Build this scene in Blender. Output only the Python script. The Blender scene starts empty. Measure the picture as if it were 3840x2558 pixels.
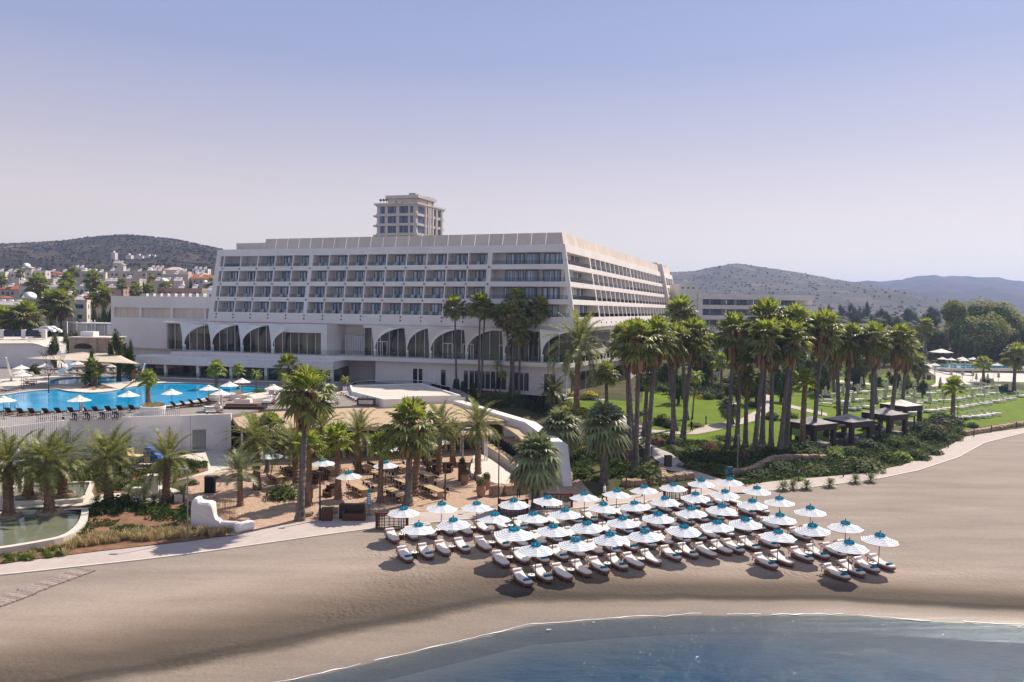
import bpy, bmesh, math, random
import numpy as np
from mathutils import Vector, Matrix, noise
from mathutils.geometry import tessellate_polygon
random.seed(7); R=math.radians; PI=math.pi
S=bpy.context.scene; COL=S.collection
# ---------------- camera, sky, sun, exposure ----------------
F=2880.0; H=19.0
cd=bpy.data.cameras.new('camera'); cam=bpy.data.objects.new('camera',cd); COL.objects.link(cam)
cd.sensor_width=36; cd.lens=F/3840*36; cd.clip_start=.5; cd.clip_end=20000
CR=Matrix.Rotation(R(90-2.346),4,'X')@Matrix.Rotation(R(.72),4,'Z')
cam.matrix_world=Matrix.Translation((0,0,H))@CR
S.camera=cam
W=bpy.data.worlds.new('World'); S.world=W; W.use_nodes=True
wn=W.node_tree.nodes; wl=W.node_tree.links
sky=wn.new('ShaderNodeTexSky'); sky.sky_type='NISHITA'; sky.sun_disc=False
SUN_EL=R(48); SUN_AZ=R(45)       # azimuth from +Y towards +X
sky.sun_elevation=SUN_EL; sky.sun_rotation=SUN_AZ; sky.altitude=0; sky.air_density=1.0; sky.dust_density=1.0; sky.ozone_density=3.0
wn['Background'].inputs[1].default_value=.1
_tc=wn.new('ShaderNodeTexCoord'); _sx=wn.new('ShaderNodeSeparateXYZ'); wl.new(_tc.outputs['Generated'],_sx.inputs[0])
_cr=wn.new('ShaderNodeValToRGB'); wl.new(_sx.outputs[2],_cr.inputs[0]); _e=_cr.color_ramp.elements   # hazy summer air: pinkish white low down, lavender blue higher up; stops towards the zenith brightened as added fill for the shade
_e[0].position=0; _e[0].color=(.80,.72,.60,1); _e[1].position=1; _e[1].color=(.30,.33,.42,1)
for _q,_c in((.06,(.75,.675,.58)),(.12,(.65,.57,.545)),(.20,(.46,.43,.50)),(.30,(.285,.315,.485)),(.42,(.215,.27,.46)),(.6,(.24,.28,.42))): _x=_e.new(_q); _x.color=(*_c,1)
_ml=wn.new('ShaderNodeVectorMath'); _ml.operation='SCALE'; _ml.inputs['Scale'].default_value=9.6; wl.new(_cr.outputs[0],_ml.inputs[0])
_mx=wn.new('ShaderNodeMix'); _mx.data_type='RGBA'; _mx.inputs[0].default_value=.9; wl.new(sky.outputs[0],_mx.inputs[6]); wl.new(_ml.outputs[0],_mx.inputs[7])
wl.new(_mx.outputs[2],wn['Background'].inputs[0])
sd=bpy.data.lights.new('sun','SUN'); sd.energy=5.0; sd.angle=R(.53); sd.color=(1,.88,.74)
sun=bpy.data.objects.new('sun',sd); COL.objects.link(sun)
sv=Vector((math.sin(SUN_AZ)*math.cos(SUN_EL),math.cos(SUN_AZ)*math.cos(SUN_EL),math.sin(SUN_EL)))
sun.rotation_euler=sv.to_track_quat('Z','Y').to_euler()
vs=S.view_settings; S.display_settings.display_device='sRGB'; vs.view_transform='Standard'; vs.look='None'; vs.gamma=1; vs.exposure=0.48
S.cycles.volume_bounces=0; S.cycles.max_bounces=6; S.cycles.transparent_max_bounces=12
# ---------------- pixel helpers: photo position -> world ----------------
K=860/2325
TL=dict(a=(0,860),b=(780,860),c=(1560,700),d=(2340,940),e=(2980,960),f=(0,1260),g=(780,1260),h=(1560,1260),i=(2340,1260),j=(2980,1360),k=(0,1560),l=(720,1560),m=(1380,1600),n=(2200,1600))
def p(t,x,y):
    if t=='o': return (x,y)
    if t=='r': return (1150+x*.2549,1640+y*.2549)
    if t=='s': return (x*.1913,980+y*.1913)
    if t=='t': return (440+x*.1913,1000+y*.1913)
    if t=='q': return (2940+x*.2124,1480+y*.2124)
    o=TL[t]; return (o[0]+x*K,o[1]+y*K)
C3=CR.to_3x3()
def ray(px,py): return C3@Vector(((px-1920)/F,-(py-1279)/F,-1))
def PZ(px,py,z):
    d=ray(px,py); k=(z-H)/d.z; return Vector((d.x*k,d.y*k,z))
def PY(px,py,Y):
    d=ray(px,py); k=Y/d.y; return Vector((d.x*k,Y,H+d.z*k))
def wl_pts(L,z): return [PZ(x,y,z) for x,y in L]
_w=wl_pts([(1200,2533),(1468,2468),(1735,2407),(1988,2348),(2270,2325),(2576,2308),(3000,2309),(3184,2308),(3378,2325),(3840,2348)],0)
WX=[-400,-60]+[q.x for q in _w]+[60,140,500]; WY=[-120,12]+[q.y for q in _w]+[44,46,60]
_a=wl_pts([(0,2158),(571,2096),(782,2069),(1238,2004),(1380,1985),(1787,1944),(2300,1893),(2700,1852),(2987,1835),(3283,1798),(3440,1766),(3594,1715),(3690,1662),(3840,1624)],.5)
AX=[-400,-90]+[q.x for q in _a]+[130,300,900]; AY=[20,47]+[q.y for q in _a]+[172,300,700]
_b=wl_pts([(0,2120),(476,2048),(884,2011),(979,1985),(1182,1952),(1500,1925),(1861,1906),(2289,1866),(2533,1842),(2980,1799),(3231,1778),(3387,1745),(3535,1685),(3609,1641),(3720,1622),(3840,1606)],.5)
BX=[-400,-90]+[q.x for q in _b]+[130,300,900]; BY=[23,49.5]+[q.y for q in _b]+[180,310,712]
def sm(a,b,x):
    t=np.clip((x-a)/(b-a),0,1); return t*t*(3-2*t)
def shore(x,y): 
    yy=np.interp(x,WX,WY); sl=(np.interp(x+2,WX,WY)-np.interp(x-2,WX,WY))/4
    return (y-yy)/np.sqrt(1+sl*sl)
def inland(x,y):
    yy=np.interp(x,BX,BY); sl=(np.interp(x+3,BX,BY)-np.interp(x-3,BX,BY))/6
    return (y-yy)/np.sqrt(1+sl*sl)
def g(x,y):
    dw=shore(x,y); dp=inland(x,y)
    zb=np.where(dw<0,np.maximum(.13*dw,-3.5),.5*(1-np.exp(-np.maximum(dw,0)/3.5)))
    s=.008+.067*sm(4,10,x)-.02*sm(55,90,x)
    rise=s*np.maximum(dp-.5,0); rise=4.3*(1-np.exp(-(rise/4.3)**1.3*1.25)) if False else np.minimum(rise,4.3)
    rise=np.maximum(rise,4.3*sm(112,140,y)*(1-sm(0,8,x)))
    far=np.maximum(y-190,0)*(.075+(.04-.075)*sm(-40,120,x))
    cap=24-8*sm(-60,120,x); far=cap*(1-np.exp(-far/cap*1.15))
    return zb+rise+far
def G(t,x,y,dz=0):
    px,py=p(t,x,y); z=.5
    for _ in range(24):
        q=PZ(px,py,min(z+dz,18.0)); z=.35*z+.65*float(g(q.x,q.y))
    return Vector((q.x,q.y,z))
# ---------------- mesh builder ----------------
class MB:
    def __init__(s): s.v=[]; s.f=[]; s.m=[]
    def add(s,vs,fs,mi=0,M=None):
        b=len(s.v)
        if M is not None: vs=[M@Vector(q) for q in vs]
        s.v+=[tuple(q) for q in vs]; s.f+=[tuple(i+b for i in f) for f in fs]; s.m+=[mi]*len(fs); return s
    def box(s,x0,x1,y0,y1,z0,z1,mi=0,M=None):
        return s.add([(x0,y0,z0),(x1,y0,z0),(x1,y1,z0),(x0,y1,z0),(x0,y0,z1),(x1,y0,z1),(x1,y1,z1),(x0,y1,z1)],
          [(0,3,2,1),(4,5,6,7),(0,1,5,4),(1,2,6,5),(2,3,7,6),(3,0,4,7)],mi,M)
    def hexa(s,P,mi=0): # P: 4 bottom (ccw) + 4 top
        return s.add(P,[(0,3,2,1),(4,5,6,7),(0,1,5,4),(1,2,6,5),(2,3,7,6),(3,0,4,7)],mi)
    def tube(s,a,b,r0,r1=None,n=8,mi=0,cap=True):
        a=Vector(a); b=Vector(b); r1=r0 if r1 is None else r1
        d=(b-a).normalized(); u=d.orthogonal().normalized(); w=d.cross(u)
        vs=[]
        for c,r in((a,r0),(b,r1)):
            for k in range(n):
                t=2*PI*k/n; vs.append(c+u*math.cos(t)*r+w*math.sin(t)*r)
        fs=[(k,(k+1)%n,n+(k+1)%n,n+k) for k in range(n)]
        if cap: fs+=[tuple(range(n))[::-1],tuple(range(n,2*n))]
        return s.add(vs,fs,mi)
    def path(s,pts,r,n=6,mi=0):
        for a,b in zip(pts,pts[1:]): s.tube(a,b,r,r,n,mi)
        return s
    def lathe(s,prof,n=16,mi=0,M=None,cx=0,cy=0):
        vs=[];fs=[]
        for r,z in prof:
            for k in range(n): t=2*PI*k/n; vs.append((cx+r*math.cos(t),cy+r*math.sin(t),z))
        for i in range(len(prof)-1):
            for k in range(n):
                fs.append((i*n+k,i*n+(k+1)%n,(i+1)*n+(k+1)%n,(i+1)*n+k))
        fs.append(tuple(range(n))[::-1]); fs.append(tuple(range((len(prof)-1)*n,len(prof)*n)))
        return s.add(vs,fs,mi,M)
    def prism(s,poly,z0,z1,mi=0,M=None,holes=None):
        loops=[[Vector((q[0],q[1],0)) for q in poly]]+[[Vector((q[0],q[1],0)) for q in h] for h in (holes or [])]
        tris=tessellate_polygon(loops); flat=[q for l in loops for q in l]; n=len(flat)
        zz0=z0 if callable(z0) else (lambda q:z0); zz1=z1 if callable(z1) else (lambda q:z1)
        vs=[(q.x,q.y,zz0(q)) for q in flat]+[(q.x,q.y,zz1(q)) for q in flat]
        fs=[]
        for t in tris:
            a,b,c=[flat[i] for i in t]
            if (b-a).cross(c-a).z<0: t=(t[0],t[2],t[1])
            fs.append((t[0]+n,t[1]+n,t[2]+n)); fs.append((t[0],t[2],t[1]))
        o=0
        for l in loops:
            m=len(l); ar=sum(l[i].x*l[(i+1)%m].y-l[(i+1)%m].x*l[i].y for i in range(m))
            outer=(o==0)
            for i in range(m):
                a,b=o+i,o+(i+1)%m
                if (ar>0)!=outer: a,b=b,a
                fs.append((a,b,b+n,a+n))
            o+=m
        return s.add(vs,fs,mi,M)
    def build(s,name,mats,parent=None,smooth=False,loc=None):
        me=bpy.data.meshes.new(name); me.from_pydata(s.v,[],s.f)
        if not isinstance(mats,(list,tuple)): mats=[mats]
        for m in mats: me.materials.append(m)
        if len(mats)>1: me.polygons.foreach_set('material_index',s.m)
        if smooth: me.polygons.foreach_set('use_smooth',[True]*len(s.f))
        me.update()
        o=bpy.data.objects.new(name,me); COL.objects.link(o)
        if parent: o.parent=parent
        if loc: o.location=loc
        return o
def tag(o,label=None,cat=None,group=None,kind=None):
    if label: o['label']=label
    if cat: o['category']=cat
    if group: o['group']=group
    if kind: o['kind']=kind
    return o
def thing(name,label,cat,loc=(0,0,0),rz=0,group=None):
    o=bpy.data.objects.new(name,None); COL.objects.link(o); o.location=loc; o.rotation_euler=(0,0,rz); o.empty_display_size=.2
    return tag(o,label,cat,group)
def dup(root,loc=None,rz=None,label=None,group=None,sc=None,skip=()):
    def cp(o,par):
        c=o.copy(); COL.objects.link(c)
        if par: c.parent=par
        for ch in o.children:
            if ch.name.split('.')[0] in skip: continue
            cp(ch,c)
        return c
    r=cp(root,None)
    if loc is not None: r.location=loc
    if rz is not None: r.rotation_euler=(0,0,rz)
    if label: r['label']=label
    if group: r['group']=group
    if sc: r.scale=(sc,)*3 if not isinstance(sc,tuple) else sc
    return r
ORD='first second third fourth fifth sixth seventh eighth ninth tenth eleventh twelfth thirteenth fourteenth fifteenth sixteenth seventeenth eighteenth nineteenth twentieth twenty-first twenty-second twenty-third twenty-fourth twenty-fifth twenty-sixth twenty-seventh twenty-eighth twenty-ninth thirtieth'.split()
# ---------------- materials ----------------
def mat(name,col,rough=.7,spec=.3,metal=0,noise_=None,bump=None,island=0,col2=None,trans=0,scale=4,coat=0,detail=4,obj_rand=0,coords='Object'):
    m=bpy.data.materials.new(name); m.use_nodes=True; nt=m.node_tree; n=nt.nodes; l=nt.links; b=n['Principled BSDF']
    b.inputs['Roughness'].default_value=rough; b.inputs['Specular IOR Level'].default_value=spec; b.inputs['Metallic'].default_value=metal
    if coat: b.inputs['Coat Weight'].default_value=coat
    c=(*col,1); src=None
    def rgb(v): 
        q=n.new('ShaderNodeRGB'); q.outputs[0].default_value=(*v,1); return q.outputs[0]
    cur=rgb(col)
    tc=n.new('ShaderNodeTexCoord')
    if col2 is not None or noise_:
        nz=n.new('ShaderNodeTexNoise'); nz.inputs['Scale'].default_value=scale; nz.inputs['Detail'].default_value=detail; nz.inputs['Roughness'].default_value=.62
        l.new(tc.outputs[coords],nz.inputs['Vector'])
        mr=n.new('ShaderNodeMapRange'); mr.inputs[1].default_value=.35; mr.inputs[2].default_value=.65; l.new(nz.outputs[0],mr.inputs[0])
        mx=n.new('ShaderNodeMix'); mx.data_type='RGBA'; l.new(mr.outputs[0],mx.inputs[0]); l.new(cur,mx.inputs[6])
        c2=col2 if col2 is not None else tuple(x*(1-noise_) for x in col)
        mx.inputs[7].default_value=(*c2,1); cur=mx.outputs[2]
    if island or obj_rand:
        if island:
            ge=n.new('ShaderNodeNewGeometry'); rv=ge.outputs['Random Per Island']; amp=island
        else:
            ge=n.new('ShaderNodeObjectInfo'); rv=ge.outputs['Random']; amp=obj_rand
        mr=n.new('ShaderNodeMapRange'); mr.inputs[3].default_value=1-amp; mr.inputs[4].default_value=1+amp; l.new(rv,mr.inputs[0])
        hs=n.new('ShaderNodeHueSaturation'); l.new(mr.outputs[0],hs.inputs['Value']); l.new(cur,hs.inputs['Color']); cur=hs.outputs[0]
        if island and trans:
            m2=n.new('ShaderNodeMath'); m2.operation='MULTIPLY_ADD'; m2.inputs[1].default_value=.06; m2.inputs[2].default_value=.47; l.new(rv,m2.inputs[0]); l.new(m2.outputs[0],hs.inputs['Hue'])
    l.new(cur,b.inputs['Base Color'])
    if bump:
        bs,bd=bump[0],bump[1]
        nz=n.new('ShaderNodeTexNoise'); nz.inputs['Scale'].default_value=bs; nz.inputs['Detail'].default_value=5; l.new(tc.outputs[coords],nz.inputs['Vector'])
        bp=n.new('ShaderNodeBump'); bp.inputs['Strength'].default_value=1; bp.inputs['Distance'].default_value=bd; l.new(nz.outputs[0],bp.inputs['Height']); l.new(bp.outputs[0],b.inputs['Normal'])
    if trans:
        t=n.new('ShaderNodeBsdfTranslucent'); hs=n.new('ShaderNodeHueSaturation'); hs.inputs['Value'].default_value=1.6; hs.inputs['Saturation'].default_value=1.0; l.new(cur,hs.inputs['Color']); l.new(hs.outputs[0],t.inputs[0])
        ms=n.new('ShaderNodeMixShader'); ms.inputs[0].default_value=trans; l.new(b.outputs[0],ms.inputs[1]); l.new(t.outputs[0],ms.inputs[2]); l.new(ms.outputs[0],n['Material Output'].inputs[0])
    return m
M={}
M['white']=mat('white_render',(.78,.74,.71),.75,.25,noise_=.12,scale=.5)
M['hotel']=mat('hotel_render',(.74,.69,.66),.75,.25,noise_=.10,scale=.25,bump=(6,.004))
M['screen']=mat('roof_screen_panel',(.64,.55,.48),.7,.25,noise_=.12,scale=.35,island=.05)
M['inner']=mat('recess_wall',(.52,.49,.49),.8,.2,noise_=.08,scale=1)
M['frame']=mat('dark_frame',(.03,.035,.045),.4,.5)
M['metal_w']=mat('white_metal',(.80,.79,.78),.4,.5)
M['metal_d']=mat('dark_metal',(.035,.033,.03),.45,.5)
M['metal_g']=mat('grey_metal',(.22,.23,.25),.4,.5,.4)
M['pool_rim']=mat('pale_stone',(.62,.57,.51),.7,.3,noise_=.12,scale=1.5)
M['paving']=mat('pale_paving',(.60,.55,.49),.8,.2,noise_=.15,scale=.8,bump=(8,.01),coords='Object')
M['deck']=mat('grey_brown_deck',(.27,.245,.225),.8,.2,noise_=.2,scale=1.2)
M['teak']=mat('teak',(.23,.10,.06),.5,.35,noise_=.3,scale=6)
M['wood']=mat('pale_wood',(.52,.37,.22),.6,.3,noise_=.3,scale=5)
M['darkwood']=mat('dark_wood',(.045,.026,.02),.55,.35,noise_=.3,scale=5)
M['brown']=mat('brown_wicker',(.12,.055,.035),.65,.3,noise_=.4,scale=12)
M['rust']=mat('rusty_iron',(.17,.06,.04),.8,.2,noise_=.4,scale=4)
M['black']=mat('black_canvas',(.02,.02,.022),.8,.2)
M['cushion']=mat('white_cushion',(.70,.64,.62),.85,.15,noise_=.06,scale=2)
M['pillow']=mat('white_pillow',(.76,.70,.68),.85,.15)
M['towel']=mat('teal_towel',(.005,.20,.29),.9,.1,noise_=.2,scale=8)
M['teal']=mat('teal_canvas',(.01,.30,.42),.75,.2,trans=.25,noise_=.15,scale=3)
M['canvas']=mat('white_canvas',(.80,.82,.84),.8,.2,trans=.22)
M['stripe']=mat('grey_stripe_canvas',(.46,.54,.62),.8,.2,trans=.18)
M['parasol']=mat('cream_canvas',(.82,.78,.73),.8,.2,trans=.2)
M['sail']=mat('sand_sail_canvas',(.60,.53,.44),.8,.2,trans=.25)
M['folded']=mat('folded_beige_canvas',(.60,.53,.46),.85,.15,noise_=.25,scale=6)
M['pole']=mat('brown_pole',(.13,.07,.045),.5,.4)
M['stone']=mat('rough_limestone',(.42,.34,.26),.9,.2,noise_=.35,scale=2.5,bump=(3,.08),island=.15)
M['rock']=mat('sandstone_boulder',(.40,.29,.20),.9,.2,noise_=.35,scale=2.5,bump=(3,.08),obj_rand=.15)
M['pot']=mat('terracotta',(.40,.22,.15),.8,.2,noise_=.2,scale=4)
M['tile_red']=mat('terracotta_roof',(.42,.14,.07),.85,.2,noise_=.3,scale=1.2,bump=(5,.05))
M['beige1']=mat('beige_render',(.58,.50,.43),.85,.2,noise_=.12,scale=.4)
M['beige2']=mat('cream_render',(.72,.65,.58),.85,.2,noise_=.12,scale=.4)
M['pinkr']=mat('pink_render',(.50,.33,.26),.85,.2,noise_=.12,scale=.4)
M['tower']=mat('tower_stone',(.66,.58,.53),.8,.2,noise_=.1,scale=.3)
M['trunk_g']=mat('grey_palm_trunk',(.21,.18,.165),.95,.1,noise_=.55,scale=5,bump=(9,.08))
M['trunk_b']=mat('brown_palm_trunk',(.30,.195,.13),.95,.1,noise_=.5,scale=5,bump=(9,.08))
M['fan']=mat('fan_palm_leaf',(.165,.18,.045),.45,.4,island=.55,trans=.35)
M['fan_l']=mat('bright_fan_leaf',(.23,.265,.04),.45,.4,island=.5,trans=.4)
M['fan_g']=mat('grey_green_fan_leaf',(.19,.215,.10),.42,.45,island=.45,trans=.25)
M['date']=mat('date_palm_leaf',(.165,.175,.05),.45,.4,island=.55,trans=.35)
M['skirt']=mat('dead_palm_leaf',(.27,.18,.095),.9,.1,island=.55,trans=.2)
M['leaf_d']=mat('dark_foliage',(.045,.07,.018),.7,.15,island=.6,trans=.2)
M['leaf_m']=mat('green_foliage',(.09,.13,.022),.65,.15,island=.55,trans=.25)
M['leaf_l']=mat('bright_foliage',(.19,.25,.025),.55,.35,island=.45,trans=.3)
M['leaf_y']=mat('yellow_bloom',(.62,.47,.02),.7,.2,island=.35,trans=.2)
M['leaf_r']=mat('bronze_foliage',(.22,.12,.075),.7,.2,island=.45,trans=.2)
M['leaf_o']=mat('grey_olive_foliage',(.10,.12,.04),.7,.15,island=.5,trans=.2)
M['straw']=mat('straw_grass',(.40,.32,.17),.8,.2,island=.45,trans=.25)
M['bark']=mat('bark',(.11,.08,.055),.95,.1,noise_=.4,scale=6)
M['skin']=mat('skin',(.45,.27,.19),.6,.3)
M['blue']=mat('blue_paint',(.02,.10,.36),.35,.5,coat=.4)
M['cream']=mat('cream_paint',(.62,.47,.24),.45,.4)
M['rubber']=mat('rubber',(.02,.02,.02),.8,.2)
M['soil']=mat('red_brown_soil',(.26,.15,.095),.95,.1,noise_=.4,scale=1.2,bump=(2,.1))
def water_mat(name,col,col2,scale,rough,bs,bd,tr=0.0,sx=1,sy=1):
    m=bpy.data.materials.new(name); m.use_nodes=True; n=m.node_tree.nodes; l=m.node_tree.links; b=n['Principled BSDF']
    tc=n.new('ShaderNodeTexCoord'); mp=n.new('ShaderNodeMapping'); mp.inputs['Scale'].default_value=(sx,sy,1); l.new(tc.outputs['Object'],mp.inputs[0])
    nz=n.new('ShaderNodeTexNoise'); nz.inputs['Scale'].default_value=scale; nz.inputs['Detail'].default_value=7; nz.inputs['Roughness'].default_value=.7; l.new(mp.outputs[0],nz.inputs['Vector'])
    cr=n.new('ShaderNodeMix'); cr.data_type='RGBA'; mr=n.new('ShaderNodeMapRange'); mr.inputs[1].default_value=.4; mr.inputs[2].default_value=.62
    l.new(nz.outputs[0],mr.inputs[0]); l.new(mr.outputs[0],cr.inputs[0]); cr.inputs[6].default_value=(*col,1); cr.inputs[7].default_value=(*col2,1)
    l.new(cr.outputs[2],b.inputs['Base Color']); b.inputs['Roughness'].default_value=rough; b.inputs['IOR'].default_value=1.33
    nb=n.new('ShaderNodeTexNoise'); nb.inputs['Scale'].default_value=bs; nb.inputs['Detail'].default_value=4; nb.inputs['Roughness'].default_value=.65; l.new(mp.outputs[0],nb.inputs['Vector'])
    bp=n.new('ShaderNodeBump'); bp.inputs['Distance'].default_value=bd; l.new(nb.outputs[0],bp.inputs['Height']); l.new(bp.outputs[0],b.inputs['Normal'])
    if tr:
        t=n.new('ShaderNodeBsdfTransparent'); t.inputs[0].default_value=(.75,.85,.9,1); ms=n.new('ShaderNodeMixShader')
        ge=n.new('ShaderNodeAttribute'); ge.attribute_name='shore'; m2=n.new('ShaderNodeMapRange'); m2.inputs[1].default_value=0; m2.inputs[2].default_value=-9; m2.inputs[3].default_value=tr; m2.inputs[4].default_value=.5
        l.new(ge.outputs['Fac'],m2.inputs[0]); l.new(m2.outputs[0],ms.inputs[0]); l.new(b.outputs[0],ms.inputs[1]); l.new(t.outputs[0],ms.inputs[2]); l.new(ms.outputs[0],n['Material Output'].inputs[0])
    return m
M['pool']=water_mat('pool_water',(.0,.30,.62),(.01,.40,.72),.25,.04,1.2,.02)
M['pond']=water_mat('pond_water',(.17,.18,.12),(.12,.14,.10),.2,.03,1.5,.004)
M['sea']=water_mat('sea_water',(.003,.06,.18),(.04,.09,.16),.22,.08,.95,.42,tr=.88,sx=.55,sy=1.5)
def glass_mat(name,dark,lite,rough=.04,stripes=2.2,op=1):
    m=bpy.data.materials.new(name); m.use_nodes=True; n=m.node_tree.nodes; l=m.node_tree.links; b=n['Principled BSDF']
    tc=n.new('ShaderNodeTexCoord'); oi=n.new('ShaderNodeObjectInfo')
    ad=n.new('ShaderNodeVectorMath'); ad.operation='MULTIPLY_ADD'; ad.inputs[1].default_value=(1,1,.03)
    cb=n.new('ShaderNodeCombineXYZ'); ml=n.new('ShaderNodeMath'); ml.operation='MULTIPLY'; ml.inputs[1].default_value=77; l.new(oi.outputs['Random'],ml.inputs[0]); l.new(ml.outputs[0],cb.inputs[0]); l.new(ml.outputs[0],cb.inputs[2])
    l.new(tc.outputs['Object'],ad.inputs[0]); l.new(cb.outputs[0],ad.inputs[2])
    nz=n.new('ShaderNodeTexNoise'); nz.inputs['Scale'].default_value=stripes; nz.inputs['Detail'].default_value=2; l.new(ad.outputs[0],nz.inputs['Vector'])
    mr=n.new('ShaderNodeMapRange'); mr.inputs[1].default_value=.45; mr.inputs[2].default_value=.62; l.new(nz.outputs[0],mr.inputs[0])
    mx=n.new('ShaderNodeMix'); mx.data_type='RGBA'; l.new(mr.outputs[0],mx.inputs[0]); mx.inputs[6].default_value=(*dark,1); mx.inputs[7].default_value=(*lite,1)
    l.new(mx.outputs[2],b.inputs['Base Color']); b.inputs['Roughness'].default_value=rough; b.inputs['Specular IOR Level'].default_value=.5; b.inputs['IOR'].default_value=1.45
    return m
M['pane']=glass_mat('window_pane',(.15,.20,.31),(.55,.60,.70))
M['lobby']=glass_mat('lobby_glass',(.02,.022,.02),(.10,.09,.07),.03,.5)
M['bluepane']=glass_mat('blue_pane',(.03,.055,.11),(.12,.17,.28))
def clear_glass():
    m=bpy.data.materials.new('clear_glass'); m.use_nodes=True; n=m.node_tree.nodes; l=m.node_tree.links
    n.remove(n['Principled BSDF']); t=n.new('ShaderNodeBsdfTransparent'); t.inputs[0].default_value=(.82,.88,.88,1); gl=n.new('ShaderNodeBsdfGlossy'); gl.inputs['Roughness'].default_value=.03
    fr=n.new('ShaderNodeFresnel'); fr.inputs[0].default_value=1.22; ms=n.new('ShaderNodeMixShader'); l.new(fr.outputs[0],ms.inputs[0]); l.new(t.outputs[0],ms.inputs[1]); l.new(gl.outputs[0],ms.inputs[2]); l.new(ms.outputs[0],n['Material Output'].inputs[0])
    return m
M['glass']=clear_glass()
# ---------------- ground, beach, sea, hills ----------------
def grid_mesh(name,X,Y,Z,mats,attrs=None,smooth=True):
    h,w=X.shape; me=bpy.data.meshes.new(name)
    co=np.stack([X,Y,Z],-1).reshape(-1,3); idx=np.arange(h*w).reshape(h,w)
    q=np.stack([idx[:-1,:-1],idx[:-1,1:],idx[1:,1:],idx[1:,:-1]],-1).reshape(-1,4)
    me.vertices.add(len(co)); me.vertices.foreach_set('co',co.ravel().astype(np.float32))
    me.loops.add(q.size); me.loops.foreach_set('vertex_index',q.ravel().astype(np.int32))
    me.polygons.add(len(q)); me.polygons.foreach_set('loop_start',np.arange(0,q.size,4,dtype=np.int32)); 
    me.polygons.foreach_set('use_smooth',np.ones(len(q),bool)) if smooth else None
    me.update(calc_edges=True); me.validate()
    for k,a in (attrs or {}).items():
        at=me.attributes.new(k,'FLOAT','POINT'); at.data.foreach_set('value',a.ravel().astype(np.float32))
    me.materials.append(mats); o=bpy.data.objects.new(name,me); COL.objects.link(o); o['kind']='structure'; return o
def sand_mat():
    m=bpy.data.materials.new('beach_sand'); m.use_nodes=True; n=m.node_tree.nodes; l=m.node_tree.links; b=n['Principled BSDF']
    tc=n.new('ShaderNodeTexCoord'); at=n.new('ShaderNodeAttribute'); at.attribute_name='shore'
    def nz(sc,det=5,sxy=(1,1),rough=.6):
        mp=n.new('ShaderNodeMapping'); mp.inputs['Scale'].default_value=(*sxy,1); mp.inputs['Rotation'].default_value=(0,0,R(-14)); l.new(tc.outputs['Object'],mp.inputs[0])
        q=n.new('ShaderNodeTexNoise'); q.inputs['Scale'].default_value=sc; q.inputs['Detail'].default_value=det; q.inputs['Roughness'].default_value=rough; l.new(mp.outputs[0],q.inputs['Vector']); return q.outputs[0]
    big=nz(.35,4,(.25,1.2)); wob=nz(.5,6,(.5,1)); fine=nz(7,6)
    ma=n.new('ShaderNodeMath'); ma.operation='MULTIPLY_ADD'; ma.inputs[1].default_value=1.6; l.new(wob,ma.inputs[0]); 
    m3=n.new('ShaderNodeMath'); m3.operation='SUBTRACT'; m3.inputs[1].default_value=.8; l.new(at.outputs['Fac'],m3.inputs[0]); l.new(m3.outputs[0],ma.inputs[2])
    cr=n.new('ShaderNodeValToRGB'); e=cr.color_ramp.elements; mr=n.new('ShaderNodeMapRange'); mr.inputs[1].default_value=-1; mr.inputs[2].default_value=19; l.new(ma.outputs[0],mr.inputs[0]); l.new(mr.outputs[0],cr.inputs[0])
    stops=[(0,(.15,.12,.10)),(.055,(.20,.165,.135)),(.10,(.22,.18,.145)),(.195,(.22,.18,.145)),(.235,(.075,.062,.049)),(.27,(.055,.045,.036)),(.30,(.085,.068,.053)),(.38,(.10,.078,.06)),(.47,(.155,.12,.093)),(.60,(.25,.20,.16)),(.75,(.295,.243,.202)),(1,(.265,.222,.19))]
    e[0].position=0; e[0].color=(*stops[0][1],1); e[1].position=1; e[1].color=(*stops[-1][1],1)
    for q,c in stops[1:-1]: x=e.new(q); x.color=(*c,1)
    mv=n.new('ShaderNodeMapRange'); mv.inputs[1].default_value=.3; mv.inputs[2].default_value=.7; mv.inputs[3].default_value=.84; mv.inputs[4].default_value=1.12; l.new(big,mv.inputs[0])
    mf=n.new('ShaderNodeMapRange'); mf.inputs[1].default_value=.3; mf.inputs[2].default_value=.7; mf.inputs[3].default_value=.86; mf.inputs[4].default_value=1.12; l.new(fine,mf.inputs[0])
    mm=n.new('ShaderNodeMath'); mm.operation='MULTIPLY'; l.new(mv.outputs[0],mm.inputs[0]); l.new(mf.outputs[0],mm.inputs[1])
    hs=n.new('ShaderNodeHueSaturation'); l.new(cr.outputs[0],hs.inputs['Color']); l.new(mm.outputs[0],hs.inputs['Value']); l.new(hs.outputs[0],b.inputs['Base Color'])
    # footprints / raked texture, stronger round the loungers
    ft=n.new('ShaderNodeAttribute'); ft.attribute_name='trod'
    vo=nz(3.2,3,(1,1),.5); b1=n.new('ShaderNodeMath'); b1.operation='MULTIPLY'; l.new(vo,b1.inputs[0]); l.new(ft.outputs['Fac'],b1.inputs[1])
    b2=n.new('ShaderNodeMath'); b2.operation='MULTIPLY_ADD'; b2.inputs[1].default_value=.12; l.new(nz(.9,6,(.15,2.2)),b2.inputs[0]); l.new(b1.outputs[0],b2.inputs[2])
    bp=n.new('ShaderNodeBump'); bp.inputs['Distance'].default_value=.22; l.new(b2.outputs[0],bp.inputs['Height']); l.new(bp.outputs[0],b.inputs['Normal'])
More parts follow.
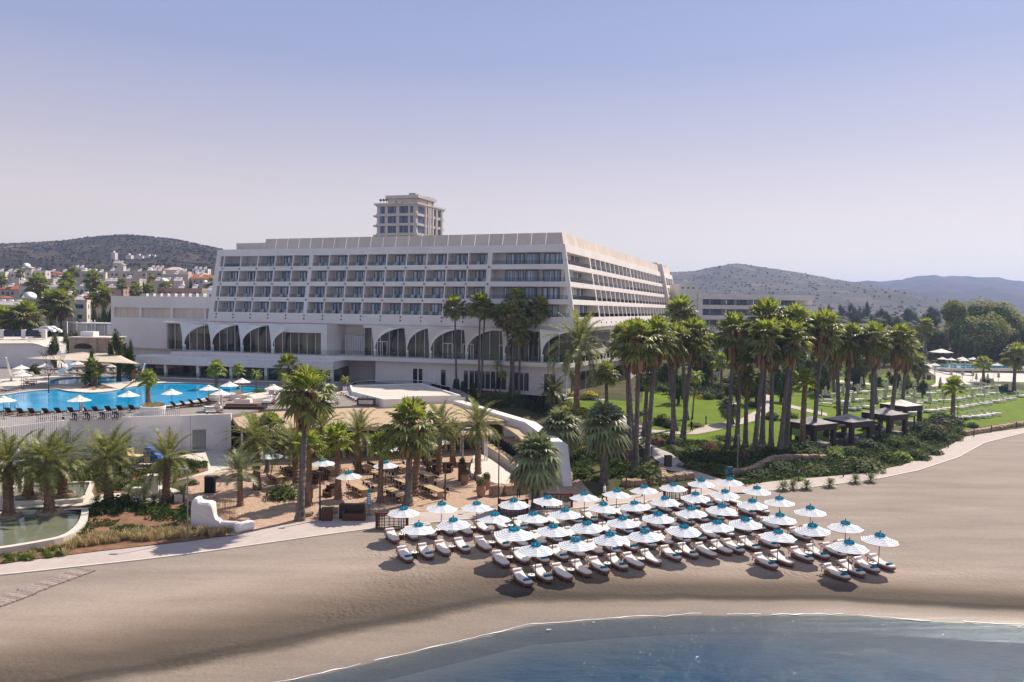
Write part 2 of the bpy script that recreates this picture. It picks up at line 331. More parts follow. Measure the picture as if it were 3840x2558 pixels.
    rr=n.new('ShaderNodeMapRange'); rr.inputs[1].default_value=0; rr.inputs[2].default_value=4; rr.inputs[3].default_value=.35; rr.inputs[4].default_value=.95; l.new(at.outputs['Fac'],rr.inputs[0]); l.new(rr.outputs[0],b.inputs['Roughness'])
    b.inputs['Specular IOR Level'].default_value=.25
    return m
M['sand']=sand_mat()
M['path']=mat('beach_path_concrete',(.46,.40,.37),.85,.2,noise_=.12,scale=.7,bump=(5,.01))
M['rsand']=mat('trodden_pink_sand',(.47,.335,.25),.95,.1,noise_=.22,scale=1.6,bump=(3.5,.16))
M['lawn']=mat('mown_lawn',(.145,.205,.018),.9,.1,col2=(.10,.155,.018),scale=.35,bump=(20,.05))
M['scrub']=mat('garden_ground',(.11,.095,.05),.95,.1,col2=(.045,.06,.022),scale=.25,bump=(1.5,.15),detail=8)
M['hill']=None
def strip(name,fa,fb,xs,nt,m,dz=0,extra=None):
    X=np.repeat(xs[None,:],nt,0); t=np.linspace(0,1,nt)[:,None]; ya=fa(xs)[None,:]; yb=fb(xs)[None,:]
    Y=ya+(yb-ya)*t; Z=g(X,Y)+dz
    at={'shore':shore(X,Y)*((1+.75*sm(-4,16,X)) if name=='beach' else 1)}
    if extra: at.update(extra(X,Y)); 
    if 'dz' in at: Z=Z+at.pop('dz')
    return grid_mesh(name,X,Y,Z,m,at)
iw=lambda o:(lambda x:np.interp(x,WX,WY)+o)
ia=lambda o:(lambda x:np.interp(x,AX,AY)+o)
ib=lambda o:(lambda x:np.interp(x,BX,BY)+o)
def trod(X,Y):
    d=shore(X,Y); t=sm(-14,-9,X)*(1-sm(30,36,X))*sm(4.5,6.5,d)*(1-.6*sm(14,26,d))+.35*sm(1.5,3.5,d)*(1-sm(8,11,d))
    rng=np.random.default_rng(3); u=.010*rng.standard_normal(X.shape)
    # a little cusp at the berm crest
    t=t*(.35+.65*sm(-.15,.35,np.vectorize(lambda a,b: noise.noise(Vector((a*.16,b*.2,4))))(X,Y)))
    return {'trod':np.clip(t,0,1)+.06,'dz':u*(.2+t)+.10*np.exp(-((d-4.2)/.9)**2)*sm(-8,2,X)}
xs=np.concatenate([np.arange(-95,-62,2.),np.arange(-62,100,.45),np.arange(100,330,6.)])
strip('beach',iw(-2.0),ia(.15),xs,110,M['sand'],0,trod)
sf=strip('seabed',lambda x:np.interp(x,WX,WY)-60,iw(-1.9),np.concatenate([np.arange(-95,-20,3.),np.arange(-20,60,1.),np.arange(60,330,8.)]),60,None,-.01)
def bed_mat():
    m=bpy.data.materials.new('seabed'); m.use_nodes=True; n=m.node_tree.nodes; l=m.node_tree.links; b=n['Principled BSDF']
    tc=n.new('ShaderNodeTexCoord'); mp=n.new('ShaderNodeMapping'); mp.inputs['Scale'].default_value=(.7,1.5,1); mp.inputs['Rotation'].default_value=(0,0,R(25)); l.new(tc.outputs['Object'],mp.inputs[0])
    nz=n.new('ShaderNodeTexNoise'); nz.inputs['Scale'].default_value=.33; nz.inputs['Detail'].default_value=9; nz.inputs['Roughness'].default_value=.72; l.new(mp.outputs[0],nz.inputs['Vector'])
    at=n.new('ShaderNodeAttribute'); at.attribute_name='shore'
    cr=n.new('ShaderNodeValToRGB'); e=cr.color_ramp.elements; e[0].position=0; e[0].color=(.01,.075,.11,1); e[1].position=1; e[1].color=(.21,.165,.14,1)
    for q,c in((.45,(.015,.09,.125)),(.72,(.05,.10,.12)),(.9,(.12,.115,.115))): x=e.new(q); x.color=(*c,1)
    mr=n.new('ShaderNodeMapRange'); mr.inputs[1].default_value=-24; mr.inputs[2].default_value=-1; l.new(at.outputs['Fac'],mr.inputs[0]); l.new(mr.outputs[0],cr.inputs[0])
    m2=n.new('ShaderNodeMapRange'); m2.inputs[1].default_value=.5; m2.inputs[2].default_value=.6; l.new(nz.outputs[0],m2.inputs[0])
    m4=n.new('ShaderNodeMapRange'); m4.inputs[1].default_value=-2; m4.inputs[2].default_value=-8; m4.inputs[4].default_value=.8; l.new(at.outputs['Fac'],m4.inputs[0]); m5=n.new('ShaderNodeMath'); m5.operation='MULTIPLY'; l.new(m2.outputs[0],m5.inputs[0]); l.new(m4.outputs[0],m5.inputs[1])
    mx=n.new('ShaderNodeMix'); mx.data_type='RGBA'; l.new(m5.outputs[0],mx.inputs[0]); l.new(cr.outputs[0],mx.inputs[6]); mx.inputs[7].default_value=(.012,.018,.016,1); l.new(mx.outputs[2],b.inputs['Base Color']); b.inputs['Roughness'].default_value=.9
    return m
sf.data.materials.clear(); sf.data.materials.append(bed_mat())
# sea surface: fine near the shore, large beyond
xs2=np.concatenate([-np.geomspace(60,1500,14)[::-1],np.arange(-58,110,1.5),np.geomspace(112,1500,14)])
t=np.concatenate([np.linspace(0,.02,22),np.geomspace(.022,1,26)])
X=np.repeat(xs2[None,:],len(t),0); yw=np.interp(xs2,WX,WY)[None,:]+.35; Y=yw-1600*t[:,None]
rng=np.random.default_rng(1)
wob=.35*np.sin(X*1.1)*np.exp(-(t[:,None]*1600)/2)+.2*np.sin(X*2.7+1)*np.exp(-(t[:,None]*1600)/2)
grid_mesh('sea',X[::-1],(Y+wob)[::-1],np.zeros_like(X),M['sea'],{'shore':shore(X,Y)[::-1]})
# thin foam line along the water's edge
mb=MB(); xf=np.arange(-16,75,.22); rr=random.Random(4)
ph=[noise.noise(Vector((x*.45,0,3)))*.9+noise.noise(Vector((x*1.7,5,3)))*.3 for x in xf]
for k in range(len(xf)-1):
    if noise.noise(Vector((xf[k]*.35,31,1)))<-.22: continue
    wd=.02+.10*max(0,noise.noise(Vector((xf[k]*.8,9,1)))+.15); 
    if xf[k]>13: wd+=.12*max(0,noise.noise(Vector((xf[k]*.5,2,8))))
    a=[]
    for kk in(k,k+1):
        x=xf[kk]; y=float(np.interp(x,WX,WY))+ph[kk]*.35+.15; a.append((x,y))
    mb.add([(a[0][0],a[0][1]-wd,.045),(a[1][0],a[1][1]-wd,.045),(a[1][0],a[1][1]+wd*.6,.055),(a[0][0],a[0][1]+wd*.6,.055)],[(0,1,2,3)])
    if rr.random()<.03:
        x=xf[k]; y=a[0][1]-rr.uniform(.4,2.2); w=rr.uniform(.1,.3); mb.add([(x,y,.03),(x+w,y+.03,.03),(x+w,y+.1,.03),(x,y+.08,.03)],[(0,1,2,3)])
M['foam']=mat('sea_foam',(.62,.62,.63),.6,.3)
tag(mb.build('sea_foam',M['foam']),kind='stuff')
# path
strip('beach_path',ia(0),ib(0),np.arange(-95,130,.6),7,M['path'],.05)
kb=MB(); xk=np.arange(-60,100,1.2)
for a,b in zip(xk,xk[1:]):
    ya,yb=float(np.interp(a,AX,AY)),float(np.interp(b,AX,AY)); za,zb=float(g(a,ya)),float(g(b,yb))
    kb.hexa([(a,ya-.12,za-.2),(b,yb-.12,zb-.2),(b,yb+.1,zb-.2),(a,ya+.1,za-.2),(a,ya-.12,za+.08),(b,yb-.12,zb+.08),(b,yb+.1,zb+.08),(a,ya+.1,za+.08)])
tag(kb.build('path_kerb',M['pool_rim']),kind='structure')
# ground behind the path, out to the plain
xs=np.concatenate([-np.geomspace(64,4000,46)[::-1],np.arange(-62,110,1.3),np.geomspace(112,4000,44)])
d=np.concatenate([np.arange(0,75,1.2),np.geomspace(76,4200,80)])
X=np.repeat(xs[None,:],len(d),0); base=np.interp(xs,BX,BY)[None,:]; Y=base+d[:,None]; Z=g(X,Y)
grid_mesh('ground',X,Y,Z,M['scrub'])
# draped sheets
def drape(name,poly,m,dz,step=2.5,kind='structure',flat=None,label=None,cat=None):
    bm=bmesh.new(); vs=[Vector((q[0],q[1],0)) for q in poly]
    bv=[bm.verts.new(q) for q in vs]
    for t in tessellate_polygon([vs]): 
        try: bm.faces.new([bv[i] for i in t])
        except ValueError: pass
    x0,x1=min(q.x for q in vs),max(q.x for q in vs); y0,y1=min(q.y for q in vs),max(q.y for q in vs)
    for ax,a,b in((0,x0,x1),(1,y0,y1)):
        c=math.ceil(a/step)*step
        while c<b:
            co=Vector((c,0,0)) if ax==0 else Vector((0,c,0)); no=Vector((1,0,0)) if ax==0 else Vector((0,1,0))
            bmesh.ops.bisect_plane(bm,geom=bm.verts[:]+bm.edges[:]+bm.faces[:],plane_co=co,plane_no=no,dist=1e-4); c+=step
    for v in bm.verts: v.co.z=(flat if flat is not None else float(g(v.co.x,v.co.y)))+dz
    bm.normal_update()
    for f in bm.faces:
        if f.normal.z<0: f.normal_flip()
    me=bpy.data.meshes.new(name); bm.to_mesh(me); bm.free(); me.materials.append(m)
    o=bpy.data.objects.new(name,me); COL.objects.link(o)
    return tag(o,label,cat,kind=kind)
def gp(t,L): return [G(t,x,y) for x,y in L]
def off(pts,n=3):   # smooth closed polygon (Chaikin)
    P=[Vector((q[0],q[1])) for q in pts]
    for _ in range(n):
        Q=[]
        for a,b in zip(P,P[1:]+P[:1]): Q+=[a*.75+b*.25,a*.25+b*.75]
        P=Q
    return P
# restaurant sand
XS=np.linspace(-31,8.5,14); rp=[Vector((x,float(np.interp(x,BX,BY))+.1)) for x in XS]
rp+= [Vector(q[:2]) for q in (G('h',1250,1150),)]
rp+= [Vector((4.5,100)),Vector((-37,99)),Vector((-34,80)),Vector((-30,70))]
drape('restaurant_sand',rp,M['rsand'],.05,2.0)
# lawn
lw=gp('i',[(190,560),(480,570),(950,640),(1500,560),(1700,560)])+gp('j',[(130,250),(300,160),(900,120),(1400,180),(1900,160),(2325,195),(2700,230),(3000,480),(2700,590),(2325,615),(1990,640),(1720,690),(1300,560),(800,700),(200,850)])+gp('i',[(1640,1130),(1240,1140),(800,1090),(600,1060),(260,1010),(170,860)])
drape('lawn',[Vector(q[:2]) for q in lw],M['lawn'],.06)
lw2=gp('h',[(1450,680),(1500,650),(1920,650),(2325,680),(2325,800),(1600,800),(1400,740)])
drape('lawn',[Vector(q[:2]) for q in lw2],M['lawn'],.07)
drape('lawn',off(gp('h',[(980,590),(1500,590),(1500,615),(980,612)]),1),M['lawn'],.07)
for L in ([(1350,600),(1350,760),(1180,850),(1040,875),(830,910),(700,965),(520,982),(540,1003),(730,1005),(900,975),(1160,910),(1320,870),(1490,760),(1490,600)],
          [(530,975),(260,955),(0,850),(-300,840),(-300,880),(-20,930),(90,1010),(150,1100),(270,1220),(360,1290),(440,1370),(640,1410),(830,1540),(1000,1600),(1250,1600),(1290,1560),(1000,1470),(700,1370),(560,1270),(480,1200),(300,1130),(190,1050),(170,1000),(260,985),(540,1000)],
          [(1680,700),(1840,740),(2060,790),(2060,820),(1840,770),(1660,730)]):
    drape('garden_path',[Vector(q[:2]) for q in gp('i',L)],M['path'],.12,2.0)
drape('garden_path',[Vector(q[:2]) for q in gp('h',[(1500,640),(1940,648),(1940,662),(1500,655)])],M['path'],.12,2.0)
drape('garden_path',[Vector(q[:2]) for q in gp('j',[(-700,150),(400,180),(900,235),(1300,250),(1370,240),(1430,215),(1430,140),(1300,60),(1900,40),(2700,90),(2700,230),(2325,205),(2100,195),(1500,236),(1300,262),(900,250),(400,200),(-700,170)])],M['paving'],.12,4.0)
# hills
def hill_mat(name,c1,c2,c3,sc):
    m=bpy.data.materials.new(name); m.use_nodes=True; n=m.node_tree.nodes; l=m.node_tree.links; b=n['Principled BSDF']; b.inputs['Roughness'].default_value=1; b.inputs['Specular IOR Level'].default_value=.05
    tc=n.new('ShaderNodeTexCoord'); mp=n.new('ShaderNodeMapping'); mp.inputs['Scale'].default_value=(1,.5,2.2); l.new(tc.outputs['Object'],mp.inputs[0])
    a=n.new('ShaderNodeTexNoise'); a.inputs['Scale'].default_value=sc; a.inputs['Detail'].default_value=11; a.inputs['Roughness'].default_value=.74; l.new(mp.outputs[0],a.inputs['Vector'])
    cr=n.new('ShaderNodeValToRGB'); e=cr.color_ramp.elements; e[0].position=.46; e[0].color=(*c1,1); e[1].position=.70; e[1].color=(*c3,1); x=e.new(.57); x.color=(*c2,1)
    l.new(a.outputs[0],cr.inputs[0]); l.new(cr.outputs[0],b.inputs['Base Color'])
    bp=n.new('ShaderNodeBump'); bp.inputs['Distance'].default_value=6; l.new(a.outputs[0],bp.inputs['Height']); l.new(bp.outputs[0],b.inputs['Normal'])
    return m
def hill(name,t,prof,Yr,Yf,m,back=300,rough=5,ext=(0,0),seed=0,nx=220,ny=60,bush=None):
    P=[PY(*p(t,x,y),Yr) for x,y in prof]; ax=[q.x for q in P]; az=[q.z for q in P]
    xs=np.linspace(ax[0],ax[-1],nx); zr=np.interp(xs,ax,az)
    k=np.ones(7)/7; zr=np.convolve(np.pad(zr,3,'edge'),k,'valid')
    ts=np.linspace(0,1.45,ny); X=np.zeros((ny,nx)); Y=X.copy(); Z=X.copy()
    for i,tt in enumerate(ts):
        for j,x in enumerate(xs):
            y=Yf+(Yr-Yf)*tt; sc=y/Yr; xx=x*(sc if tt<1 else 1); gz=float(g(xx,y))-2
            prf=math.sin(min(tt,1)*PI/2)**1.15*(y/Yr)**.9 if tt<=1 else max(0,1-(tt-1)*1.3)
            nn=noise.fractal(Vector((xx/180+seed,y/180,seed)),1,2,5)*rough*math.sin(min(1,tt)*PI)*2.2
            X[i,j]=xx; Y[i,j]=y; Z[i,j]=max(gz+(zr[j]-gz)*prf+nn,gz-3 if zr[j]<gz else -50)
            if zr[j]<gz: Z[i,j]=gz-3
    o=grid_mesh(name,X,Y,Z,m)
    if bush:
        rg=random.Random(seed+5); b2=MB()
        for _ in range(bush[0]):
            i=rg.random()**.8*(ny*.7-1); j=rg.random()*(nx-2); i0,j0=int(i),int(j); x,y,z=X[i0,j0],Y[i0,j0],Z[i0,j0]; x+=rg.uniform(0,1)*(X[i0,j0+1]-X[i0,j0]); y+=rg.uniform(0,1)*(Y[min(i0+1,ny-1),j0]-Y[i0,j0]); z+=(Z[i0+1,j0]-z)*.5
            s=bush[1]*rg.uniform(.5,1.4); n=6
            vs=[(x+s*math.cos(q*PI/3)*rg.uniform(.8,1.2),y+s*math.sin(q*PI/3),z-.4*s) for q in range(n)]+[(x+.6*s*math.cos(q*PI/3+.4),y+.6*s*math.sin(q*PI/3),z+.5*s*rg.uniform(.7,1.2)) for q in range(n)]
            b2.add(vs,[(q,(q+1)%n,n+(q+1)%n,n+q) for q in range(n)]+[tuple(range(n,2*n))])
        tag(b2.build('hill_scrub',M['scrubbush']),kind='stuff')
    return o,(X,Y,Z)
M['scrubbush']=mat('hill_scrub_leaf',(.055,.057,.045),.95,.05,island=.3)
HL,HLd=hill('hill','a',[(-700,190),(-300,165),(0,150),(300,140),(600,120),(850,85),(1050,60),(1270,55),(1500,75),(1700,95),(2000,150),(2325,235),(2700,330),(3200,460),(3800,640),(4600,900)],1150,470,hill_mat('hill_near',(.055,.053,.046),(.085,.073,.058),(.33,.24,.17),.02),rough=7,seed=1,bush=(9000,1.5))
HR,HRd=hill('hill','d',[(-1500,700),(-700,450),(-200,300),(200,240),(490,215),(720,212),(800,190),(950,165),(1100,148),(1200,155),(1500,200),(1800,240),(2325,318),(2700,400),(3100,480),(3600,560),(4400,700)],1500,520,hill_mat('hill_mid',(.085,.09,.09),(.12,.118,.115),(.24,.19,.15),.02),rough=7,seed=4,bush=(3500,1.5))
hill('hill','e',[(-2600,330),(-1200,300),(-200,290),(490,268),(800,266),(1020,268),(1090,240),(1150,220),(1240,208),(1700,210),(2000,225),(2325,262),(2700,330),(3300,420),(4200,560)],3000,1300,hill_mat('hill_far',(.03,.034,.03),(.055,.05,.042),(.16,.13,.10),.009),rough=13,seed=8,nx=160,ny=40)
# haze
hz=MB().box(-4300,4300,-1750,5200,-6,200); ho=hz.build('haze',None) if False else None
hm=bpy.data.materials.new('haze'); hm.use_nodes=True; n=hm.node_tree.nodes; n.remove(n['Principled BSDF']); pv=n.new('ShaderNodeVolumePrincipled'); pv.inputs['Color'].default_value=(.46,.58,.95,1); pv.inputs['Density'].default_value=.00023; pv.inputs['Anisotropy'].default_value=.45
hm.node_tree.links.new(pv.outputs[0],n['Material Output'].inputs['Volume'])
ho=hz.build('haze',hm); tag(ho,kind='stuff')
# ---------------- hotel ----------------
Ct=PZ(2118.5,914.5,30.65).to_2d() if hasattr(Vector,'to_2d') else PZ(2118.5,914.5,30.65)
Ct=Vector((Ct[0],Ct[1]))
U1=Vector((-.943,.333)); N1=Vector((-.333,-.943)); U2=Vector((.351,.936)); N2=Vector((.936,-.351))
dz=lambda z: .204*(30.65-z)
def HP(side,s,d,z):
    u,n=(U1,N1) if side==1 else (U2,N2); q=Ct+u*s+n*d; return Vector((q.x,q.y,z))
hotel=thing('hotel','long white terraced beach hotel with four balcony rows and a leaning facade','hotel',(Ct.x,Ct.y,4.8))
def part(mb,name,m,par=None,smooth=False,label=None,kind=None):
    par=par or hotel; base=par
    o=mb.build(name,m,None,smooth); o.parent=par
    # geometry was given in world coordinates
    w=Vector((0,0,0)); q=par
    if par.type=='EMPTY':
        while q is not None: w+=q.location; q=q.parent
    o.location=-w if False else (0,0,0)
    o.matrix_parent_inverse=Matrix.Translation(-w)
    if label: o['label']=label
    if kind: o['kind']=kind
    return o
def band(mb,side,s0,s1,z0,z1,din,mi=0,doff=0):
    f0=s0 if callable(s0) else (lambda d:s0); f1=s1 if callable(s1) else (lambda d:s1)
    a,b=dz(z0)+doff,dz(z1)+doff
    i0=din if not callable(din) else din(z0); i1=din if not callable(din) else din(z1)
    mb.hexa([HP(side,f0(a),a,z0),HP(side,f1(a),a,z0),HP(side,f1(i0),i0,z0),HP(side,f0(i0),i0,z0),HP(side,f0(b),b,z1),HP(side,f1(b),b,z1),HP(side,f1(i1),i1,z1),HP(side,f0(i1),i1,z1)],mi)
SILL=[27.1,24.0,20.9,17.8]; TOP=[29.25,26.2,23.1,20.0]
mit=lambda d:-d
END1=74.6; END2=98.6; SEC=120.0
wall=MB(); inner=MB(); fins=MB(); bal=MB(); rail=MB(); fr=[];fr2=[]
L1=[(29.25,30.65),(26.2,27.1),(23.1,24.0),(20.0,20.9),(15.9,17.8)]
for z0,z1 in L1:
    for side,e in((1,END1),(2,SEC)):
        band(wall,side,mit,e,z0,z1,dz((z0+z1)/2)-2.4)
for k in range(4):
    zs,zt=SILL[k],TOP[k]; dm=dz((zs+zt)/2)
    for side,e in((1,END1),(2,SEC)):
        di=dm-1.9; a=-di; 
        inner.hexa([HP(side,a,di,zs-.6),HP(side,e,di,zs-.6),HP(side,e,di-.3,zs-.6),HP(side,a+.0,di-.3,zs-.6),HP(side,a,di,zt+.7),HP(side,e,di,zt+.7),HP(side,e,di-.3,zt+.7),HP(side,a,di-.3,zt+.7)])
fin_s1=[END1-.01-.12]+[13.9+4.21*i for i in range(0,15)]
fin_s2=[15.8+4.19*i for i in range(0,20)]+[101.2,105.4,109.6,113.8,118.0,119.8]
ffar=MB()
def lamp(c,n):
    mb=MB(); mb.tube(c,c+Vector((n.x,n.y,0))*.12,.14,.14,8); part(mb,'wall_lamp',M['frame'])
def fin(side,s,w,zs,zt,md=2.35,o=-.02):
    a,b=dz(zs),dz(zt); di=dz((zs+zt)/2)-md
    if side==1 and s<0: pass
    mb=MB(); mb.hexa([HP(side,s-w,a+o,zs-.3),HP(side,s+w,a+o,zs-.3),HP(side,s+w,di,zs-.3),HP(side,s-w,di,zs-.3),HP(side,s-w,b+o,zt+.3),HP(side,s+w,b+o,zt+.3),HP(side,s+w,di,zt+.3),HP(side,s-w,di,zt+.3)])
    return mb
for k in range(4):
    for i,s in enumerate(fin_s1[1:]):
        thick=.45 if i in(0,9) else .13
        part(fin(1,s,thick,SILL[k],TOP[k]),'divider_fin',M['hotel'])
        # small round lamp under each fin
        if k<4:
            c=HP(1,s,dz(SILL[k]-.55)+.05,SILL[k]-.45); lamp(c,N1)
            if k==3: c=HP(1,s,dz(16.7)+.0,16.7); lamp(c,N1)
    for i,s in enumerate(fin_s2):
        thick=.40 if i in(0,9) else .20
        f=fin(2,s,thick,SILL[k],TOP[k])
        if i<10: part(f,'divider_fin',M['hotel'])
        else: b=len(ffar.v); ffar.v+=f.v; ffar.f+=[tuple(q+b for q in ff) for ff in f.f]; ffar.m+=f.m
        if k==3 and s<100: c=HP(2,s,dz(16.7),16.7); lamp(c,N2)
part(ffar,'divider_fin',M['hotel'],kind='stuff')
# corner pier and end piers
for k in range(4):
    zs,zt=SILL[k],TOP[k]; a,b=dz(zs),dz(zt)
    P=lambda d,z,w: [Vector((*(Ct+N1*d+N2*d),z)),]
    for zz0,zz1 in((zs-.3,zt+.3),):
        a,b=dz(zz0),dz(zz1)
        def cor(d,z): q=Ct+N1*d+N2*d; return Vector((q.x,q.y,z))
        def mv(v,u,s): return v+Vector((u.x,u.y,0))*s
        o=-.02; c0,c1=cor(a+o,zz0),cor(b+o,zz1)
        fins.hexa([c0,mv(c0,U2,.5),mv(mv(c0,U2,.5),U1,.75),mv(c0,U1,.75),c1,mv(c1,U2,.5),mv(mv(c1,U2,.5),U1,.75),mv(c1,U1,.75)])
    band(fins,1,END1-.9,END1,zs-.3,zt+.3,dz((zs+zt)/2)-2.4,doff=-.02)
band(fins,2,END2-.2,END2+1.6,15.9,33.0,-3,doff=.9)
band(fins,2,SEC-.7,SEC,15.9,30.6,-3,doff=.03)
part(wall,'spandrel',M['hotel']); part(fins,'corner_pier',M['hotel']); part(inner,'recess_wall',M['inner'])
# core volume and roof
core=MB(); di=-2.8
def core_block(z0,z1,ins,mi=0,e1=END1,e2=SEC,dep=15):
    q=[HP(1,-ins,ins,0),HP(1,e1,ins,0),HP(1,e1,ins-dep,0),HP(1,dep,ins-dep,0)]
    mb=MB(); A=Ct+N1*ins+N2*ins; B=Ct+U1*e1+N1*ins; C=Ct+U1*e1+N1*(ins-dep); D=Ct+N1*(ins-dep)+N2*(ins-dep); E=Ct+U2*e2+N2*(ins-dep); Fp=Ct+U2*e2+N2*ins
    return [A,Fp,E,D,C,B]
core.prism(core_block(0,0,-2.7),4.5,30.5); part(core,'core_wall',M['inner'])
end=MB(); 
# solid side wall at the left end
end.hexa([HP(1,END1-.02,dz(15.9)-.05,15.9),HP(1,END1+.3,dz(15.9)-.05,15.9),HP(1,END1+.3,-17,15.9),HP(1,END1-.02,-17,15.9),HP(1,END1-.02,-.05,30.6),HP(1,END1+.3,-.05,30.6),HP(1,END1+.3,-17,30.6),HP(1,END1-.02,-17,30.6)])
part(end,'side_wall',M['hotel'])
rf=MB().prism(core_block(0,0,-.4,dep=17),30.45,30.62); part(rf,'roof',M['paving'])
# roof screens: leaning panels with open joints
sc=MB()
def screen(side,s0,s1,n,h0=30.67,h1=32.75,gap=.05):
    w=(s1-s0)/n
    for i in range(n):
        a,b=s0+w*i+gap,s0+w*(i+1)-gap
        sc.hexa([HP(side,a,-.35,h0),HP(side,b,-.35,h0),HP(side,b,-.5,h0),HP(side,a,-.5,h0),HP(side,a,-.9,h1),HP(side,b,-.9,h1),HP(side,b,-1.05,h1),HP(side,a,-1.05,h1)])
screen(1,.95,63.5,23); screen(2,1.1,97.5,30)
part(sc,'roof_screen',M['screen'])
c=MB(); A=HP(1,.35,-.35,30.67); 
c.hexa([HP(1,.3,-.33,30.67),HP(1,.95,-.33,30.67),HP(1,.95,-.5,30.67),HP(1,.3,-1.0,30.67),HP(1,.9,-.88,32.8),HP(1,.97,-.88,32.8),HP(1,.97,-1,32.8),HP(1,.9,-1.2,32.8)])
c.hexa([HP(1,63.6,-.9,30.65),HP(1,70.8,-.9,30.65),HP(1,70.8,-6,30.65),HP(1,63.6,-6,30.65),HP(1,63.6,-.9,32.0),HP(1,70.8,-.9,32.0),HP(1,70.8,-6,32.0),HP(1,63.6,-6,32.0)])
c.hexa([HP(2,98,-.9,30.65),HP(2,118,-.2,30.65),HP(2,118,-8,30.65),HP(2,98,-8,30.65),HP(2,98,-.9,33.4),HP(2,117.5,-.9,33.4),HP(2,117.5,-8,33.4),HP(2,98,-8,33.4)])
part(c,'roof_block',M['screen'])
# windows: frame with pane
wcount=0; wstuff=MB(); gl=MB(); prnd=random.Random(11)
def window(side,s,w,zs,zt,d,n=4,asmesh=True):
    """frame proud of the recess wall, centred on s"""
    global wcount
    f=MB(); g_=MB(); t=.10
    def bx(mb,s0,s1,z0,z1,d0,d1,mi=0):
        mb.hexa([HP(side,s0,d1,z0),HP(side,s1,d1,z0),HP(side,s1,d0,z0),HP(side,s0,d0,z0),HP(side,s0,d1,z1),HP(side,s1,d1,z1),HP(side,s1,d0,z1),HP(side,s0,d0,z1)],mi)
    a,b=s-w/2,s+w/2
    bx(g_,a+.03,b-.03,zs+.05,zt-.03,d+.01,d+.05)
    bx(f,a,b,zt-t,zt,d+.005,d+.13); bx(f,a,b,zs,zs+t,d+.005,d+.13)
    for i in range(n+1):
        c=a+w*i/n; bx(f,c-t/2,c+t/2,zs+t,zt-t,d+.005,d+.12)
    if wcount<100:
        o=part(f,'window',M['frame']); q=g_.build('pane',M['pane'],o)
        wcount+=1
    else:
        for mb,mi in((f,0),(g_,1)):
            bo=len(wstuff.v); wstuff.v+=mb.v; wstuff.f+=[tuple(x+bo for x in ff) for ff in mb.f]; wstuff.m+=[mi]*len(mb.f)
def bglass(side,s0,s1,z,h=.75,doff=-.12):
    d=dz(z)+doff; f0=s0 if callable(s0) else (lambda d:s0)
    gl.hexa([HP(side,f0(d),d,z-.02),HP(side,s1,d,z-.02),HP(side,s1,d-.03,z-.02),HP(side,f0(d),d-.03,z-.02),HP(side,f0(d),d-.02,z+h),HP(side,s1,d-.02,z+h),HP(side,s1,d-.05,z+h),HP(side,f0(d),d-.05,z+h)])
fur=MB()
for k in range(4):
    zs,zt=SILL[k],TOP[k]; d=dz((zs+zt)/2)-1.9
    window(1,9.6,3.4,zs+.05,zt-.1,d); window(1,2.5,3.2,zs+.05,zt-.1,d,3)
    window(1,6.2,2.3,zs+.05,zt-.1,d+.25,1)
    for i in range(14):
        if k==0 and i>=12: continue
        window(1,13.9+4.21*i+1.75,3.0,zs+.05,zt-.12,d)
    window(2,3.2,1.8,zs+.05,zt-.1,d,2); window(2,9.5,1.6,zs+.05,zt-.1,d,2)
for k in range(4):
    zs,zt=SILL[k],TOP[k]; d=dz((zs+zt)/2)-1.9
    window(2,12.6,1.8,zs+.05,zt-.1,d,2)
    for i,s in enumerate(fin_s2[:-1]):
        if i==19: continue
        window(2,s+2.1,2.9,zs+.05,zt-.1,d)
    bglass(1,mit,13.4,zs); bglass(2,mit,15.5,zs)
    for i in range(14): bglass(1,13.9+4.21*i+.2,13.9+4.21*(i+1)-.2,zs,.62)
    for i,s in enumerate(fin_s2[:-1]): bglass(2,s+.2,fin_s2[i+1]-.2,zs,.62)
    # balcony chairs and small tables behind the glass, one mass of tiny furniture
    for i in range(14):
        for q in(1.2,2.6):
            c=HP(1,13.9+4.21*i+q+prnd.uniform(-.3,.3),dz(zs)-1.2,zs); fur.box(c.x-.3,c.x+.3,c.y-.3,c.y+.3,zs-.02,zs+.32); fur.box(c.x-.3,c.x+.3,c.y+.2,c.y+.3,zs+.3,zs+.65)
    for i in range(20):
        for q in(1.2,2.6):
            c=HP(2,15.8+4.19*i+q,dz(zs)-1.1,zs); fur.box(c.x-.3,c.x+.3,c.y-.3,c.y+.3,zs-.02,zs+.35); fur.box(c.x+.2,c.x+.3,c.y-.3,c.y+.3,zs+.3,zs+.7)
part(wstuff,'window',[M['frame'],M['pane']],kind='stuff'); part(gl,'balcony_glass',M['glass'])
part(fur,'balcony_furniture',M['cushion'],kind='stuff')
# top left open plunge pool bay
pb=MB(); d=dz(28)-2.2; s0=13.9+4.21*13
for s,w in((s0+2,1.6),):
    pb.hexa([HP(1,s-w,dz(27.1)-.2,27.1),HP(1,s+w,dz(27.1)-.2,27.1),HP(1,s+w,d+.4,27.1),HP(1,s-w,d+.4,27.1),HP(1,s-w,dz(27.1)-.2,27.65),HP(1,s+w,dz(27.1)-.2,27.65),HP(1,s+w,d+.4,27.65),HP(1,s-w,d+.4,27.65)])
part(pb,'plunge_pool',M['teal'])
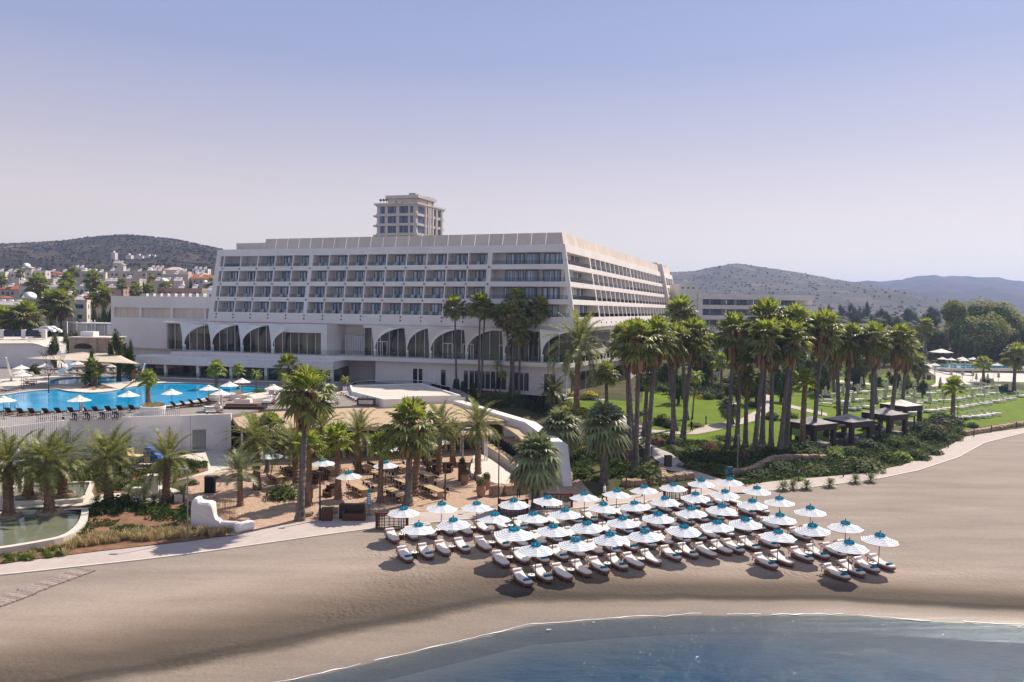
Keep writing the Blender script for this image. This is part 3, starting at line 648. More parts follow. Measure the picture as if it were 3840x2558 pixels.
# lobby storey: glass wall, mullions, podium, terrace
TE=[PZ(*q,10.0) for q in ((640,1318),(787,1319),(900,1323),(1011,1328),(1140,1332),(1396,1338),(1518,1342),(1605,1345),(1741,1349),(1882,1354),(2024,1360),(2075,1362))]
def tdepth(q): v=Vector((q.x,q.y))-Ct; return v.dot(N1),v.dot(U1)
lob=MB(); 
def hb(mb,side,s0,s1,d0,d1,z0,z1,mi=0):
    mb.hexa([HP(side,s0,d1,z0),HP(side,s1,d1,z0),HP(side,s1,d0,z0),HP(side,s0,d0,z0),HP(side,s0,d1,z1),HP(side,s1,d1,z1),HP(side,s1,d0,z1),HP(side,s0,d0,z1)],mi)
hb(lob,1,45.7,83.5,4.9,5.0,10.0,15.3); hb(lob,1,83.4,83.5,.4,4.88,10.0,15.3); hb(lob,1,-1.2,38.4,2.4,2.5,10.0,15.2); hb(lob,2,.3,34,.2,.3,10.0,15.0)
o=part(lob,'lobby_glass',M['lobby'])
mu=MB()
for i in range(21): hb(mu,1,45.7+i*1.87,45.78+i*1.87,5.01,5.12,10.0,15.3)
part(mu,'mullion',M['metal_w']); mu=MB()
for i in range(21): hb(mu,1,i*1.84,i*1.84+.08,2.51,2.62,10,15.2)
for s in (16,20,33.5,9): 
    for z0,z1 in((10,12.6),): 
        hb(mu,1,s,s+.09,2.63,2.75,z0,z1); hb(mu,1,s+1,s+1.09,2.63,2.75,z0,z1); hb(mu,1,s+2,s+2.09,2.63,2.75,z0,z1); hb(mu,1,s,s+2.09,2.63,2.75,z1,z1+.1)
part(mu,'mullion',M['metal_w'])
lw_=MB(); hb(lw_,1,45.7,54,5.13,6.2,14.1,15.72); hb(lw_,1,44.4,45.69,-.5,6.2,10,15.72); hb(lw_,1,38.4,44.4,-1.5,-.5,10,15.75)
hb(lw_,1,-2.2,38.4,-.5,3.1,15.2,15.74); hb(lw_,1,54.01,84.0,-.5,5.9,15.31,15.7); hb(lw_,1,45.7,54,-.5,5.12,15.31,15.71); hb(lw_,2,34,60,-.6,1.2,5,15.75); hb(lw_,2,-1,34,-.5,1.2,15.05,15.75)
part(lw_,'lobby_wall',M['hotel'])
scr=MB()
for i in range(9): hb(scr,1,39+i*.5,39.4+i*.5,1.4,1.5,10,13.6)
part(scr,'folding_screen',M['inner'])
# underside of the first balcony row (soffit)
sf_=MB(); hb(sf_,1,-2,74.6,-2,2.9,15.76,15.88); hb(sf_,2,-2,119.9,-2,2.9,15.76,15.88); part(sf_,'soffit',M['hotel'])
# terrace slab / podium
pol=[Vector((q.x,q.y)) for q in TE]; ce=Ct+U2*60+N2*6.0; cf=Ct+U2*60-N2*2; cc=Ct-U1*0-N1*2; cl=Ct+U1*80-N1*2
corner=PZ(2139,1363,10.0); P2=[Vector((corner.x,corner.y)),Ct+U2*30+N2*7.2,Ct+U2*62+N2*7.2,Ct+U2*62-N2*2,Ct-N1*2-N2*2,Ct+U1*78-N1*2]
pol2=pol+P2
pod=MB(); pod.prism(pol2,9.25,9.98); part(pod,'terrace_slab',M['hotel'])
# podium storey below the terrace, set back
pd=MB(); ins=[q+N1*-1.2 for q in pol[5:]]+[P2[0]-N1*.6-N2*.9,P2[1]-N2*1.2,P2[2]-N2*1.2,P2[3],P2[4],Ct+U1*31-N1*1]
pd.prism(ins,4.2,9.3); part(pd,'podium_wall',M['hotel'])
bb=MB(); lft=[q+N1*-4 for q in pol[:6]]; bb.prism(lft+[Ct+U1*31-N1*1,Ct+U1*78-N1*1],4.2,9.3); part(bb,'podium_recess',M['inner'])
# podium windows along the front (pixel stations on the podium face)
pw=MB(); pf=MB()
def face_pts(px): # point on the podium face below terrace edge
    r=ray(px,1400); 
    for a,b in zip(ins,ins[1:]):
        D=b-a; den=r.x*D.y-r.y*D.x
        if abs(den)<1e-9: continue
        t=(a.x*D.y-a.y*D.x)/den; q=Vector((r.x*t,r.y*t)); u=(q-a).dot(D)/D.dot(D)
        if -.01<=u<=1.01 and t>0: return q,D.normalized()
    return None,None
for x0,x1,n in((1548,1567,1),(1569,1673,5),(1738,1757,1),(1760,1900,7),(1925,1985,3),(2040,2085,2)):
    a,D=face_pts(x0); b,_=face_pts(x1)
    if a is None or b is None: continue
    nn=Vector((D.y,-D.x)); 
    if nn.y>0: nn=-nn
    def q3(v,o,z): return Vector((v.x+nn.x*o,v.y+nn.y*o,z))
    pw=MB(); pw.hexa([q3(a,.03,4.9),q3(b,.03,4.9),q3(b,-.02,4.9),q3(a,-.02,4.9),q3(a,.03,8.0),q3(b,.03,8.0),q3(b,-.02,8.0),q3(a,-.02,8.0)])
    part(pw,'podium_window',M['lobby'])
    for i in range(n+1):
        c=a.lerp(b,i/n); e=(b-a).normalized()*.05
        pf.hexa([q3(c-e,.1,4.9),q3(c+e,.1,4.9),q3(c+e,.02,4.9),q3(c-e,.02,4.9),q3(c-e,.1,8.05),q3(c+e,.1,8.05),q3(c+e,.02,8.05),q3(c-e,.02,8.05)])
part(pf,'podium_frame',M['metal_w'])
pw2=MB(); 
for i in range(9):
    s=3+i*3.1; a=Ct+U2*s+N2*(6.02); a=P2[0].lerp(P2[1],(i+.8)/10)-N2*1.02; b=P2[0].lerp(P2[1],(i+1.7)/10)-N2*1.1
    pw2=MB(); pw2.hexa([Vector((*(a+N2*.1),4.9)),Vector((*(b+N2*.1),4.9)),Vector((*b,4.9)),Vector((*a,4.9)),Vector((*(a+N2*.1),8.1)),Vector((*(b+N2*.1),8.1)),Vector((*b,8.1)),Vector((*a,8.1))]); part(pw2,'podium_window',M['lobby'])
# glass balustrade round the terrace
tb=MB(); EDG=[Vector((q.x,q.y)) for q in TE]+P2[:3]
for a,b in zip(EDG,EDG[1:]):
    nn=(b-a).normalized(); L=(b-a).length; n=max(1,round(L/1.8))
    for i in range(n):
        c=a.lerp(b,(i+.03)/n); d_=a.lerp(b,(i+.97)/n); o=Vector((nn.y,-nn.x))*-.15
        if o.y<0: o=-o
        c=c+o; d_=d_+o
        tb.hexa([Vector((*c,9.98)),Vector((*d_,9.98)),Vector((*(d_+o*.12),9.98)),Vector((*(c+o*.12),9.98)),Vector((*c,11.05)),Vector((*d_,11.05)),Vector((*(d_+o*.12),11.05)),Vector((*(c+o*.12),11.05))])
part(tb,'terrace_balustrade',M['glass'])
# sail arches: each a leaf-like shell from a leg at the terrace edge up and back to the facade
M['arch']=mat('white_arch_shell',(.86,.83,.81),.6,.3,noise_=.05,scale=.6)
def arch(px0,px1,last=False):
    a=PZ(px0,np.interp(px0,[640,787,1396,1605,1882,2024,2200],[1318,1319,1338,1345,1354,1360,1368]),10.0); b=PZ(px1,np.interp(px1,[640,787,1396,1605,1882,2024,2200],[1318,1319,1338,1345,1354,1360,1368]),10.0)
    a2,b2=Vector((a.x,a.y)),Vector((b.x,b.y)); a2+=-N1*.5; b2+=-N1*.5; D=(b2-a2); w=D.length
    zt=15.7; zl=11.3; mb=MB(); NT,NU=20,9; vs=[]
    for i in range(NT+1):
        t=i/NT; th=t*PI/2
        for j in range(NU+1):
            u=j/NU
            Lz=zl+(zt-zl)*t; Lx=-.02*w*math.sin(t*PI*.5)*1.5+.04*t*w; Lb=-.9*t**1.5
            Rz=zl+(zt-.15-zl)*math.sin(th)**.85; Rx=w*(.035+ .98*(1-math.cos(th)**1.0))*1.0; Rb=.0+2.6*t**2
            z=Lz+(Rz-Lz)*u; x=Lx+(Rx-Lx)*u; bk=Lb+(Rb-Lb)*u+ .9*math.sin(u*PI)*t
            if t>.9: z-=.0
            q=a2+D.normalized()*x-N1*bk; vs.append(Vector((q.x,q.y,z-.35*math.sin(u*PI)*t*t)))
    fs=[(i*(NU+1)+j,i*(NU+1)+j+1,(i+1)*(NU+1)+j+1,(i+1)*(NU+1)+j) for i in range(NT) for j in range(NU)]
    mb.add(vs,fs)
    mb2=MB(); 
    for k,q in enumerate(vs): pass
    off_=[v+Vector((-N1.x*.12,-N1.y*.12,-.05)) for v in vs]; n0=len(vs)
    mb.add(off_,[f[::-1] for f in fs])
    per=[i*(NU+1) for i in range(NT+1)]+[NT*(NU+1)+j for j in range(1,NU+1)]+[i*(NU+1)+NU for i in range(NT-1,-1,-1)]+[j for j in range(NU-1,0,-1)]
    for k in range(len(per)):
        x,y=per[k],per[(k+1)%len(per)]; mb.f.append((x,y,y+n0,x+n0)); mb.m.append(0)
    q=a2+D.normalized()*w*.03; lg=[]
    e=D.normalized()*w*.032; nb=-N1*.35
    mb.hexa([Vector((*(q-e),9.98)),Vector((*(q+e),9.98)),Vector((*(q+e+nb),9.98)),Vector((*(q-e+nb),9.98)),Vector((*(q-e),zl+.05)),Vector((*(q+e),zl+.05)),Vector((*(q+e+nb),zl+.05)),Vector((*(q-e+nb),zl+.05))])
    part(mb,'sail_arch',M['arch'],smooth=False)
LG=[679,784,896,1011,1150]; 
for a,b in zip(LG,LG[1:]): arch(a,b)
LG=[1396,1518,1605,1741,1882,2024,2165]
for a,b in zip(LG,LG[1:]): arch(a,b)
# planters and loungers seen on the terrace
# ---- low windowless wing on the left ----
wing=thing('hotel_wing','blank pale hotel wing with a strip of shuttered openings left of the facade','building',(*(Ct+U1*90),4.8))
wb=MB(); hb(wb,1,74.95,103.5,-16,.3,18.4,20.9); hb(wb,1,74.95,103.5,-16,.3,9.6,16.25)
for s0_,s1_ in ((102.6,103.5),(94.9,95.6),(86.3,87.1),(77.6,78.2),(74.95,75.1)): hb(wb,1,s0_,s1_,-1,.3,16.25,18.4)
hb(wb,1,75,103.5,-16,-1.2,4.3,20.8)
part(wb,'wall',M['hotel'],wing)
sh=MB()
s=75.2
while s<102.4:
    hb(sh,1,s,s+1.95,-.3,-.1,16.25,18.4)
    s+=2.0
part(sh,'shutter',M['screen'],wing)
wn_=MB(); hb(wn_,1,88,97,.0,.32,9.7,9.75); part(wn_,'lower_opening',M['inner'],wing)
# ---------------- tower behind ----------------
def tower():
    Y=272; c=PY(1562,885,Y); c.z=float(g(c.x,c.y)); T=thing('apartment_tower','tall beige stone apartment tower with blue windows rising behind the hotel roof','tower',c)
    u1=Vector((-.955,.297)); n1=Vector((-.297,-.955)); u2=Vector((.42,.907)); n2=Vector((.907,-.42)); C2=Vector((c.x,c.y))
    zf=lambda y:19+(1157-y)*Y/F
    def P3(u,n,s,d,z): q=C2+u*s+n*d; return Vector((q.x,q.y,z))
    def B(mb,u,n,s0,s1,d0,d1,z0,z1):
        mb.hexa([P3(u,n,s0,d1,z0),P3(u,n,s1,d1,z0),P3(u,n,s1,d0,z0),P3(u,n,s0,d0,z0),P3(u,n,s0,d1,z1),P3(u,n,s1,d1,z1),P3(u,n,s1,d0,z1),P3(u,n,s0,d0,z1)])
    W1,W2=15.5,18.5; zt=zf(765)
    b=MB(); b.prism([C2,C2+u1*W1,C2+u1*W1+u2*W2,C2+u2*W2],c.z,zt); 
    for z in [zt-3.45*i for i in range(0,8)]:
        B(b,u1,n1,-.2,W1+.2,0,.35,z-.9,z); B(b,u2,n2,-.2,W2+.2,0,.35,z-.9,z)
    for s in(0,2.4,W1-1): B(b,u1,n1,s,s+.7,0,.3,c.z+20,zt)
    for s in(5.1,7.0,8.3,10.2,12.8,16.5): B(b,u2,n2,s,s+.8,0,.55,c.z+20,zt+ (3.2 if 6<s<11 else 0))
    B(b,u1,n1,-.1,11.3,-8,0,zt,zf(741)); B(b,u2,n2,0,11.7,-8,0,zt,zf(738)); 
    part(b,'wall',M['tower'],T)
    r=MB(); B(r,u1,n1,-.9,11.8,-8,.8,zf(746),zf(735)); B(r,u2,n2,-.5,12.4,-8,.8,zf(746),zf(735)); B(r,u1,n1,1,3.5,-5,-1,zf(735)-.2,zf(725)); 
    B(r,u1,n1,-.6,W1+.9,-1,.7,zt-.35,zt+.25); B(r,u2,n2,-.6,W2+.7,-1,.7,zt-.35,zt+.25)
    part(r,'cornice',M['tower'],T)
    cb=MB()
    for s in(7.6,5.2): B(cb,u1,n1,s,s+1.6,0,1.3,zt-.2,zt+.9)
    for i in range(3): B(cb,u1,n1,W1,W1+1.4,-4,.2,zt-4.5-3.45*i,zt-3.9-3.45*i)
    part(cb,'balcony',M['tower'],T)
    for i in range(4):
        z=zt-3.45*i-.95
        for u,n,L in((u1,n1,((12.4,14.1),(8.0,11.2),(1.4,6.7))),(u2,n2,((.9,4.6),(6.0,6.9),(11.1,12.6),(13.9,16.2)))):
            for a,e in L:
                m_=MB(); B(m_,u,n,a,e,-.05,.06,z-2.45,z); part(m_,'window',M['bluepane'],T)
    rt=MB()
    for s in(12.5,13.6,14.8): 
        q=P3(u1,n1,s,-1.5,zt+.2); rt.tube(q,q+Vector((0,0,1.2)),.06,.06,5); rt.lathe([(.1,1.0),(.5,1.3),(.5,1.6),(.15,1.9)],6,0,Matrix.Translation(q))
    part(rt,'roof_plant',M['leaf_d'],T)
tower()
# ---------------- low hotel block on the right, behind the palms ----------------
def block():
    Y=230; a=PY(2605,1145,Y); b=PY(3048,1145,Y+6); o=Vector((a.x,a.y,float(g(a.x,a.y)))); T=thing('hotel_block','low white three storey hotel block with long balconies, beyond the palms on the right','building',o)
    A=Vector((a.x,a.y)); Bv=Vector((b.x,b.y)); u=(Bv-A).normalized(); n=Vector((u.y,-u.x)); L=(Bv-A).length
    zf=lambda y:19+(1172-y)*Y/F
    def B(mb,s0,s1,d0,d1,z0,z1):
        f=lambda s,d,z:Vector((*(A+u*s+n*d),z))
        mb.hexa([f(s0,d1,z0),f(s1,d1,z0),f(s1,d0,z0),f(s0,d0,z0),f(s0,d1,z1),f(s1,d1,z1),f(s1,d0,z1),f(s0,d0,z1)])
    w=MB(); B(w,0,L-1,-.3,2.4,zf(1124),zf(1104)); B(w,-.0,L+.3,-.3,2.4,zf(1160),zf(1145)); B(w,0,L+.6,-.3,2.6,zf(1200),zf(1184)); B(w,0,1.5,-.3,2.41,3,zf(1104)); B(w,0,L,-12,-.5,3,zf(1105)); B(w,L-.3,L-.1,-12,-.3,zf(1145),zf(1124))
    for s in(8.9,17.5,26.2): B(w,s,s+.3,-.4,2.2,3,zf(1106))
    part(w,'wall',M['hotel'],T)
    w=MB(); B(w,-5.6,-.05,-6,2,3,zf(1069)); part(w,'stair_block',M['hotel'],T)
    for s in(-4.9,-3.2,-1.6): w=MB(); B(w,s,s+.5,1.9,2.05,zf(1087),zf(1081)); part(w,'window',M['frame'],T)
    for z0,z1 in((1145,1124),(1183,1161),(1222,1201)):
        for s in(1.7,5.3,9.6,13.6,18.2,22.2,26.8,29.6):
            if s+3>L: continue
            f=MB(); 
            B(f,s,s+3.0,-.32,-.2,zf(z0)+.1,zf(z1)-.1); fo=part(f,'window',M['frame'],T)
            q=MB()
            for i in range(4): B(q,s+.06+i*.74,s+.70+i*.74,-.2,-.12,zf(z0)+.2,zf(z1)-.2)
            qo=q.build('pane',M['bluepane'],fo)
    gq=MB(); B(gq,1.5,L,2.3,2.33,zf(1145),zf(1140)); B(gq,1.5,L,2.3,2.33,zf(1184),zf(1178)); part(gq,'balcony_glass',M['glass'],T)
block()
# ---------------- poolside pavilion in front of the lobby ----------------
PA=PZ(485,1413,5.2); PB=PZ(1248,1441,5.2); PC=PZ(1360,1410,5.2); PD=PZ(1540,1398,5.2)
pav=thing('pool_pavilion','flat white roofed glazed pavilion along the far side of the blue pool','pavilion',(PB.x,PB.y,5.2))
a,b,c_=[Vector((q.x,q.y)) for q in(PA,PB,PC)]; d_=Vector((PD.x,PD.y)); back=[d_+N1*-3,a-N1*8]
up=(b-a).normalized(); 
rf=MB(); rf.prism([a,b,c_,d_]+back,8.95,9.15,0); rf.prism([a.lerp(b,.0),b,b+Vector((up.y*-.25,up.x*.25)),a+Vector((-up.y*.25,up.x*.25))],7.75,8.94,0); rf.prism([b,c_,c_+Vector((-.3,.1)),b+Vector((-.3,.3))],7.75,8.94); rf.prism([c_,d_,d_+Vector((0,.3)),c_+Vector((0,.3))],7.5,8.94)
part(rf,'roof',M['white'],pav)
lou=MB(); 
for i in range(46):
    q=a.lerp(b,(i+.2)/46); e=a.lerp(b,(i+.85)/46); v=Vector((-up.y,up.x))
    lou.prism([q+v*.4,e+v*.4,e+v*6.4,q+v*6.4],9.16,9.24)
part(lou,'roof_louvre',M['metal_w'],pav)
cl=MB()
for t in(0.003,.18,.345,.51,.68,.84,.99):
    q=a.lerp(b,t); v=Vector((-up.y,up.x)); cl.prism([q+up*-.25+v*.3,q+up*.25+v*.3,q+up*.25+v*.8,q+up*-.25+v*.8],4.3,7.76)
for q in(c_,d_): cl.prism([q+Vector((-.3,.3)),q+Vector((.3,.3)),q+Vector((.3,.8)),q+Vector((-.3,.8))],4.3,7.6)
part(cl,'column',M['white'],pav)
gg=MB(); v=Vector((-up.y,up.x)); gg.prism([a+v*3.61,b+v*3.61,b+v*3.7,a+v*3.7],4.8,7.9); gg.prism([b+v*3.5,c_+Vector((-.5,1)),c_+Vector((-.6,1.1)),b+v*3.6],4.8,7.9); gg.prism([c_+Vector((0,1.5)),d_+Vector((0,1.5)),d_+Vector((0,1.6)),c_+Vector((0,1.6))],4.8,7.6); part(gg,'glazing',M['lobby'],pav)
bs=MB(); bs.prism([a+v*-.2,b+v*-.2,b+v*3.6,a+v*3.6],4.2,5.35); part(bs,'plinth',M['white'],pav)
rg=MB(); rg.prism([a+v*.0,b+v*.0,b+v*.04,a+v*.04],5.36,6.3); part(rg,'glass_railing',M['glass'],pav)
# ---------------- pool deck ----------------
ZD=5.2
def dp(t,L,z=ZD): 
    r=[]
    for x,y in L: q=PZ(*p(t,x,y),z); r.append(Vector((q.x,q.y)))
    return r
front=dp('f',[(-900,1020),(0,940),(700,860),(1370,830),(1930,815),(2325,800)])+dp('g',[(240,800),(540,745),(1200,720),(1775,700),(2010,690)])+dp('h',[(60,670),(440,650)])
right_=[Vector((-6.5,122)),Vector((-9,131))]
deckpoly=front+right_+[Vector((-20,150)),Vector((-75,175)),Vector((-150,190)),Vector((-150,90))]
pool1=off(dp('f',[(-700,640),(0,605),(200,572),(400,550),(560,540),(690,542),(740,566),(900,578),(1050,570),(1200,545),(1350,512),(1500,490),(1650,475),(2000,478),(2325,500)])+dp('g',[(300,510),(560,510),(660,545),(560,565),(440,575),(300,600)])+dp('f',[(2400,560),(2100,625),(1990,655),(1850,685),(1650,712),(1500,728),(1350,740),(1200,752),(1000,762),(700,770),(400,768),(150,766),(-300,775),(-800,800)]),2)
pool2=off(dp('f',[(450,470),(600,432),(800,417),(1000,411),(1290,413),(1335,430),(1345,462),(1200,478),(1000,490),(700,492),(510,490)]),2)
pool3=off(dp('f',[(480,384),(640,360),(720,366),(745,383)]),1)
mb=MB(); mb.prism(deckpoly,ZD-1.2,ZD,holes=[pool1,pool2,pool3]); tag(mb.build('pool_deck',M['deck']),kind='structure')
def rim(poly,w,z0,z1,name,m):
    n=len(poly); mb=MB(); out=[]; c=sum(poly,Vector((0,0)))/n
    ar=sum(poly[i].x*poly[(i+1)%n].y-poly[(i+1)%n].x*poly[i].y for i in range(n)); sg=1 if ar>0 else -1
    for i in range(n):
        t=(poly[(i+1)%n]-poly[i-1]).normalized(); out.append(poly[i]+Vector((t.y,-t.x))*w*sg)
    for i in range(n):
        j=(i+1)%n; a,b,c2,d=poly[i],poly[j],out[j],out[i]
        P=[(*a,z0),(*b,z0),(*c2,z0),(*d,z0),(*a,z1),(*b,z1),(*c2,z1),(*d,z1)]
        mb.hexa([Vector(q) for q in P])
    return tag(mb.build(name,m),kind='structure')
rim(pool1,.55,ZD-1.1,ZD+.05,'pool_edge',M['pool_rim']); rim(pool2,.45,ZD-1.1,ZD+.05,'pool_edge',M['pool_rim']); rim(pool3,.4,ZD-1.1,ZD+.05,'pool_edge',M['pool_rim'])
for i,pl in enumerate((pool1,pool2,pool3)):
    mb=MB(); mb.prism(pl,ZD-1.0,ZD-.12); tag(mb.build('pool_water',M['pool']),kind='structure')
# pale stone aprons
for L in ([(690,560),(480,520),(560,505),(1000,500),(1230,480),(1420,470),(1700,462),(1660,472),(1500,484),(1350,506),(1200,541),(1050,566),(900,574),(760,566)],[(0,440),(440,410),(760,400),(760,412),(590,428),(440,466),(400,470),(0,560)]):
    mb=MB(); mb.prism(dp('f',L),ZD+.002,ZD+.03); tag(mb.build('pool_apron',M['pool_rim']),kind='structure')
mb=MB(); mb.prism(dp('g',[(400,600),(560,570),(700,575),(760,600),(1260,600),(1450,500),(1440,600),(1280,605),(1240,612),(700,600),(540,630),(470,640)]),ZD+.002,ZD+.03); tag(mb.build('pool_apron',M['pool_rim']),kind='structure')
# retaining wall below the deck with service door
rw=thing('retaining_wall','long white retaining wall holding up the pool deck, with a grey service door','wall',(-40,94.6,1.0))
mb=MB(); fr_=front[:6]+dp('g',[(240,800)])
for a,b in zip(fr_,fr_[1:]):
    n=(b-a).normalized(); n=Vector((n.y,-n.x)); 
    if n.y>0: n=-n
    mb.hexa([Vector((*(a+n*.35),-.2)),Vector((*(b+n*.35),-.2)),Vector((*b,-.2)),Vector((*a,-.2)),Vector((*(a+n*.35),ZD+.18)),Vector((*(b+n*.35),ZD+.18)),Vector((*b,ZD+.18)),Vector((*a,ZD+.18))])
def wpart(mb,name,m,par,**k): return part(mb,name,m,par,**k)
wpart(mb,'wall',M['white'],rw)
def onwall(x,y): # crop f pixel -> plane of wall front
    r=ray(*p('f',x,y)); best=None
    for a,b in zip(fr_,fr_[1:]):
        n=(b-a).normalized(); n=Vector((n.y,-n.x)); n=-n if n.y>0 else n
        A=a+n*.37; D=b-a; den=r.x*D.y-r.y*D.x; t=(A.x*D.y-A.y*D.x)/den; q=Vector((r.x*t,r.y*t)); u=(q-A).dot(D)/D.dot(D)
        if -.02<=u<=1.02 and t>0: best=(q,H+r.z*t,n,D.normalized())
    return best
def panel(x0,x1,y0,y1,name,m,th=.06,o=0):
    a=onwall(x0,y0); b=onwall(x1,y0); c=onwall(x0,y1); mb=MB()
    n=a[2]; z1,z0=a[1],c[1]; A,B=a[0]+n*o,b[0]+n*o
    mb.hexa([Vector((*(A+n*th),z0)),Vector((*(B+n*th),z0)),Vector((*B,z0)),Vector((*A,z0)),Vector((*(A+n*th),z1)),Vector((*(B+n*th),z1)),Vector((*B,z1)),Vector((*A,z1))])
    return wpart(mb,name,m,rw)
panel(1950,2090,955,1150,'door',M['metal_g'])
panel(2090,2098,955,1140,'door_frame',M['metal_w'],.08)
# white slatted fence along the wall
def slat_fence(name,label,pts,z0,z1,sp=.22,th=.05,kind_m='metal_w'):
    T=thing(name,label,'fence',(*pts[0],z0)); mb=MB(); r=MB()
    for a,b in zip(pts,pts[1:]):
        L=(b-a).length; n=int(L/sp); u=(b-a).normalized(); v=Vector((-u.y,u.x))
        for i in range(n):
            c=a+u*(i*sp); mb.hexa([Vector((*(c-u*th),z0)),Vector((*(c+u*th),z0)),Vector((*(c+u*th+v*.06),z0)),Vector((*(c-u*th+v*.06),z0)),Vector((*(c-u*th),z1)),Vector((*(c+u*th),z1)),Vector((*(c+u*th+v*.06),z1)),Vector((*(c-u*th+v*.06),z1))])
        for z in(z0+.1,z1-.25):
            r.hexa([Vector((*(a+v*.07),z)),Vector((*(b+v*.07),z)),Vector((*(b+v*.12),z)),Vector((*(a+v*.12),z)),Vector((*(a+v*.07),z+.08)),Vector((*(b+v*.07),z+.08)),Vector((*(b+v*.12),z+.08)),Vector((*(a+v*.12),z+.08))])
    wpart(mb,'slat_panel',M[kind_m],T); wpart(r,'rail',M[kind_m],T); return T
fp=[q+Vector((.1,-1.0)) for q in front[:4]]+[front[4]+Vector((-.5,-1.0))]
slat_fence('slat_fence','tall white vertical slat fence standing before the pool retaining wall',fp,.7,ZD+1.1)
e1=front[3]+Vector((1.0,-2.6)); e2=front[4]+Vector((-.6,-2.4))
slat_fence('slat_fence','lower row of white slats screening the wall behind the three-wheeler',[e1,e2],.9,4.1,.2)
# thatched flat roof above the restaurant
Z1=4.75
tp=dp('g',[(240,800),(540,748),(1200,722),(1775,703),(2010,692)],Z1+.3)+dp('h',[(60,672),(455,652)],Z1+.3)+dp('h',[(905,857)],Z1)+[Vector((PZ(*p('g',1500,925),Z1).x,PZ(*p('g',1500,925),Z1).y)),Vector((PZ(*p('g',330,935),Z1).x,PZ(*p('g',330,935),Z1).y))]
rt=thing('thatched_roof','broad flat straw thatched roof covering the restaurant below the pool deck','roof',(-18,100,Z1))
M['thatch']=mat('straw_thatch',(.52,.40,.27),.95,.1,noise_=.28,scale=1.0,bump=(2.2,.10))
_n=M['thatch'].node_tree
for nd in _n.nodes:
    if nd.type=='TEX_NOISE':
        mp=_n.nodes.new('ShaderNodeMapping'); mp.inputs['Scale'].default_value=(.35,3.2,1); 
        s_=nd.inputs['Vector'].links[0].from_socket; _n.links.new(s_,mp.inputs[0]); _n.links.new(mp.outputs[0],nd.inputs['Vector'])
mb=MB(); zt=lambda q: Z1+.32*sm(96,114,q.y)
mb.prism(tp,Z1-.45,lambda q: float(zt(q))); wpart(mb,'thatch',M['thatch'],rt)
mb=MB(); mb.prism([q+Vector((0,.25)) for q in tp[7:]]+[tp[0]+Vector((.3,0)),tp[0]+Vector((.3,-.4))],Z1-.75,Z1-.46) if False else None
mb=MB(); A=tp[9]; B=tp[8]; C=tp[7]
for k in range(12):
    q=A.lerp(C,k/11)+Vector((0,.5)); mb.prism([q+Vector((-.1,-.1)),q+Vector((.1,-.1)),q+Vector((.1,.1)),q+Vector((-.1,.1))],.3,Z1-.46)
wpart(mb,'post',M['white'],rt)
mb=MB(); mb.prism([Vector((-37,99.4)),Vector((6,99.4)),Vector((6,99.8)),Vector((-37,99.8))],-.2,Z1-.5); wpart(mb,'rear_wall',M['bark'],rt)
# long sloping white wall at the right of the restaurant
Aw=PZ(1735,1502,5.5); Bw=PZ(2010,1583,5.1); Cw=G('h',1590,1530)
lw_=thing('garden_wall','thick white wall running down from the cypresses towards the beach beside the bar','wall',(Cw.x,Cw.y,.5))
mb=MB(); P=[Vector((Aw.x,Aw.y)),Vector((Bw.x,Bw.y)),Vector((Cw.x-.4,Cw.y+2.5)),Vector((Cw.x,Cw.y))]; zz=[5.5,5.1,4.6,.4]; off_=[Vector((-1.3,-.5)),Vector((-1.35,-.3)),Vector((-1.3,0)),Vector((-.9,0))]
for i in range(3):
    a,b=P[i],P[i+1]; c,d=a+off_[i],b+off_[i+1]
    mb.hexa([Vector((*c,-.3)),Vector((*d,-.3)),Vector((*b,-.3)),Vector((*a,-.3)),Vector((*c,zz[i])),Vector((*d,zz[i+1])),Vector((*b,zz[i+1])),Vector((*a,zz[i]))])
wpart(mb,'wall',M['white'],lw_)
# sunken white roof terrace
ty=dp('g',[(1438,498),(1460,560),(1782,642),(2006,636),(2008,612)],6.2)+dp('h',[(455,600),(70,480)],6.2)+dp('g',[(2165,478)],6.2)
rt2=thing('roof_terrace','flat white rooftop tray with a low parapet between the sunbeds and the cypresses','terrace',(ty[2].x,ty[2].y,ZD))
ins_=[]
cen=sum(ty,Vector((0,0)))/len(ty)
ins_=[q+(cen-q).normalized()*.45 for q in ty]
mb=MB(); mb.prism(ty,ZD-.3,6.2,holes=[ins_]); wpart(mb,'parapet',M['white'],rt2)
mb=MB(); mb.prism(ins_,ZD-.3,5.95); wpart(mb,'floor',M['paving'],rt2)
# curved glass rail behind it
gr=thing('glass_railing','long curved frameless glass railing behind the white rooftop tray','railing',(*ty[0],ZD))
arc=[]
for x,y in((1450,490),(1500,465),(1650,452),(1900,446),(2100,450),(2325,472)): arc.append(dp('g',[(x,y)],6.3)[0])
for x,y in((150,478),(250,500),(345,520)): arc.append(dp('h',[(x,y)],6.3)[0])
mb=MB()
for a,b in zip(arc,arc[1:]):
    a,b=a.lerp(b,.012),a.lerp(b,.988); v=Vector((0,.05)); mb.hexa([Vector((*a,ZD)),Vector((*b,ZD)),Vector((*(b+v),ZD)),Vector((*(a+v),ZD)),Vector((*a,6.3)),Vector((*b,6.3)),Vector((*(b+v),6.3)),Vector((*(a+v),6.3))])
wpart(mb,'glass_panel',M['glass'],gr)
mb=MB()
for a,b in zip(arc,arc[1:]): mb.tube((*a,6.33),(*b,6.33),.035,.035,6)
wpart(mb,'handrail',M['metal_w'],gr)
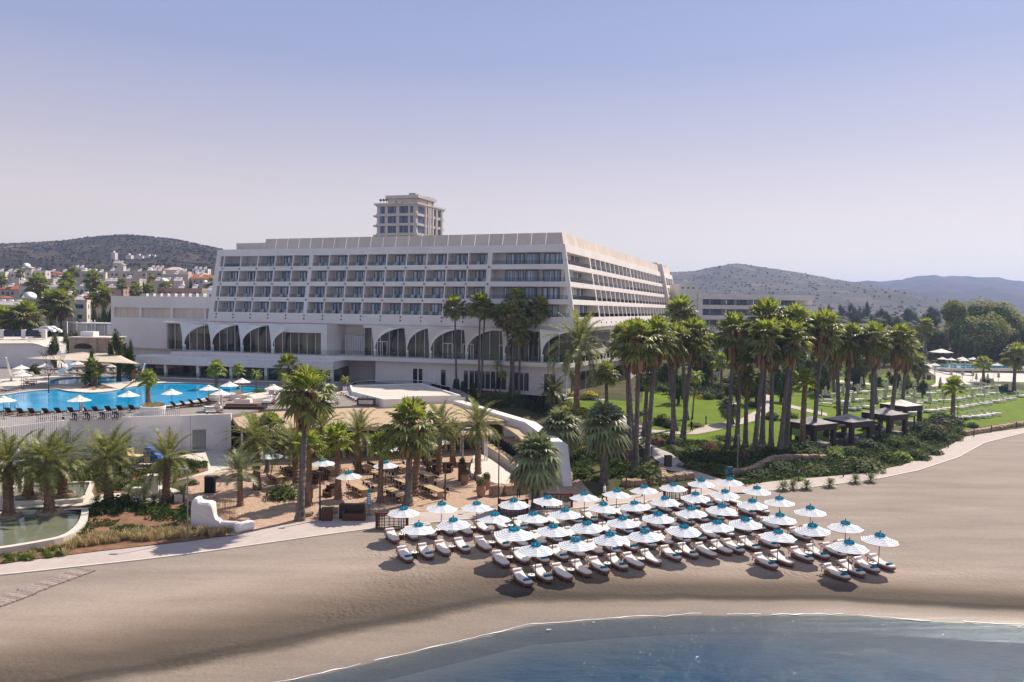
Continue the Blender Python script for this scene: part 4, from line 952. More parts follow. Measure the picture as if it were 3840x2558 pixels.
# ---------------- lower left: paving, ponds, palms rings ----------------
pv=gp('k',[(-900,560),(680,520),(1280,500),(1600,470),(1950,380),(2300,330),(2325,560),(1950,620),(1650,700),(1740,740),(1760,800),(1600,900),(1250,880),(1000,880),(930,910),(-900,1000)])
drape('pavement',[Vector(q[:2]) for q in pv],M['paving'],.06,3)
bd=gp('k',[(310,690),(380,560),(680,560),(1290,540),(1420,520),(1700,480),(1850,470),(2100,470),(2110,560),(1700,690),(1500,750),(1250,780),(960,810),(930,760),(700,690)])
drape('planting_bed',[Vector(q[:2]) for q in bd],M['soil'],.12,2)
zp=1.05
for nm,L,zz in(('near',[(-900,990),(0,972),(860,930),(905,935),(880,1060),(800,1150),(690,1215),(500,1262),(0,1345),(-900,1450)],zp),('far',[(-700,790),(-100,780),(110,735),(280,690),(560,676),(905,658),(960,664),(945,700),(890,835),(700,850),(300,870),(-100,870),(-700,890)],zp)):
    P=dp('k',L,zz); P=off(P,1)
    T=thing('reflecting_pond','shallow white rimmed reflecting pond with two ringed palms, the %s pond'%('nearer' if nm=='near' else 'farther'),'pond',(P[0].x,P[0].y,.6))
    n=len(P); inn=[]
    ar=sum(P[i].x*P[(i+1)%n].y-P[(i+1)%n].x*P[i].y for i in range(n)); sg=1 if ar>0 else -1
    for i in range(n):
        t=(P[(i+1)%n]-P[i-1]).normalized(); inn.append(P[i]-Vector((t.y,-t.x))*(.55 if nm=='near' else .4)*sg)
    mb=MB(); mb.prism(P,.1,zz,holes=[inn]); wpart(mb,'rim',M['pool_rim'],T)
    mb=MB(); mb.prism([q for q in inn],.2,zz-.22); wpart(mb,'water',M['pond'],T)
# sail shade with masts
ma=PY(*p('a',1178,1195),150); mb_=PY(*p('a',1465,1368),127); mc=PY(*p('a',60,1305),125)
ts=[PY(*p('a',1160,1205),150),PY(*p('a',1420,1368),128),PY(*p('a',215,1310),125.5)]
for i,(q,base,lb) in enumerate(((ma,p('a',1170,1300),'white mast holding the high peak of the sand coloured shade sail'),(mb_,p('a',1432,1500),'leaning white mast holding the right corner of the shade sail'),(mc,p('a',120,1530),'leaning white mast at the far left holding the end of the shade sail'))):
    b=PZ(*base,ZD) if i else Vector((ma.x,ma.y,ZD)); T=thing('sail_mast',lb,'mast',b,group='masts of the shade sail'); m_=MB(); m_.tube((0,0,0),q-b,.2,.14,10); m_.build('pole',M['metal_w'],T,True)
    m_=MB(); m_.tube((0,0,0),(0,0,.12),.35,.35,10); m_.build('base_plate',M['metal_w'],T)
T=MB(); N_=14; vs=[]
A,B,C=ts
for i in range(N_+1):
    for j in range(N_+1-i):
        u,v=i/N_,j/N_; w=1-u-v; q=A*w+B*u+C*v
        pull=(u*v+v*w*1.0+w*u)*3; cen=(A+B+C)/3
        e=4*(u*w)*.16+4*(v*w)*.07+4*(u*v)*.06
        q=q+(cen-q)*e; q.z-=1.0*(27*u*v*w)*.35
        vs.append(q)
def ix(i,j): return sum(N_+1-k for k in range(i))+j
fs=[]
for i in range(N_):
    for j in range(N_-i):
        fs.append((ix(i,j),ix(i+1,j),ix(i,j+1)))
        if j<N_-i-1: fs.append((ix(i+1,j),ix(i+1,j+1),ix(i,j+1)))
T.add(vs,fs); o=T.build('shade_sail',M['sail'],smooth=True); tag(o,'large sand coloured triangular shade sail stretched above the far pool','shade sail')
md=o.modifiers.new('s','SOLIDIFY'); md.thickness=.03
# ---------------- beach: striped parasols, loungers, tables ----------------
def parasol_canopy(mats=('canvas','stripe'),r=1.33,h=.5,rings=15,seg=8,sag=.05,rot=0):
    mb=MB(); 
    for k in range(rings):
        a,b=k/rings,(k+1)/rings
        for i in range(seg):
            t0,t1=2*PI*(i+rot)/seg,2*PI*(i+1+rot)/seg; tm=(t0+t1)/2
            def P(f,t,mid=False): 
                rr=r*f*(math.cos(PI/seg) if mid else 1); return (rr*math.cos(t),rr*math.sin(t),2.2+h*(1-f)-(sag*f*(1-f)*2 )-(.05*f if mid else 0))
            mi=k%2
            mb.add([P(a,t0),P(b,t0),P(b,tm,1),P(a,tm,1)],[(0,1,2,3)],mi); mb.add([P(a,tm,1),P(b,tm,1),P(b,t1),P(a,t1)],[(0,1,2,3)],mi)
    return mb,[M[m] for m in mats]
def striped(label,loc,group):
    T=thing('striped_parasol',label,'parasol',loc,random.random(),group)
    c,ms=parasol_canopy(); c.build('canopy',ms,T)
    m=MB()   # ruffled teal vent cap
    n=16
    for i in range(n):
        t0,t1=2*PI*i/n,2*PI*(i+1)/n; z0=2.62+(.10 if i%2 else -.03); z1=2.62+(.10 if (i+1)%2 else -.03)
        m.add([(0,0,2.82),(.34*math.cos(t0),.34*math.sin(t0),z0+.0),(.34*math.cos(t1),.34*math.sin(t1),z1+.0)],[(0,1,2)])
        m.add([(.34*math.cos(t0),.34*math.sin(t0),z0+.0),(.37*math.cos(t0),.37*math.sin(t0),z0-.10),(.37*math.cos(t1),.37*math.sin(t1),z1-.10),(.34*math.cos(t1),.34*math.sin(t1),z1+.0)],[(0,1,2,3)])
    m.build('vent_cap',M['teal'],T)
    m=MB(); m.tube((0,0,-.3),(0,0,2.85),.032,.028,8); m.tube((0,0,2.85),(0,0,2.98),.05,.03,6); m.build('pole',M['pole'],T,True)
    m=MB()
    for i in range(8): t=2*PI*i/8; m.tube((.05*math.cos(t),.05*math.sin(t),2.1),(.8*math.cos(t),.8*math.sin(t),2.40),.012,.012,4)
    m.build('ribs',M['pole'],T)
    return T
def lounger(label,loc,rz,group,towel=True):
    """head at +y, foot at -y"""
    T=thing('beach_lounger',label,'sun lounger',loc,rz,group)
    def outline(w,y0,y1,n=7,hr=.0): # rounded capsule-like outline, narrower at the foot
        pts=[]
        for i in range(n+1): t=PI+PI*i/n; pts.append((w*.86*math.cos(t),y0+.30+.34*math.sin(t)))
        pts+= [(w,-.2),(w,y1-.25)]
        for i in range(n+1): t=PI*i/n; pts.append((w*math.cos(t),y1-.30+.32*math.sin(t)))
        pts+=[(-w,-.2)]
        return pts
    def zc(y,base): # backrest rises from y>.25
        return base+(max(0,y-.15)*.42)
    # frame
    o=outline(.40,-1.02,.98); f=MB(); n=len(o); vs=[(x,y,.17) for x,y in o]+[(x,y,.29) for x,y in o]
    f.add(vs,[(i,(i+1)%n,n+(i+1)%n,n+i) for i in range(n)]+[tuple(range(n,2*n)),tuple(range(n))[::-1]])
    for sx in(-.36,.36): f.tube((sx,.1,.2),(sx*1.05,1.15,.62),.035,.03,6); f.tube((sx,1.0,.2),(sx*1.02,.95,.6),.03,.03,6)
    f.tube((-.4,1.15,.64),(.4,1.15,.64),.05,.05,6)
    f.build('frame',M['teak'],T)
    for x,y in((-.3,-.7),(.3,-.7),(-.3,.75),(.3,.75)): l=MB(); l.box(x-.04,x+.04,y-.05,y+.05,-.05,.18); l.build('leg',M['teak'],T)
    # mattress following the raised back
    o=outline(.37,-1.0,1.02,8); m=MB(); ys=[-1.0,-.9,-.75,-.4,0,.15,.3,.6,.85,.98]
    def halfw(y):
        if y<-.66: return .37*.86*math.sqrt(max(0,1-((-.66-y)/.36)**2))+.02
        if y>.72: return .37*math.sqrt(max(0,1-((y-.72)/.32)**2))+.02
        return .37*(.86+.14*min(1,(y+.66)/.5))
    vs=[]
    for y in ys:
        w=halfw(y); 
        for x,z in((-w,0),(-w*.97,.09),(-w*.7,.115),(0,.12),(w*.7,.115),(w*.97,.09),(w,0)): vs.append((x,y,zc(y,.30)+z))
    fs=[(i*7+j,i*7+j+1,(i+1)*7+j+1,(i+1)*7+j) for i in range(len(ys)-1) for j in range(6)]+[(i*7,(i+1)*7,(i+1)*7+6,i*7+6) for i in range(len(ys)-1)]
    fs=[q[::-1] for q in fs]; m.add(vs,fs+[tuple(range(7)),tuple(range((len(ys)-1)*7,len(ys)*7))[::-1]]); m.build('mattress',M['cushion'],T,True)
    q=MB(); vs=[]; ns=8
    for i,x in enumerate(np.linspace(-.36,.36,7)):
        rr=.10*(1-.5*abs(x/.38)**6)
        for k in range(ns): t=2*PI*k/ns; vs.append((x,.80+rr*1.25*math.cos(t),zc(.80,.46)+rr*math.sin(t)))
    q.add(vs,[(i*ns+k,i*ns+(k+1)%ns,(i+1)*ns+(k+1)%ns,(i+1)*ns+k) for i in range(6) for k in range(ns)]+[tuple(range(ns)),tuple(range(6*ns,7*ns))[::-1]]); q.build('pillow',M['pillow'],T,True)
    if towel:
        w=MB(); vs=[]
        for i,x in enumerate((-.26,-.25,.25,.26)):
            rr=.085 if 0<i<3 else .05
            for k in range(8): t=2*PI*k/8; vs.append((x,-.58+rr*1.35*math.cos(t),.47+rr*math.sin(t)))
        w.add(vs,[(i*8+k,i*8+(k+1)%8,(i+1)*8+(k+1)%8,(i+1)*8+k) for i in range(3) for k in range(8)]+[tuple(range(8)),tuple(range(24,32))[::-1]]); w.build('towel',M['towel'],T,True)
    return T
def side_table(label,loc,group):
    T=thing('side_table',label,'side table',loc,0,group)
    m=MB(); m.lathe([(.26,.40),(.275,.43),(.26,.45)],14); m.build('table_top',M['metal_w'],T); m=MB(); m.lathe([(.2,0),(.23,.2),(.2,.40)],12); m.build('drum',M['brown'],T)
    m=MB(); m.lathe([(.06,.452),(.05,.50)],8); m.build('ashtray',M['metal_d'],T)
    return T
rowsU=[('back row',[(1514,1898),(1653,1883),(1786,1876),(1927,1869),(2050,1854),(2193,1842),(2311,1830),(2419,1815),(2525,1807),(2630,1795),(2738,1789)]),
('second row',[(1565,1958),(1705,1938),(1857,1925),(1994,1914),(2120,1901),(2259,1886),(2383,1874),(2497,1860),(2609,1845),(2720,1832),(2838,1818)]),
('middle row',[(1925,1973),(2072,1964),(2205,1946),(2338,1935),(2469,1917),(2596,1903),(2703,1891),(2821,1872),(2926,1861)]),
('fourth row',[(2009,2030),(2157,2013),(2294,1993),(2422,1978),(2561,1956),(2691,1946),(2796,1934),(2925,1919),(3041,1895)]),
('front group',[(2918,1981),(3053,1961),(3173,1947),(3185,2015),(3297,1995)])]
protoU=protoL=protoN=protoT=None
BP=[];rl=random.Random(21)
tow=set()
for rn,(rname,L) in enumerate(rowsU):
    for i,(x,y) in enumerate(L):
        q=PZ(x,y,3.28); q.z=float(g(q.x,q.y)); BP.append((q.x,q.y))
        lab='striped beach parasol with teal cap, %s from the left, %s'%(ORD[i],rname)
        if protoU is None: protoU=striped(lab,q,'striped parasols on the beach')
        else: u=dup(protoU,q,rl.uniform(0,.7),lab); u.rotation_euler.x=rl.gauss(0,.022); u.rotation_euler.y=rl.gauss(0,.022); u.scale=(1.16,1.16,1) if (x,y)==(1925,1973) else (1,1,rl.uniform(.96,1.03))
        th=R(27)+rl.uniform(-.04,.04); bk=Vector((-math.sin(th),math.cos(th))); sd_=Vector((math.cos(th),math.sin(th)))
        c=Vector((q.x,q.y))+bk*.30
        has=(i+rn)%2==1 or rn==4 or (rn==3 and i==7)
        for k,(sgn,wd) in enumerate(((-1,'left'),(1,'right'))):
            pt=c+sd_*sgn*.80; z=float(g(pt.x,pt.y)); 
            tw=has if rl.random()<.88 else not has
            lab='white lounger %s, %s one under %s parasol from left, %s'%('with teal towel' if tw else 'without towel',wd,ORD[i],rname)
            if tw:
                if protoL is None: protoL=lounger(lab,(pt.x,pt.y,z),th,'cushioned loungers on the beach',True)
                else: dup(protoL,(pt.x,pt.y,z),th,lab)
            else:
                if protoN is None: protoN=lounger(lab,(pt.x,pt.y,z),th,'cushioned loungers on the beach',False)
                else: dup(protoN,(pt.x,pt.y,z),th,lab)
        pt=c+bk*.12+sd_*-.02; z=float(g(pt.x,pt.y)); lab='small white table under the %s beach parasol from left, %s'%(ORD[i],rname)
        if protoT is None: protoT=side_table(lab,(pt.x,pt.y,z),'small tables between the beach loungers')
        else: dup(protoT,(pt.x,pt.y,z),0,lab)
# restaurant parasols
def gpt(t,x,y,zc): # point whose height above ground is zc
    q=G(t,x,y,zc); return Vector((q.x,q.y,float(g(q.x,q.y))))
for i,(t,x,y,lab) in enumerate((('g',640,1170,'behind the leftmost date palms at the back of the restaurant'),('g',900,1172,'beside the tall grey trunk at the back of the restaurant'),('g',1165,1240,'small looking, over the middle left tables'),('g',1800,1262,'over the tables right of the middle'),('g',1425,1367,'nearest the beach, above the long tables'),('g',1760,1120,'at the shady back among the palm leaves'),('g',1960,1095,'at the back, right of the leafy one'),('h',255,1035,'half hidden in the date palm left of the arch'),('g',2230,1085,'behind the tall palm in the shade'))):
    q=gpt(t,x,y,2.78); dup(protoU,q,rl.uniform(0,.7),'striped restaurant parasol '+lab,'striped parasols over the restaurant tables')
# closed striped parasol
def closed(label,loc,group,mats,top,name='folded_parasol',h=2.5):
    T=thing(name,label,'parasol',loc,0,group); m=MB(); prof=[(.05,1.0),(.19,1.02),(.17,1.3),(.14,1.7),(.10,2.05),(.05,2.3)]
    prs=[prof[0]]; k=0
    for (r0,z0),(r1,z1) in zip(prof[1:],prof[2:]):
        for j in range(4): prs.append((r0+(r1-r0)*j/4,z0+(z1-z0)*j/4))
    prs.append(prof[-1]); n=10; vs=[];fs=[]
    for a,(r_,z) in enumerate(prs):
        for j in range(n): t=2*PI*j/n; rr=r_*(1.25 if j%2 else .8); vs.append((rr*math.cos(t),rr*math.sin(t),z))
    for a in range(len(prs)-1): m.add([vs[a*n+j] for j in range(n)]+[vs[(a+1)*n+j] for j in range(n)],[(j,(j+1)%n,n+(j+1)%n,n+j) for j in range(n)],a%2 if len(mats)>1 else 0)
    m.build('folded_canopy',[M[x] for x in mats],T)
    m=MB(); m.lathe([(.13,2.1),(.12,2.3),(.02,2.48)],8); m.build('cap',M[top],T)
    m=MB(); m.tube((0,0,-.1),(0,0,2.4),.03,.03,6); m.build('pole',M['pole'],T); m=MB(); m.lathe([(.25,0),(.25,.06)],10); m.build('base',M['metal_d'],T)
    return T
q=G('l',1795,1010); closed('folded striped parasol with a teal top between the tables and the path',q,None,('canvas','teal'),'teal')
# ---------------- restaurant tables and chairs ----------------
def chair(label,loc,rz,group):
    T=thing('dining_chair',label,'chair',loc,rz,group)
    m=MB(); m.box(-.24,.24,-.24,.24,.43,.47); m.build('seat',M['black'],T); m=MB(); m.box(-.25,.25,.22,.25,.62,.92); m.build('backrest',M['black'],T)
    m=MB()
    for x in(-.26,.26):
        m.tube((x,.24,0),(x,.24,.93),.02,.02,4); m.tube((x,-.24,0),(x,-.24,.65),.02,.02,4); m.tube((x,-.26,.65),(x,.24,.65),.022,.022,4)
    m.build('frame',M['wood'],T); return T
def table(label,loc,rz,L,W_,m,group):
    T=thing('dining_table',label,'table',loc,rz,group); b=MB(); rg=random.Random(int(L*100)+int(loc[0]*10)); n=10; top=[]
    for i in range(n+1): top.append((-W_/2+rg.uniform(-.06,.06),-L/2+L*i/n))
    for i in range(n,-1,-1): top.append((W_/2+rg.uniform(-.06,.06),-L/2+L*i/n))
    b.prism(top,.70,.77); b.build('table_top',M[m],T)
    for s in(-1,1): b=MB(); b.box(-.3,.3,s*(L/2-.3)-.07,s*(L/2-.3)+.07,0,.70); b.build('leg',M[m],T)
    return T
tabs=[((1870,750),3.3,'wood','long pale wooden table farthest right in the front row, by the lamp post'),((1420,640),2.6,'wood','pale wooden table half hidden behind the tall trunk'),((1320,800),3.6,'wood','long pale wooden table in front, left of the tall grey trunk'),((780,730),3.0,'wood','pale table with a wavy edge under the front striped parasol'),((1085,535),3.0,'wood','pale wooden table below the middle parasol'),((1740,530),3.3,'wood','long pale wooden table in the second row, right side'),((850,410),2.6,'wood','pale wooden table at the back, beside the leaning palm'),((1385,415),2.6,'wood','pale wooden table at the back behind the middle parasol'),((345,450),2.4,'wood','pale wooden table at the back left under the small parasol'),((1800,292),3.0,'brown','dark reddish table at the very back by the date palm'),((1835,385),2.0,'brown','reddish table behind the wicker stools'),((-230,460),2.4,'darkwood','dark square table beside the rounded shrub'),((-430,560),2.2,'wood','pale table on its own at the left, behind the spiky palm'),((120,520),2.2,'darkwood','dark table with wicker armchairs left of the lamp post')]
TK=['table by the lamp post','table behind the trunk','front middle table','wavy edged table','table below the middle parasol','second row right table','back table by the leaning palm','back table behind the middle parasol','back left table','dark reddish rear table','reddish table behind the stools','dark table by the rounded shrub','lone table at the left','dark table left of the lamp']
pc=None; drt=Vector((.57,-.82)); 
for i,((x,y),L,m,lab) in enumerate(tabs):
    q=gpt('r',x,y,.75); rz=R(35)+ (0 if L>2.5 else rl.uniform(-.15,.15)); table(lab,q,rz,L,.95,m,'dining tables on the sand')
    n=max(2,int(L/.62)); ux=Vector((math.cos(rz),math.sin(rz))); uy=Vector((-math.sin(rz),math.cos(rz)))
    for sgn,sidew in((-1,'left'),(1,'right')):
        for k in range(n):
            if rl.random()<.06: continue
            pt=Vector((q.x,q.y))+ux*sgn*(.62+rl.uniform(-.05,.12))+uy*(-L/2+L*(k+.5)/n); z=float(g(pt.x,pt.y))+.05
            lb='black chair, %s along the %s side of the %s'%(ORD[k],sidew,TK[i])
            if pc is None: pc=chair(lb,(pt.x,pt.y,z),rz+(-PI/2 if sgn>0 else PI/2),'black canvas dining chairs')
            else: dup(pc,(pt.x,pt.y,z),rz+(-PI/2 if sgn>0 else PI/2)+rl.uniform(-.12,.12),lb)
# ---------------- palms ----------------
def trunk_mesh(name,r0,r1,m,rings=34,seg=9,flare=1.5,seed=1,rough=.12):
    rg=random.Random(seed); mb=MB(); n=seg; zs=[]
    for i in range(rings+1):
        z=i/rings; r=(r0+(r1-r0)*z)*(1+(flare-1)*math.exp(-z*14))*(1+rough*(1 if i%2 else -.4)*rg.uniform(.5,1.2))
        for k in range(n): t=2*PI*k/n+i*.35; mb.v.append((r*math.cos(t)*rg.uniform(.95,1.06),r*math.sin(t)*rg.uniform(.95,1.06),z if i else -.03))
    mb.f=[(i*n+k,i*n+(k+1)%n,(i+1)*n+(k+1)%n,(i+1)*n+k) for i in range(rings) for k in range(n)]; mb.m=[0]*len(mb.f)
    me=mb.build(name,m); d=me.data; bpy.data.objects.remove(me); return d
def fan_leaf(mb,org,az,el,pet,R_,seg=13,droop=.25,rg=random):
    """a costapalmate leaf: petiole then a pleated disc of blade segments"""
    d=Vector((math.cos(az)*math.cos(el),math.sin(az)*math.cos(el),math.sin(el))); side=Vector((-math.sin(az),math.cos(az),0)); up=side.cross(d)*-1
    up=d.cross(side) if d.cross(side).z<0 else d.cross(side)
    up=side.cross(d); 
    if up.z<0 and abs(el)<1.2: up=-up
    hub=org+d*pet+Vector((0,0,-.12*pet)); w=.02
    mb.add([org-side*w,org+side*w,hub+side*w,hub-side*w],[(0,1,2,3)])
    tw=rg.uniform(-.35,.35); side2=(side*math.cos(tw)+up*math.sin(tw)); up2=up*math.cos(tw)-side*math.sin(tw)
    for k in range(seg):
        a=(k/(seg-1)-.5)*PI*1.55; L=R_*(1-.12*abs(a/1.5)**2)*rg.uniform(.9,1.05)
        def pt(a_,l,lift): 
            v=d*math.cos(a_)+side2*math.sin(a_); q=hub+v*l*L+up2*(lift+ .10*abs(math.sin(a_))*l*L); q.z-=droop*L*(l**2.2)*.9*abs(math.cos(el)+.2); return q
        hw=PI*1.55/(seg-1)*.5
        mb.add([hub,pt(a-hw,.62,-.025),pt(a,1.02,0),pt(a+hw,.62,-.025),pt(a,.6,.035)],[(0,1,4),(0,4,3),(1,2,4),(4,2,3)])
def fan_crown(seed,n=38,R_=.78,pet=1.05,lo=-55,hi=80,droop=.35,mats=('fan','fan_l')):
    rg=random.Random(seed); a=MB(); 
    for i in range(n):
        f=i/n; el=R(lo+(hi-lo)*f**1.05+rg.uniform(-8,8)); az=i*2.39996+rg.uniform(-.3,.3)
        m0=len(a.f); fan_leaf(a,Vector((0,0,.12*math.sin(el))),az,el,pet*rg.uniform(.8,1.1)*(1-.25*f),R_*rg.uniform(.85,1.1),droop=droop*(1.25-.7*f),rg=rg)
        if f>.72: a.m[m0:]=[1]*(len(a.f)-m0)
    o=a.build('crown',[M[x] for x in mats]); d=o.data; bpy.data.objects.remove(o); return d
def skirt_mesh(seed,n=230,L=2.5,r=.85):
    rg=random.Random(seed); a=MB()
    for i in range(n):
        az=rg.uniform(0,2*PI); z=-rg.random()**1.2*L*.75+.1; rr=r*rg.uniform(.35,1.0)*(1-.45*min(1,-z/L)); l=rg.uniform(.5,1.1)
        p0=Vector((.12*math.cos(az),.12*math.sin(az),z+.25)); p1=Vector((rr*math.cos(az),rr*math.sin(az),z)); p2=Vector((rr*.95*math.cos(az),rr*.95*math.sin(az),z-l)); s=Vector((-math.sin(az),math.cos(az),0))*rg.uniform(.05,.16)
        a.add([p0,p1-s,p2-s*.4,p2+s*.5,p1+s],[(0,1,4),(1,2,3,4)])
    o=a.build('skirt',M['skirt']); d=o.data; bpy.data.objects.remove(o); return d
def frond_crown(seed,n=44,L=2.7,lo=-45,hi=82,leaf=.42,mats=('date',),arch=1.2,pairs=17):
    rg=random.Random(seed); a=MB()
    for i in range(n):
        f=i/n; el=R(lo+(hi-lo)*f**.9+rg.uniform(-7,7)); az=i*2.39996+rg.uniform(-.25,.25); l=L*rg.uniform(.85,1.1)*(1-.12*f)
        side=Vector((-math.sin(az),math.cos(az),0)); pts=[]; q=Vector((.12*math.cos(az),.12*math.sin(az),.0)); e=el
        ns=pairs
        for k in range(ns+1):
            pts.append(q.copy()); q=q+Vector((math.cos(az)*math.cos(e),math.sin(az)*math.cos(e),math.sin(e)))*(l/ns); e-=arch*(1.25-.55*f)/ns*(.5+1.1*k/ns)
        for k in range(ns):
            p0,p1=pts[k],pts[k+1]; s=side*(.022*(1-k/ns)+.006); a.add([p0-s,p0+s,p1+s,p1-s],[(0,1,2,3)])
            if k<2: continue
            d=(p1-p0).normalized(); up=side.cross(d); up=up if up.z>0 else -up
            ll=leaf*(math.sin(min(1,(k+1)/ns*1.08)*PI)**.5+.1)
            for sg in(-1,1):
                tip=p0+side*sg*ll*.75+d*ll*.62+up*ll*rg.uniform(.05,.38)-Vector((0,0,ll*.12)); b=d*(l/ns*.42)
                a.add([p0-b*.2,tip,p0+b*1.1],[(0,1,2)])
                tip2=tip+b*1.3+up*rg.uniform(-.06,.06); a.add([p0+b*1.0,tip2,p0+b*2.2],[(0,1,2)])
    o=a.build('crown',[M[x] for x in mats]); d=o.data; bpy.data.objects.remove(o); return d
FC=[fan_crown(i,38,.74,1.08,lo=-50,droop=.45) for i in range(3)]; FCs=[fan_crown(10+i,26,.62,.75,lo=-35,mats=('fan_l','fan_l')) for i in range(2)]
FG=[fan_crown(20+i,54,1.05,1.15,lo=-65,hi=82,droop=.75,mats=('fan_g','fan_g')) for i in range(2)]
DC=[frond_crown(30+i) for i in range(3)]; QC=[frond_crown(40+i,24,1.5,-50,70,.34,('fan_l',),1.7,12) for i in range(2)]
SP=[frond_crown(50,40,2.2,-20,85,.5,('fan_g',),.75,15)]
SK=[skirt_mesh(60+i) for i in range(3)]
TG=[trunk_mesh('trunk',.27,.17,M['trunk_g'],40,9,1.7,s) for s in(1,2)]; TB=[trunk_mesh('trunk',.36,.27,M['trunk_b'],26,10,1.5,s,.16) for s in(3,4)]; TT=[trunk_mesh('trunk',.24,.17,M['trunk_b'],30,8,1.5,5)]; TF=[trunk_mesh('trunk',.46,.34,M['trunk_g'],26,10,1.2,6,.12)]
TQ=[trunk_mesh('trunk',.13,.09,M['trunk_g'],20,7,1.5,7,.05)]
KINDS=dict(W=(FC,TG,SK,'fan_palm'),w=(FCs,TT,None,'fan_palm'),F=(FG,TF,None,'fan_palm'),D=(DC,TB,None,'date_palm'),Q=(QC,TQ,None,'queen_palm'),S=(SP,TB,None,'date_palm'),V=(FC,TG,None,'fan_palm'))
rp_=random.Random(99)
def palm(kind,base,top,label,sc=1.0,group=None,skl=1.0,tr=1.0):
    cr,tk,sk,nm=KINDS[kind]; T=thing(nm,label,'palm tree',base,0,group); v=Vector(top)-Vector(base); h=v.length
    T.rotation_mode='QUATERNION'; T.rotation_quaternion=v.to_track_quat('Z','Y') if abs(v.x)+abs(v.y)>.01 else (1,0,0,0)
    t=bpy.data.objects.new('trunk',rp_.choice(tk)); COL.objects.link(t); t.parent=T; t.scale=(tr,tr,h); t.rotation_euler.z=rp_.uniform(0,6)
    c=bpy.data.objects.new('crown',rp_.choice(cr)); COL.objects.link(c); c.parent=T; c.location=(0,0,h); sc=sc*{'W':1.42,'V':1.3,'D':1.32,'F':1.12,'w':1.12}.get(kind,1.0); c.scale=(sc,)*3; c.rotation_euler=(rp_.uniform(-.12,.12),rp_.uniform(-.12,.12),rp_.uniform(0,6.28))
    if sk and skl: s=bpy.data.objects.new('dead_leaf_skirt',rp_.choice(sk)); COL.objects.link(s); s.parent=T; s.location=(0,0,h-.1); s.scale=(sc*.95,sc*.95,sc*skl); s.rotation_euler.z=rp_.uniform(0,6)
    return T
def PM(kind,t1,x1,y1,t2,x2,y2,label,sc=1.0,z=None,grp=None,skl=1.0,tr=1.0):
    b=G(t1,x1,y1) if z is None else PZ(*p(t1,x1,y1),z); c=PY(*p(t2,x2,y2),b.y); c.y=b.y+rp_.uniform(-.2,.2)
    return palm(kind,b,c,label,sc,grp,skl,tr)
g1='date palms around the reflecting ponds'; 
for a in ((85,1010,85,470,'stout date palm in the near pond at the far left',1.05,1.05),(500,985,490,455,'stout date palm in the near pond ring, in front of the others',1.05,1.05),(285,815,290,440,'date palm in the far pond, left ring',1.0,1.1),(640,800,640,410,'date palm in the far pond, right ring',1.05,1.1)):
    PM('D','k',a[0],a[1],'k',a[2],a[3],a[4],a[5],zp-.1,g1,1,1.15)
    q=PZ(*p('k',a[0],a[1]),zp-.2); T=thing('tree_ring','grey stone ring around the '+a[4].replace('stout ','').replace(', in front of the others',''),'planter',(q.x,q.y,.3),0,'stone rings in the ponds'); m=MB(); m.lathe([(1.0,0),(1.05,.75),(.85,.8),(.78,.7)],20); m.build('ring',M['stone'],T); m=MB(); m.lathe([(.8,.3),(.78,.72)],16); m.build('soil',M['soil'],T)
PM('D','k',1105,910,'k',1105,410,'tall date palm beside the pond corner with arching fronds',1.2,None,None,1,1.2)
PM('D','k',1190,590,'k',1215,330,'smaller date palm half hidden behind the tall one by the pond',.8)
PM('D','k',1680,880,'k',1690,420,'lopsided date palm next to the white box, fronds swept right',1.0)
PM('D','k',980,530,'k',968,340,'young thin date palm in front of the slat fence',.6,None,None,1,.55)
PM('S','l',490,915,'l',490,560,'spiky grey green palm with fine fronds at the restaurant edge',1.15,None,None,1,.75)
PM('D','l',660,750,'l',650,230,'date palm left of the restaurant parasols, wide dark crown',1.15)
PM('V','l',760,575,'l',790,110,'bright fan palm behind the left date palm',.95,None,None,1,.9)
PM('D','l',1057,700,'l',1040,270,'date palm just left of the tall grey trunk',.9)
PM('W','l',1092,1062,'g',1005,560,'tallest fan palm in front of the thatched roof, grey trunk and pale skirt',1.15,None,None,.8,1.15)
PM('w','l',1180,915,'l',1190,290,'bright fan palm right of the tall trunk, smooth tan trunk',1.25,None,None,1,1.3)
PM('w','l',1485,845,'l',1470,230,'fan palm behind the front striped parasol',1.4,None,None,1,1.3)
PM('D','l',1690,570,'l',1690,170,'date palm above the back restaurant tables',1.05)
PM('D','l',1320,560,'l',1320,110,'feathery palm against the thatched roof',.95)
PM('w','l',1910,880,'l',1915,290,'small fan palm with a slim trunk by the folded parasol',1.1,None,None,1,1.2)
PM('W','l',2190,910,'g',2050,890,'tall green fan palm with a bright upright leaf over the restaurant',1.3,None,None,.7,1.3)
PM('D','l',2245,810,'l',2300,240,'thick trunked palm directly behind the tall green fan palm',.7,None,None,1,1.1)
PM('D','h',628,1450,'h',630,885,'date palm growing through the bar terrace',1.05)
PM('D','h',235,1400,'h',235,920,'date palm left of the white arch',1.1,None,None,1,1.0)
PM('D','h',372,1320,'h',372,930,'bare looking palm trunk with a small crown beside the arch',.5)
PM('V','g',1880,1000,'g',1690,860,'slim fan palm between the date palms, behind the roof edge',.5)
PM('F','m',1702,840,'m',1715,290,'bushy silver green fan palm nearest the beach parasols',1.25,None,'silver green fan palms',1,1.0)
PM('F','h',1500,1330,'h',1465,900,'silver green fan palm in front of the sloping white wall',1.2,None,'silver green fan palms',1,.9)
PM('F','n',180,580,'h',1905,880,'silver green fan palm right of the wall with a ribbed grey trunk',1.3,None,'silver green fan palms',1,1.05)
